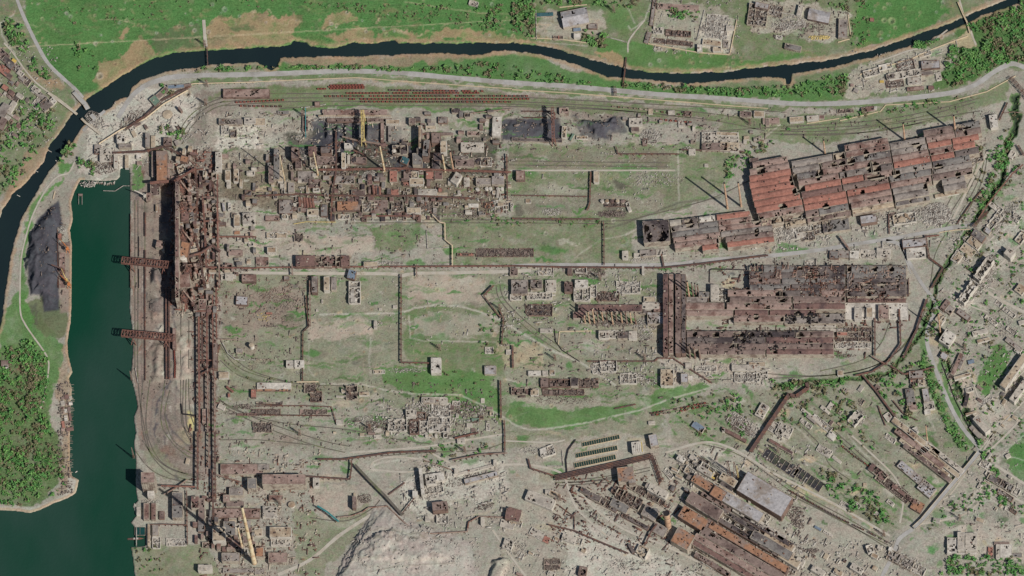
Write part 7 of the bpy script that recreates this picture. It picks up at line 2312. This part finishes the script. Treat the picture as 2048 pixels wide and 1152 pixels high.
# ------------------------------------------------------------------ framed basins and bins
def cells(cx, cy, w, d, ang, n, m_in, m_bar, label, name, cat, H=2.5, zin=.7):
    F = Frame(cx, cy, w, d, ang, H); root = thing(name, F.O, cat, '', cx, cy, None, label)
    mb = MB(); t = .6 / F.Lv * 2; tu = .6 / F.Lu * 2
    F.hexa(mb, -1, 1, -1 - t, -1, -.5, H); F.hexa(mb, -1, 1, 1, 1 + t, -.5, H); F.hexa(mb, -1 - tu, -1, -1, 1, -.5, H); F.hexa(mb, 1, 1 + tu, -1, 1, -.5, H); mb.build('rim_wall', m_bar, root)
    for i in range(n):
        mb = MB(); u0, u1 = -1 + 2 * i / n + .0, -1 + 2 * (i + 1) / n; mb.quad(F.L(u0, -1, .7), F.L(u1, -1, .7), F.L(u1, 1, .7), F.L(u0, 1, .7)); mb.build('basin', m_in, root)
        if i:
            mb = MB(); F.hexa(mb, u0 - tu * .5, u0 + tu * .5, -1, 1, .75, H + .2); mb.build('divider', m_bar, root)
WG = material('dark_green_water', (46, 66, 60), rough=.4, var=.25); DK = material('coal_dust_floor', (56, 54, 58), var=.4, alt=(70, 74, 60))
cells(1201.5, 881, 76, 9, 12, 16, WG, M['fence'], 'northern of three rows of dark green settling basins', 'settling_basin', 'settling basin')
cells(1193, 903, 84, 9.5, 11, 18, WG, M['fence'], 'middle of three rows of dark green settling basins', 'settling_basin', 'settling basin')
cells(1190, 922, 84, 10, 12, 18, WG, M['fence'], 'southern of three rows of dark green settling basins', 'settling_basin', 'settling basin')
cells(1561, 926, 78, 20, -34, 7, DK, M['wall'], 'upper row of black coal bins south-east of the pylon', 'coal_bin', 'coal bin', 2.2)
cells(1617, 958, 62, 20, -34, 6, DK, M['wall'], 'lower row of black coal bins south-east of the pylon', 'coal_bin', 'coal bin', 2.2)
cells(280, 1062, 20, 16, 0, 2, material('basin_water', (30, 66, 64), rough=.3, var=.2), M['wall'], 'twin square intake basins beside the pump house', 'intake_basin', 'basin', 1.5)
# striped roof bars
F = Frame(1275, 894, 23, 20, 6, 17); root = thing('striped_roof', F.O, 'canopy', '', 1275, 894, None, 'white and yellow striped canopy south-east of the settling basins')
for i in range(6):
    mb = MB(); F.hexa(mb, -1 + i * .34, -1 + i * .34 + .16, -1, 1, 15, 17); mb.build('stripe_beam', M['yellow'] if i == 5 else M['whitewall'], root)
# small craft at the harbour head, floating pontoons along the west bank
def boat(px, py, L_, w, m, label, group=None, az=None):
    o0 = P(px, py, -3); root = thing('boat', o0, 'boat', '' if label else 'small moored boat', px, py, group, label)
    az = random.uniform(0, 6.3) if az is None else az; d = Vector((math.cos(az), math.sin(az), 0)); x = Vector((-d.y, d.x, 0))
    mb = MB(); pts = [(-1, .7), (-1, -.7), (.3, -1), (1, 0), (.3, 1)]
    lo = [d * (a * L_ / 2 * .85) + x * (b * w / 2 * .7) + Vector((0, 0, -.4)) for a, b in pts]; hi = [d * (a * L_ / 2) + x * (b * w / 2) + Vector((0, 0, 1.4)) for a, b in pts]
    mb.v = [tuple(v) for v in lo + hi]; mb.f = [(0, 1, 2, 3, 4), (9, 8, 7, 6, 5)] + [(i, (i + 1) % 5, 5 + (i + 1) % 5, 5 + i) for i in range(5)]
    mb.build('hull', m, root); mb = MB(); mb.box((0, 0, 0), d * L_ * .14, x * w * .28, 1.42, 3.4); mb.build('cabin', M['whitewall'], root)
for i in range(22):
    boat(168 + i * 2.9 + random.uniform(-1, 1), 366 + random.uniform(-3, 8) * (1 - i / 26), random.uniform(8, 14), 3.2, random.choice([M['whitewall'], M['wall'], M['pale'], M['rust2']]), 'small pale boat crowded at the harbour head', 'small boats moored at the harbour head', random.uniform(1.2, 1.9))
boat(272, 1078, 46, 8, M['rust2'], 'long brown vessel moored across the pump house jetty', None, 0.0)
boat(270, 1011, 14, 5, M['whitewall'], 'white boat tied up under the quay south of the intake tower', None, 1.9)
boat(153, 944, 8, 3, M['whitewall'], 'tiny white boat off the sandy tip of the spit', None, .6)
for i, (x, y) in enumerate(((97, 301), (70, 341), (34, 390), (111, 321))):
    o0 = P(x, y, -3); root = thing('floating_jetty', o0, 'jetty', 'thin white jetty on the river bank', x, y); mb = MB(); mb.bar((0, 0, .5), (9, -6, .5), 1.6, .8); mb.build('deck', M['whitewall'], root)
bank = [(145,770),(145,790),(144,810),(143,830),(142,850),(141,870),(141,890),(141,910),(142,930),(143,948)]
for i in range(60):
    t = i / 60 * (len(bank) - 1); k = int(t); x = bank[k][0] + (bank[k + 1][0] - bank[k][0]) * (t - k); y = bank[k][1] + (bank[k + 1][1] - bank[k][1]) * (t - k)
    if random.random() < .25: continue
    o0 = P(x - 2, y, -3); root = thing('jetty', o0, 'jetty', '', x, y, 'thin jetties of the west bank huts', 'thin wooden jetty in front of the west bank huts'); mb = MB(); mb.bar((-3, 0, 1), (random.uniform(5, 11), random.uniform(-.6, .6), 1), .9, .4); mb.build('deck', M['wall'], root)
# ------------------------------------------------------------------ wagons, each its own object
def wagon_mesh(m1, L_=6.8, W_=4.0, h=2.4):
    mb = MB(); x, y = L_ / 2, W_ / 2
    mb.hexa([(-x, -y, .9), (x, -y, .9), (x, y, .9), (-x, y, .9), (-x, -y, 1.5), (x, -y, 1.5), (x, y, 1.5), (-x, y, 1.5)])
    for (a, b, c, d) in ((-x, x, -y, -y + .25), (-x, x, y - .25, y), (-x, -x + .3, -y + .25, y - .25), (x - .3, x, -y + .25, y - .25)):
        mb.hexa([(a, c, 1.5), (b, c, 1.5), (b, d, 1.5), (a, d, 1.5), (a, c, 1.5 + h), (b, c, 1.5 + h), (b, d, 1.5 + h), (a, d, 1.5 + h)])
    for s in (-1, 1): mb.hexa([(s * x * .6 - .8, -y * .8, 0), (s * x * .6 + .8, -y * .8, 0), (s * x * .6 + .8, y * .8, 0), (s * x * .6 - .8, y * .8, 0), (s * x * .6 - .8, -y * .8, .9), (s * x * .6 + .8, -y * .8, .9), (s * x * .6 + .8, y * .8, .9), (s * x * .6 - .8, y * .8, .9)])
    me = newmesh('wagon', mb.v, mb.f); me.materials.append(m1); return me
WM = [wagon_mesh(M['wagonred']), wagon_mesh(M['wagongrey']), wagon_mesh(M['rust2']), wagon_mesh(M['wall'], 9, 3)]
def wagons(pts, n, kinds, label, group, fill=.95):
    W = [P(x, y, 0) for x, y in pts]; Ls = [(b - a).length for a, b in zip(W, W[1:])]; T = sum(Ls)
    for i in range(n):
        if random.random() > fill: continue
        t = T * (i + .5) / n; k = 0
        while k < len(Ls) - 1 and t > Ls[k]: t -= Ls[k]; k += 1
        d = (W[k + 1] - W[k]).normalized(); p = W[k] + d * t
        o = bpy.data.objects.new('railway_wagon', WM[random.choice(kinds)]); scene.collection.objects.link(o); o.location = (p.x, p.y, .7); o.rotation_euler = (0, 0, math.atan2(d.y, d.x))
        o['label'] = label; o['category'] = 'wagon'; o['group'] = group
rowsW = [([(634,179),(730,177)],15,'0'),([(660,172),(728,171)],11,'0'),([(656,175),(730,174)],12,'0'),
  ([(777,181.5),(968,183.5)],30,'01'),([(692,187.5),(960,187)],40,'0'),([(648,193.5),(1058,193)],50,'02'),([(697,199.5),(1060,199)],48,'0'),([(720,204.5),(1024,205)],36,'02'),([(470,206),(570,201)],13,'0'),([(478,213),(566,214)],10,'02')]
names = ['first', 'second', 'third', 'fourth', 'fifth', 'sixth', 'seventh', 'eighth', 'ninth', 'tenth']
for i, (p_, n_, k_) in enumerate(rowsW):
    wagons(p_, n_, [int(c) for c in k_], f'brown-red open wagon in the {names[i]} row of the sorting sidings', f'wagons in the {names[i]} row of the sorting sidings')
wagons([(1300, 828), (1360, 818), (1420, 805)], 18, [2, 3, 0], 'rusty or white wagon in the slanting train north of the town', 'wagons of the slanting train north of the town')
wagons([(1303, 832), (1362, 823), (1415, 812)], 14, [3, 0, 1], 'wagon in the outer row of the slanting train', 'wagons in the outer row of the slanting train')
wagons([(1577, 981), (1620, 1005), (1680, 1038), (1730, 1062), (1776, 1086)], 34, [1, 2], 'dark coal wagon in the long train to the viaduct', 'wagons of the long train to the viaduct')
wagons([(1142, 982), (1150, 998), (1172, 1025), (1200, 1045), (1238, 1066)], 16, [2, 1], 'dark wagon on the curved green siding', 'wagons on the curved green siding')
wagons([(349, 698), (351, 730), (350, 762)], 13, [0], 'maroon wagon in the single file on the ore yard', 'wagons in single file on the ore yard')
wagons([(512, 806), (566, 808)], 8, [3, 1], 'pale wagon by the dark scrap rack', 'wagons by the dark scrap rack')
wagons([(1184, 965), (1180, 1119), (1182, 1119)], 0, [0], '', '')
wagons([(1683, 892), (1710, 914), (1740, 935)], 9, [0, 2], 'maroon wagon on the siding above the ruined bins', 'wagons on the siding above the ruined bins')
wagons([(1222, 214), (1280, 219), (1330, 226), (1374, 232)], 14, [2, 3], 'brown or pale wagon east of the black coal heap', 'wagons east of the black coal heap')
wagons([(1318, 240), (1350, 243), (1386, 246)], 7, [0], 'brown wagon in the short file by the square rubble', 'wagons in the short file by the square rubble')
wagons([(512, 720), (548, 721)], 5, [3], 'white wagon near the white twin house', 'white wagons near the white twin house')
# ------------------------------------------------------------------ trees and scrub
LEAF = []
BUSH = material('brown_twigs', (128, 120, 94), var=.4, scale=.3, alt=(82, 96, 56), altscale=.1)
for i, (c1, c2) in enumerate((((102, 152, 84), (84, 132, 72)), ((126, 164, 96), (102, 144, 78)), ((84, 124, 74), (106, 138, 86)))):
    LEAF.append(material(['leaf_green', 'fresh_leaf_green', 'dark_leaf_green'][i], c1, var=.35, scale=.3, alt=c2, altamt=.9, altscale=.12))
def crown_arrays(n, seed):
    r = np.random.default_rng(seed)
    # clumps of leaf-sized quads through an uneven volume
    k = 7; cen = r.normal(0, .42, (k, 3)); cen[:, 2] = np.abs(cen[:, 2]) * .7 + .35; rad = r.uniform(.28, .5, k)
    which = r.integers(0, k, n); d = r.normal(0, 1, (n, 3)); d /= np.linalg.norm(d, axis=1)[:, None]
    c = cen[which] + d * rad[which][:, None] * r.uniform(.6, 1.05, n)[:, None]; c[:, 2] = np.maximum(c[:, 2], .05)
    a = r.normal(0, 1, (n, 3)); a[:, 2] *= .5; a /= np.linalg.norm(a, axis=1)[:, None]; b = np.cross(a, d + r.normal(0, .4, (n, 3))); b /= np.linalg.norm(b, axis=1)[:, None] + 1e-6
    s = r.uniform(.13, .26, n)[:, None]
    return np.stack([c - a * s - b * s, c + a * s - b * s, c + a * s + b * s, c - a * s + b * s], 1)   # (n,4,3)
CROWN = [crown_arrays(46, 100 + i) for i in range(6)]
CM = []
for i, q in enumerate(CROWN):
    for j in range(4):
        me = quickmesh('crown', q.reshape(-1, 3), np.arange(len(q) * 4).reshape(-1, 4)); me.materials.append((LEAF + [BUSH])[j]); CM.append(me)
mb = MB(); mb.tube((0, 0, 0), (0.02, .01, .75), .06, .03, 6); mb.bar((0, 0, .4), (.25, .1, .7), .03); mb.bar((0, 0, .45), (-.2, .15, .75), .03)
TRUNK = newmesh('trunk', mb.v, mb.f); TRUNK.materials.append(M['bark'])
FIELDS = []   # (poly, n, size m, individuals, label, group, species weights)
def wood(a, n, size, indiv, label, spec=(0, 1, 2, 0, 1, 3)): FIELDS.append((pairs(a), n, size, indiv, label, spec))
wood([0,690, 30,700, 60,700, 95,730, 96,780, 86,820, 100,850, 110,900, 100,940, 90,990, 40,1012, 0,1008, -40,1000, -60,760], 1700, 5.6, 100, 'bushy green tree in the wood on the spit')
wood([45,680, 75,690, 95,720, 92,770, 80,800, 50,760, 40,720], 120, 6.5, 20, 'green tree between the spit road and the hut clearing')
wood([100,900, 128,910, 130,975, 100,995, 90,960], 60, 5, 0, 'low tree behind the west bank huts')
wood([15,210, 60,195, 100,215, 130,225, 100,270, 60,330, 20,390, 0,400, -20,300], 180, 6.5, 20, 'green tree on the village river bank')
wood([15,30, 45,60, 60,95, 50,120, 30,100, 10,60], 60, 7, 14, 'tree between the village lane and the meadow road')
wood([58,118, 75,120, 110,160, 95,160, 60,140], 40, 6, 8, 'tree beside the meadow road')
wood([150,85, 185,95, 195,140, 160,150, 145,110], 26, 5.5, 8, 'shrub in the meadow near the round pit')
wood([350,146, 560,138, 700,140, 900,146, 900,138, 700,132, 560,134, 400,134], 150, 5, 12, 'small tree on the river road verge')
wood([880,130, 1000,128, 1200,170, 1180,174, 1000,158, 880,146], 120, 5.5, 14, 'small tree in the green strip above the river road')
wood([1235,172, 1300,180, 1420,190, 1540,192, 1600,196, 1620,180, 1580,170, 1480,176, 1380,176, 1280,166], 190, 6, 14, 'tree in the roadside belt south of the river')
wood([1600,190, 1690,190, 1700,150, 1660,150, 1600,170], 90, 6, 10, 'tree west of the river compound')
wood([1030,0, 1070,0, 1070,78, 1024,60, 1024,20], 110, 6, 10, 'tree west of the grey riverside shed')
wood([1165,60, 1210,70, 1215,98, 1180,90, 1160,78], 60, 7, 10, 'dark green tree beside the small white house over the river')
wood([1100,-10, 1290,-10, 1270,20, 1180,12, 1080,10], 90, 6, 8, 'tree above the grey shed north of the river')
wood([1330,16, 1400,22, 1396,42, 1340,34], 40, 5, 6, 'tree inside the low ruined depot')
wood([1905,95, 1960,100, 2000,40, 2048,0, 2080,20, 2060,122, 2000,128, 1960,155, 1900,178, 1885,160, 1892,120], 650, 6.2, 40, 'green tree in the wood at the north-east corner')
wood([1825,80, 1865,84, 1880,78, 1860,92, 1830,100], 40, 6, 6, 'yellow-green tree on the bank by the river compound')
wood([1930,50, 1990,30, 2048,10, 2048,40, 1960,70], 90, 6.5, 8, 'tree on the far north-east river bank')
wood([1500,0, 1740,0, 1740,90, 1700,95, 1705,30, 1600,-5], 70, 4.5, 0, 'scrub')
wood([1670,230, 1750,220, 1850,205, 1950,190, 1960,196, 1860,215, 1700,240], 60, 4.5, 6, 'shrub south of the curved road')
wood([1450,320, 1500,300, 1560,262, 1580,258, 1540,300, 1480,345, 1452,360], 70, 5.5, 12, 'tree on the slanting verge beside the mill')
wood([1950,290, 1990,300, 2010,260, 2030,270, 2020,330, 1990,390, 1960,430, 1950,410, 1990,340], 110, 6, 12, 'tree along the dark eastern ditch')
wood([1850,590, 1880,600, 1885,650, 1860,680, 1840,700, 1848,640], 40, 5.5, 6, 'tree by the canal road bend')
wood([1850,700, 1872,740, 1900,830, 1940,900, 1925,905, 1890,850, 1860,780, 1842,720], 170, 5.5, 14, 'tree on the green strip west of the canal road')
wood([1730,740, 1800,740, 1850,720, 1840,820, 1800,850, 1760,800], 90, 6, 10, 'tree around the dark pipe crossing')
wood([1540,760, 1640,765, 1720,745, 1700,770, 1620,785, 1560,780], 90, 5.5, 8, 'tree on the rail verge west of the pipe crossing')
wood([1540,770, 1700,780, 1760,900, 1700,900, 1640,860, 1560,860], 160, 5, 0, 'scrub')
wood([1640,940, 1700,960, 1760,1000, 1790,1050, 1740,1050, 1680,1010, 1650,980], 130, 6, 12, 'shrub in the green wedge above the coal train')
wood([1860,1060, 1880,1040, 1930,1030, 1960,1020, 1990,960, 1970,950, 1930,990, 1880,1020], 50, 5, 6, 'tree near the south-east road loop')
wood([1900,1115, 2048,1118, 2048,1150, 1880,1150], 140, 6, 10, 'tree in the green belt south of the depot yard')
wood([1950,880, 1990,900, 2000,960, 1975,940], 30, 6, 4, 'tree by the street at the viaduct head')
wood([1960,970, 2048,1010, 2048,1030, 1960,990], 40, 5, 4, 'tree on the railway bank in the far south-east')
wood([1870,610, 2048,400, 2048,900, 1980,880, 1900,780], 300, 4.2, 16, 'garden tree among the ruined blocks of the east town')
wood([1940,330, 2048,330, 2048,440, 1950,560, 1900,560], 70, 5, 0, 'scrub')
wood([300,300, 330,300, 330,320, 300,320], 8, 5, 0, 'scrub'); wood([155,318, 190,330, 186,350, 156,345], 30, 6, 6, 'tree at the harbour head road')
wood([120,300, 150,290, 145,320, 120,330], 30, 7, 8, 'bright tree on the river edge near the harbour head')
wood([320,170, 350,172, 350,190, 320,195], 12, 6, 4, 'tree beside the riverside sheds'); wood([315,250, 340,250, 345,270, 318,268], 10, 6, 0, 'scrub')
wood([440,750, 700,770, 900,740, 1000,780, 1000,850, 800,790, 640,790], 60, 3.6, 0, 'scrub'); wood([1000,430, 1220,440, 1220,455, 1000,452, 880,446], 60, 4, 0, 'scrub')
wood([960,600, 1010,640, 1005,700, 960,720], 30, 4.5, 0, 'scrub'); wood([270,1095, 330,1090, 330,1150, 275,1150], 30, 4.5, 0, 'scrub')
wood([1340,800, 1480,780, 1520,830, 1480,880, 1380,870], 120, 5, 10, 'tree among the ruined houses south of the slanting train')
wood([848,900, 890,890, 1000,875, 1000,890, 870,940, 845,940], 40, 4.5, 4, 'shrub beside the ruined sinter plant')
wood([340,270, 360,260, 372,240, 366,290, 350,300], 16, 6, 4, 'tree inside the coal-siding curve'); wood([1010,0, 1000,60, 960,60, 950,20], 60, 5, 6, 'shrub on the meadow by the north lane')
wood([600,5, 900,10, 1000,60, 900,52, 700,28], 130, 3.4, 0, 'scrub'); wood([60,20, 400,0, 560,0, 520,20, 120,60], 60, 3, 0, 'scrub')
for a, w in DITCH:
    L_ = pairs(a)
    for (x0, y0), (x1, y1) in zip(L_, L_[1:]):
        wood([x0 - 7, y0, x0 + 7, y0, x1 + 7, y1, x1 - 7, y1], 16, 3.4, 0, 'dark scrub', (2, 2, 3))
VERTS, QUADS, MI = [], [], []; nv = 0; ntree = 0
def waterat(x, y):
    i = int(np.clip(np.searchsorted(GX, x), 0, len(GX) - 1)); j = int(np.clip(np.searchsorted(GY, y), 0, len(GY) - 1))
    return watermask[j, i] > .15, gz[j, i]
for pts, n, size, indiv, label, spec in FIELDS:
    xs = [p[0] for p in pts]; ys = [p[1] for p in pts]; made = 0; placed = []; tries = 0
    while made < n and tries < n * 12:
        tries += 1; x, y = random.uniform(min(xs), max(xs)), random.uniform(min(ys), max(ys))
        if not inpoly(np.array([x]), np.array([y]), pts)[0]: continue
        if (nb(x, y, 9.0) < .36 or nb(x * .33, y * .33, 9.0) < .34) and random.random() < .75: continue
        w, z = waterat(x, y)
        if w or not free(x, y, 1.6): continue
        made += 1; placed.append((x, y, z, size * random.uniform(.45, 1.0) * (.85 + 1.3 * nb(x, y, 9.0))))
    placed.sort(key=lambda t: -t[3])
    for i, (x, y, z, s) in enumerate(placed):
        p = P(x, y, 0); sp = 3 if len(spec) > 5 and nb(x * .5, y * .5, 9.0) > .64 and random.random() < .7 else random.choice(spec); h = s * random.uniform(.85, 1.25)
        if i < int(indiv*.7) and -5 < x < 2053 and -5 < y < 1157:
            root = bpy.data.objects.new('tree', None); scene.collection.objects.link(root); root.location = (p.x, p.y, z - .2); root.empty_display_size = 2
            root['label'] = label; root['category'] = 'tree'; root['group'] = 'trees: ' + label; ntree += 1
            c = bpy.data.objects.new('crown', CM[random.randrange(6) * 4 + sp]); scene.collection.objects.link(c); c.parent = root; c.location = (0, 0, s * .25); c.scale = (s * .75, s * .75, h * .8); c.rotation_euler = (0, 0, random.uniform(0, 6.3))
            t = bpy.data.objects.new('trunk', TRUNK); scene.collection.objects.link(t); t.parent = root; t.scale = (s * .8, s * .8, h)
        else:
            q = CROWN[random.randrange(6)]; a = random.uniform(0, 6.3); ca, sa = math.cos(a), math.sin(a)
            v = np.empty_like(q); v[..., 0] = (q[..., 0] * ca - q[..., 1] * sa) * s * .75 + p.x; v[..., 1] = (q[..., 0] * sa + q[..., 1] * ca) * s * .75 + p.y; v[..., 2] = q[..., 2] * h * .8 + z + s * .12
            VERTS.append(v.reshape(-1, 3)); MI.append(np.full(len(q), sp if 'scrub' not in label or random.random() < .6 else 3)); nv += len(q)
V = np.concatenate(VERTS); me = quickmesh('scrub_and_trees', V, np.arange(len(V)).reshape(-1, 4))
for m in LEAF + [BUSH]: me.materials.append(m)
me.polygons.foreach_set('material_index', np.concatenate(MI).astype(np.int32))
o = link('scrub_and_trees', me, LEAF + [BUSH]); o['kind'] = 'stuff'; o['label'] = 'scrub, hedges and massed smaller trees growing over the banks, verges and town'; o['category'] = 'scrub'
print('trees', ntree, 'mass quads', nv)
# ------------------------------------------------------------------ loose debris and scrap lying all over the works: too much to count
def litter(x0, y0, x1, y1, n, smax, mk, label, longish=.3, ang=None, poly=None, zmax=.4, zb=None):
    x = rng.uniform(x0, x1, n * 3); y = rng.uniform(y0, y1, n * 3)
    keep = np.array([NB[9.0][int(b + 60), int(a + 60)] * .6 + NB[4.0][int(b + 60), int(a + 60)] * .4 > .5 for a, b in zip(x, y)])
    if poly is not None: keep &= inpoly(x, y, pairs(poly))
    i = np.clip(np.searchsorted(GX, x), 0, len(GX) - 1); j = np.clip(np.searchsorted(GY, y), 0, len(GY) - 1); keep &= (watermask[j, i] < .1) & ((~roadmask[j, i]) if zb is None else True)
    x, y = x[keep][:n], y[keep][:n]; k = len(x)
    if k < 3: return
    c = PN(x, y, 0.0); i = np.clip(np.searchsorted(GX, x), 0, len(GX) - 1); j = np.clip(np.searchsorted(GY, y), 0, len(GY) - 1)
    s = rng.uniform(.1, 1, k) ** 3 * smax * 1.35 + .35; lg = np.where(rng.random(k) < longish * .7, rng.uniform(1.5, 4, k), 1)
    hz = np.minimum(s * rng.uniform(.2, .7, k), 2.2); c[:, 2] = gz[j, i] + hz * .6
    if zb is not None:
        c = PN(x, y, zb)
    yaw = rng.uniform(0, 6.3, k) if ang is None else R(ang) + rng.normal(0, .12, k) + (rng.random(k) < .5) * math.pi / 2
    o0 = P((x0 + x1) / 2, (y0 + y1) / 2, 0); c -= np.array(o0)
    o = link('scattered_debris', boxes_mesh('scattered_debris', c, s * lg, s * rng.uniform(.3, .8, k), hz, yaw, .1), M[mk], None, o0)
    o['kind'] = 'stuff'; o['label'] = label; o['category'] = 'debris'
for a in ((440,225,720,330,900,2.2,'pale','pale litter in the north-west works yards',.3,0),(440,225,720,440,900,2.4,'mixed','brown litter in the north-west works yards',.3,0),(640,280,1020,430,1500,2.4,'rust2','dark rusty scrap between the coke batteries',.5,0),
  (560,300,1020,440,1300,2.4,'pale','pale rubble across the by-product plant',.3,0),(580,240,1020,430,900,2.6,'wall','beige blocks across the coke plant',.4,0),(340,300,436,620,1500,3.0,'rust','rusty steel wreckage along the furnace row',.6,0),(340,300,436,640,900,2.6,'wall','pale wreckage along the furnace row',.5,0),
  (262,320,350,800,500,1.8,'mixed','brown litter on the ore quay',.3,90),(380,600,440,960,700,2.2,'rust2','dark scrap along the pipe galleries',.5,90),(440,440,1000,560,800,1.8,'mixed','brown litter along the central road',.3,0),
  (440,555,620,740,900,1.6,'mixed','litter in the transformer yard',.3,0),(440,555,620,640,500,1.6,'steel','steel scrap in the transformer yard',.6,0),(620,555,1320,700,900,1.6,'pale','pale litter in the middle yards',.2,None),(440,760,1000,900,1300,2.0,'mixed','brown litter south of the winding track',.4,0),
  (740,800,1000,880,1100,2.2,'pale','white litter around the ruined central works',.3,0),(1000,530,1330,660,1200,2.2,'pale','pale litter along the laboratory row',.3,0),(1000,600,1340,800,1000,2.2,'mixed','brown litter under the slender chimneys',.3,0),(1180,700,1560,770,1400,2.2,'pale','white rubble spread south of the burnt halls',.3,0),
  (1440,530,1820,660,1500,2.6,'rust2','burnt wreckage over the converter shop',.5,0),(1380,655,1740,712,900,2.4,'rust2','burnt wreckage over the long maroon hall',.5,0),(1500,420,1960,500,1800,2.4,'pale','pale wreckage south of the rolling mill',.3,8),(1320,500,1820,545,700,1.8,'mixed','litter along the eastern road',.3,0),
  (1440,215,1980,300,900,1.8,'mixed','scrap beside the sidings north of the mill',.4,10),(1000,225,1440,300,900,2.0,'mixed','litter east of the coal stockyard',.3,0),(1020,290,1340,430,700,1.6,'pale','pale litter on the abandoned plots',.2,None),(430,900,640,1152,1500,2.2,'wall','beige blocks around the power station',.4,0),
  (400,920,640,1152,1100,2.2,'rust2','dark scrap around the power station',.5,0),(800,920,1020,1060,1200,2.4,'pale','white litter around the sinter plant',.3,8),(1000,1020,1420,1152,1300,2.0,'pale','white litter on the rubble field',.3,None),(1100,950,1360,1100,1200,2.4,'rust2','black scrap in the burnt pipe yard',.5,-28),
  (1330,890,1620,1152,1600,2.4,'pale','pale rubble between the south-east mills',.3,-31),(1330,890,1620,1152,900,2.4,'mixed','brown rubble between the south-east mills',.4,-31),(1540,1080,1800,1152,900,2.4,'pale','white rubble south of the coal train',.3,-30),(1420,780,1860,1000,900,1.8,'mixed','litter among the ruined houses',.3,-35),
  (1880,440,2050,900,900,1.8,'pale','pale rubble through the east town',.3,-38),(1880,300,2050,900,700,1.8,'mixed','brown rubble through the east town',.3,-38),(1880,900,2050,1150,900,1.8,'pale','litter in the south-east quarter',.3,0),(1700,100,1890,190,700,1.8,'pale','white litter in the river compound',.3,12),
  (1290,0,1480,110,800,1.8,'pale','white litter in the walled ruined depot',.3,0),(1500,0,1700,80,700,1.8,'mixed','scrap in the north-east warehouse yard',.3,0),(0,90,115,300,900,1.8,'pale','pale litter in the riverside village',.3,-38),(170,190,420,340,1200,2.0,'pale','pale rubble on the harbour head',.3,None),
  (115,760,145,990,800,2.0,'mixed','brown clutter of the west bank huts',.3,0),(80,380,145,620,300,1.6,'mixed','litter on the west coal yard',.3,0),(690,1060,960,1152,900,1.6,'pale','blocks on the slag heap',.2,None)):
    litter(*a)

for a in ((1500,532,1690,582,900,2.0,'rust2','charred wreckage lying over the northern converter roofs',.6,0),(1500,532,1812,582,700,2.4,'steel','twisted pale steel over the northern converter roofs',.7,0),(1600,575,1812,602,350,2.0,'rust2','charred wreckage over the eastern converter roofs',.6,0),(1572,626,1688,648,220,1.8,'dark','black pockmarks of debris on the grey southern roof',.3,0),
  (1376,662,1600,700,420,1.8,'dark','charred wreckage on the long maroon hall roof',.5,0)):
    litter(*a, zb=20.6)
# ------------------------------------------------------------------ labels that single each thing out
def _dir(dx, dy):
    a = math.degrees(math.atan2(-dy, dx)) % 360
    return ['east', 'north-east', 'north', 'north-west', 'west', 'south-west', 'south', 'south-east'][int((a + 22.5) // 45) % 8]
def finish_labels():
    groups = {}
    for o, look, px, py in THINGS:
        best = sorted(LAND, key=lambda l: (l[1] - px) ** 2 + (l[2] - py) ** 2)
        nm, lx, ly = best[0]; dist = math.hypot(lx - px, ly - py)
        rel = 'beside' if dist < 26 else (('just ' if dist < 70 else '') + _dir(px - lx, py - ly) + ' of')
        groups.setdefault((look.strip(), rel, nm), []).append((dist, px, py, o))
    ordw = ['', 'second ', 'third ', 'fourth ', 'fifth ', 'sixth ', 'seventh ', 'eighth ', 'ninth ', 'tenth ', 'eleventh ', 'twelfth ', 'thirteenth ', 'fourteenth ', 'fifteenth ', 'sixteenth ', 'seventeenth ', 'eighteenth ', 'nineteenth ', 'twentieth ']
    seen = set(o.get('label') for o in scene.objects if o.get('label'))
    for (look, rel, nm), L in groups.items():
        if len(L) == 1:
            L[0][3]['label'] = f'{look} {rel} {nm}'
        else:
            L.sort(key=lambda t: t[0])
            for i, (d, px, py, o) in enumerate(L):
                w = (ordw[i] if i < len(ordw) else f'number {i + 1} ') + 'nearest'
                o['label'] = f'{w} {look} {rel} {nm}'
    k = 0
    for o, *_ in THINGS:
        lb = o['label']
        words = lb.split()
        if len(words) > 16: lb = ' '.join(words[:16]); o['label'] = lb; k += 1
    print('labels', len(THINGS), 'cut', k)
finish_labels()
print('objects', len(scene.objects), 'tris', sum(len(o.data.polygons) for o in scene.objects if o.type == 'MESH') * 2)
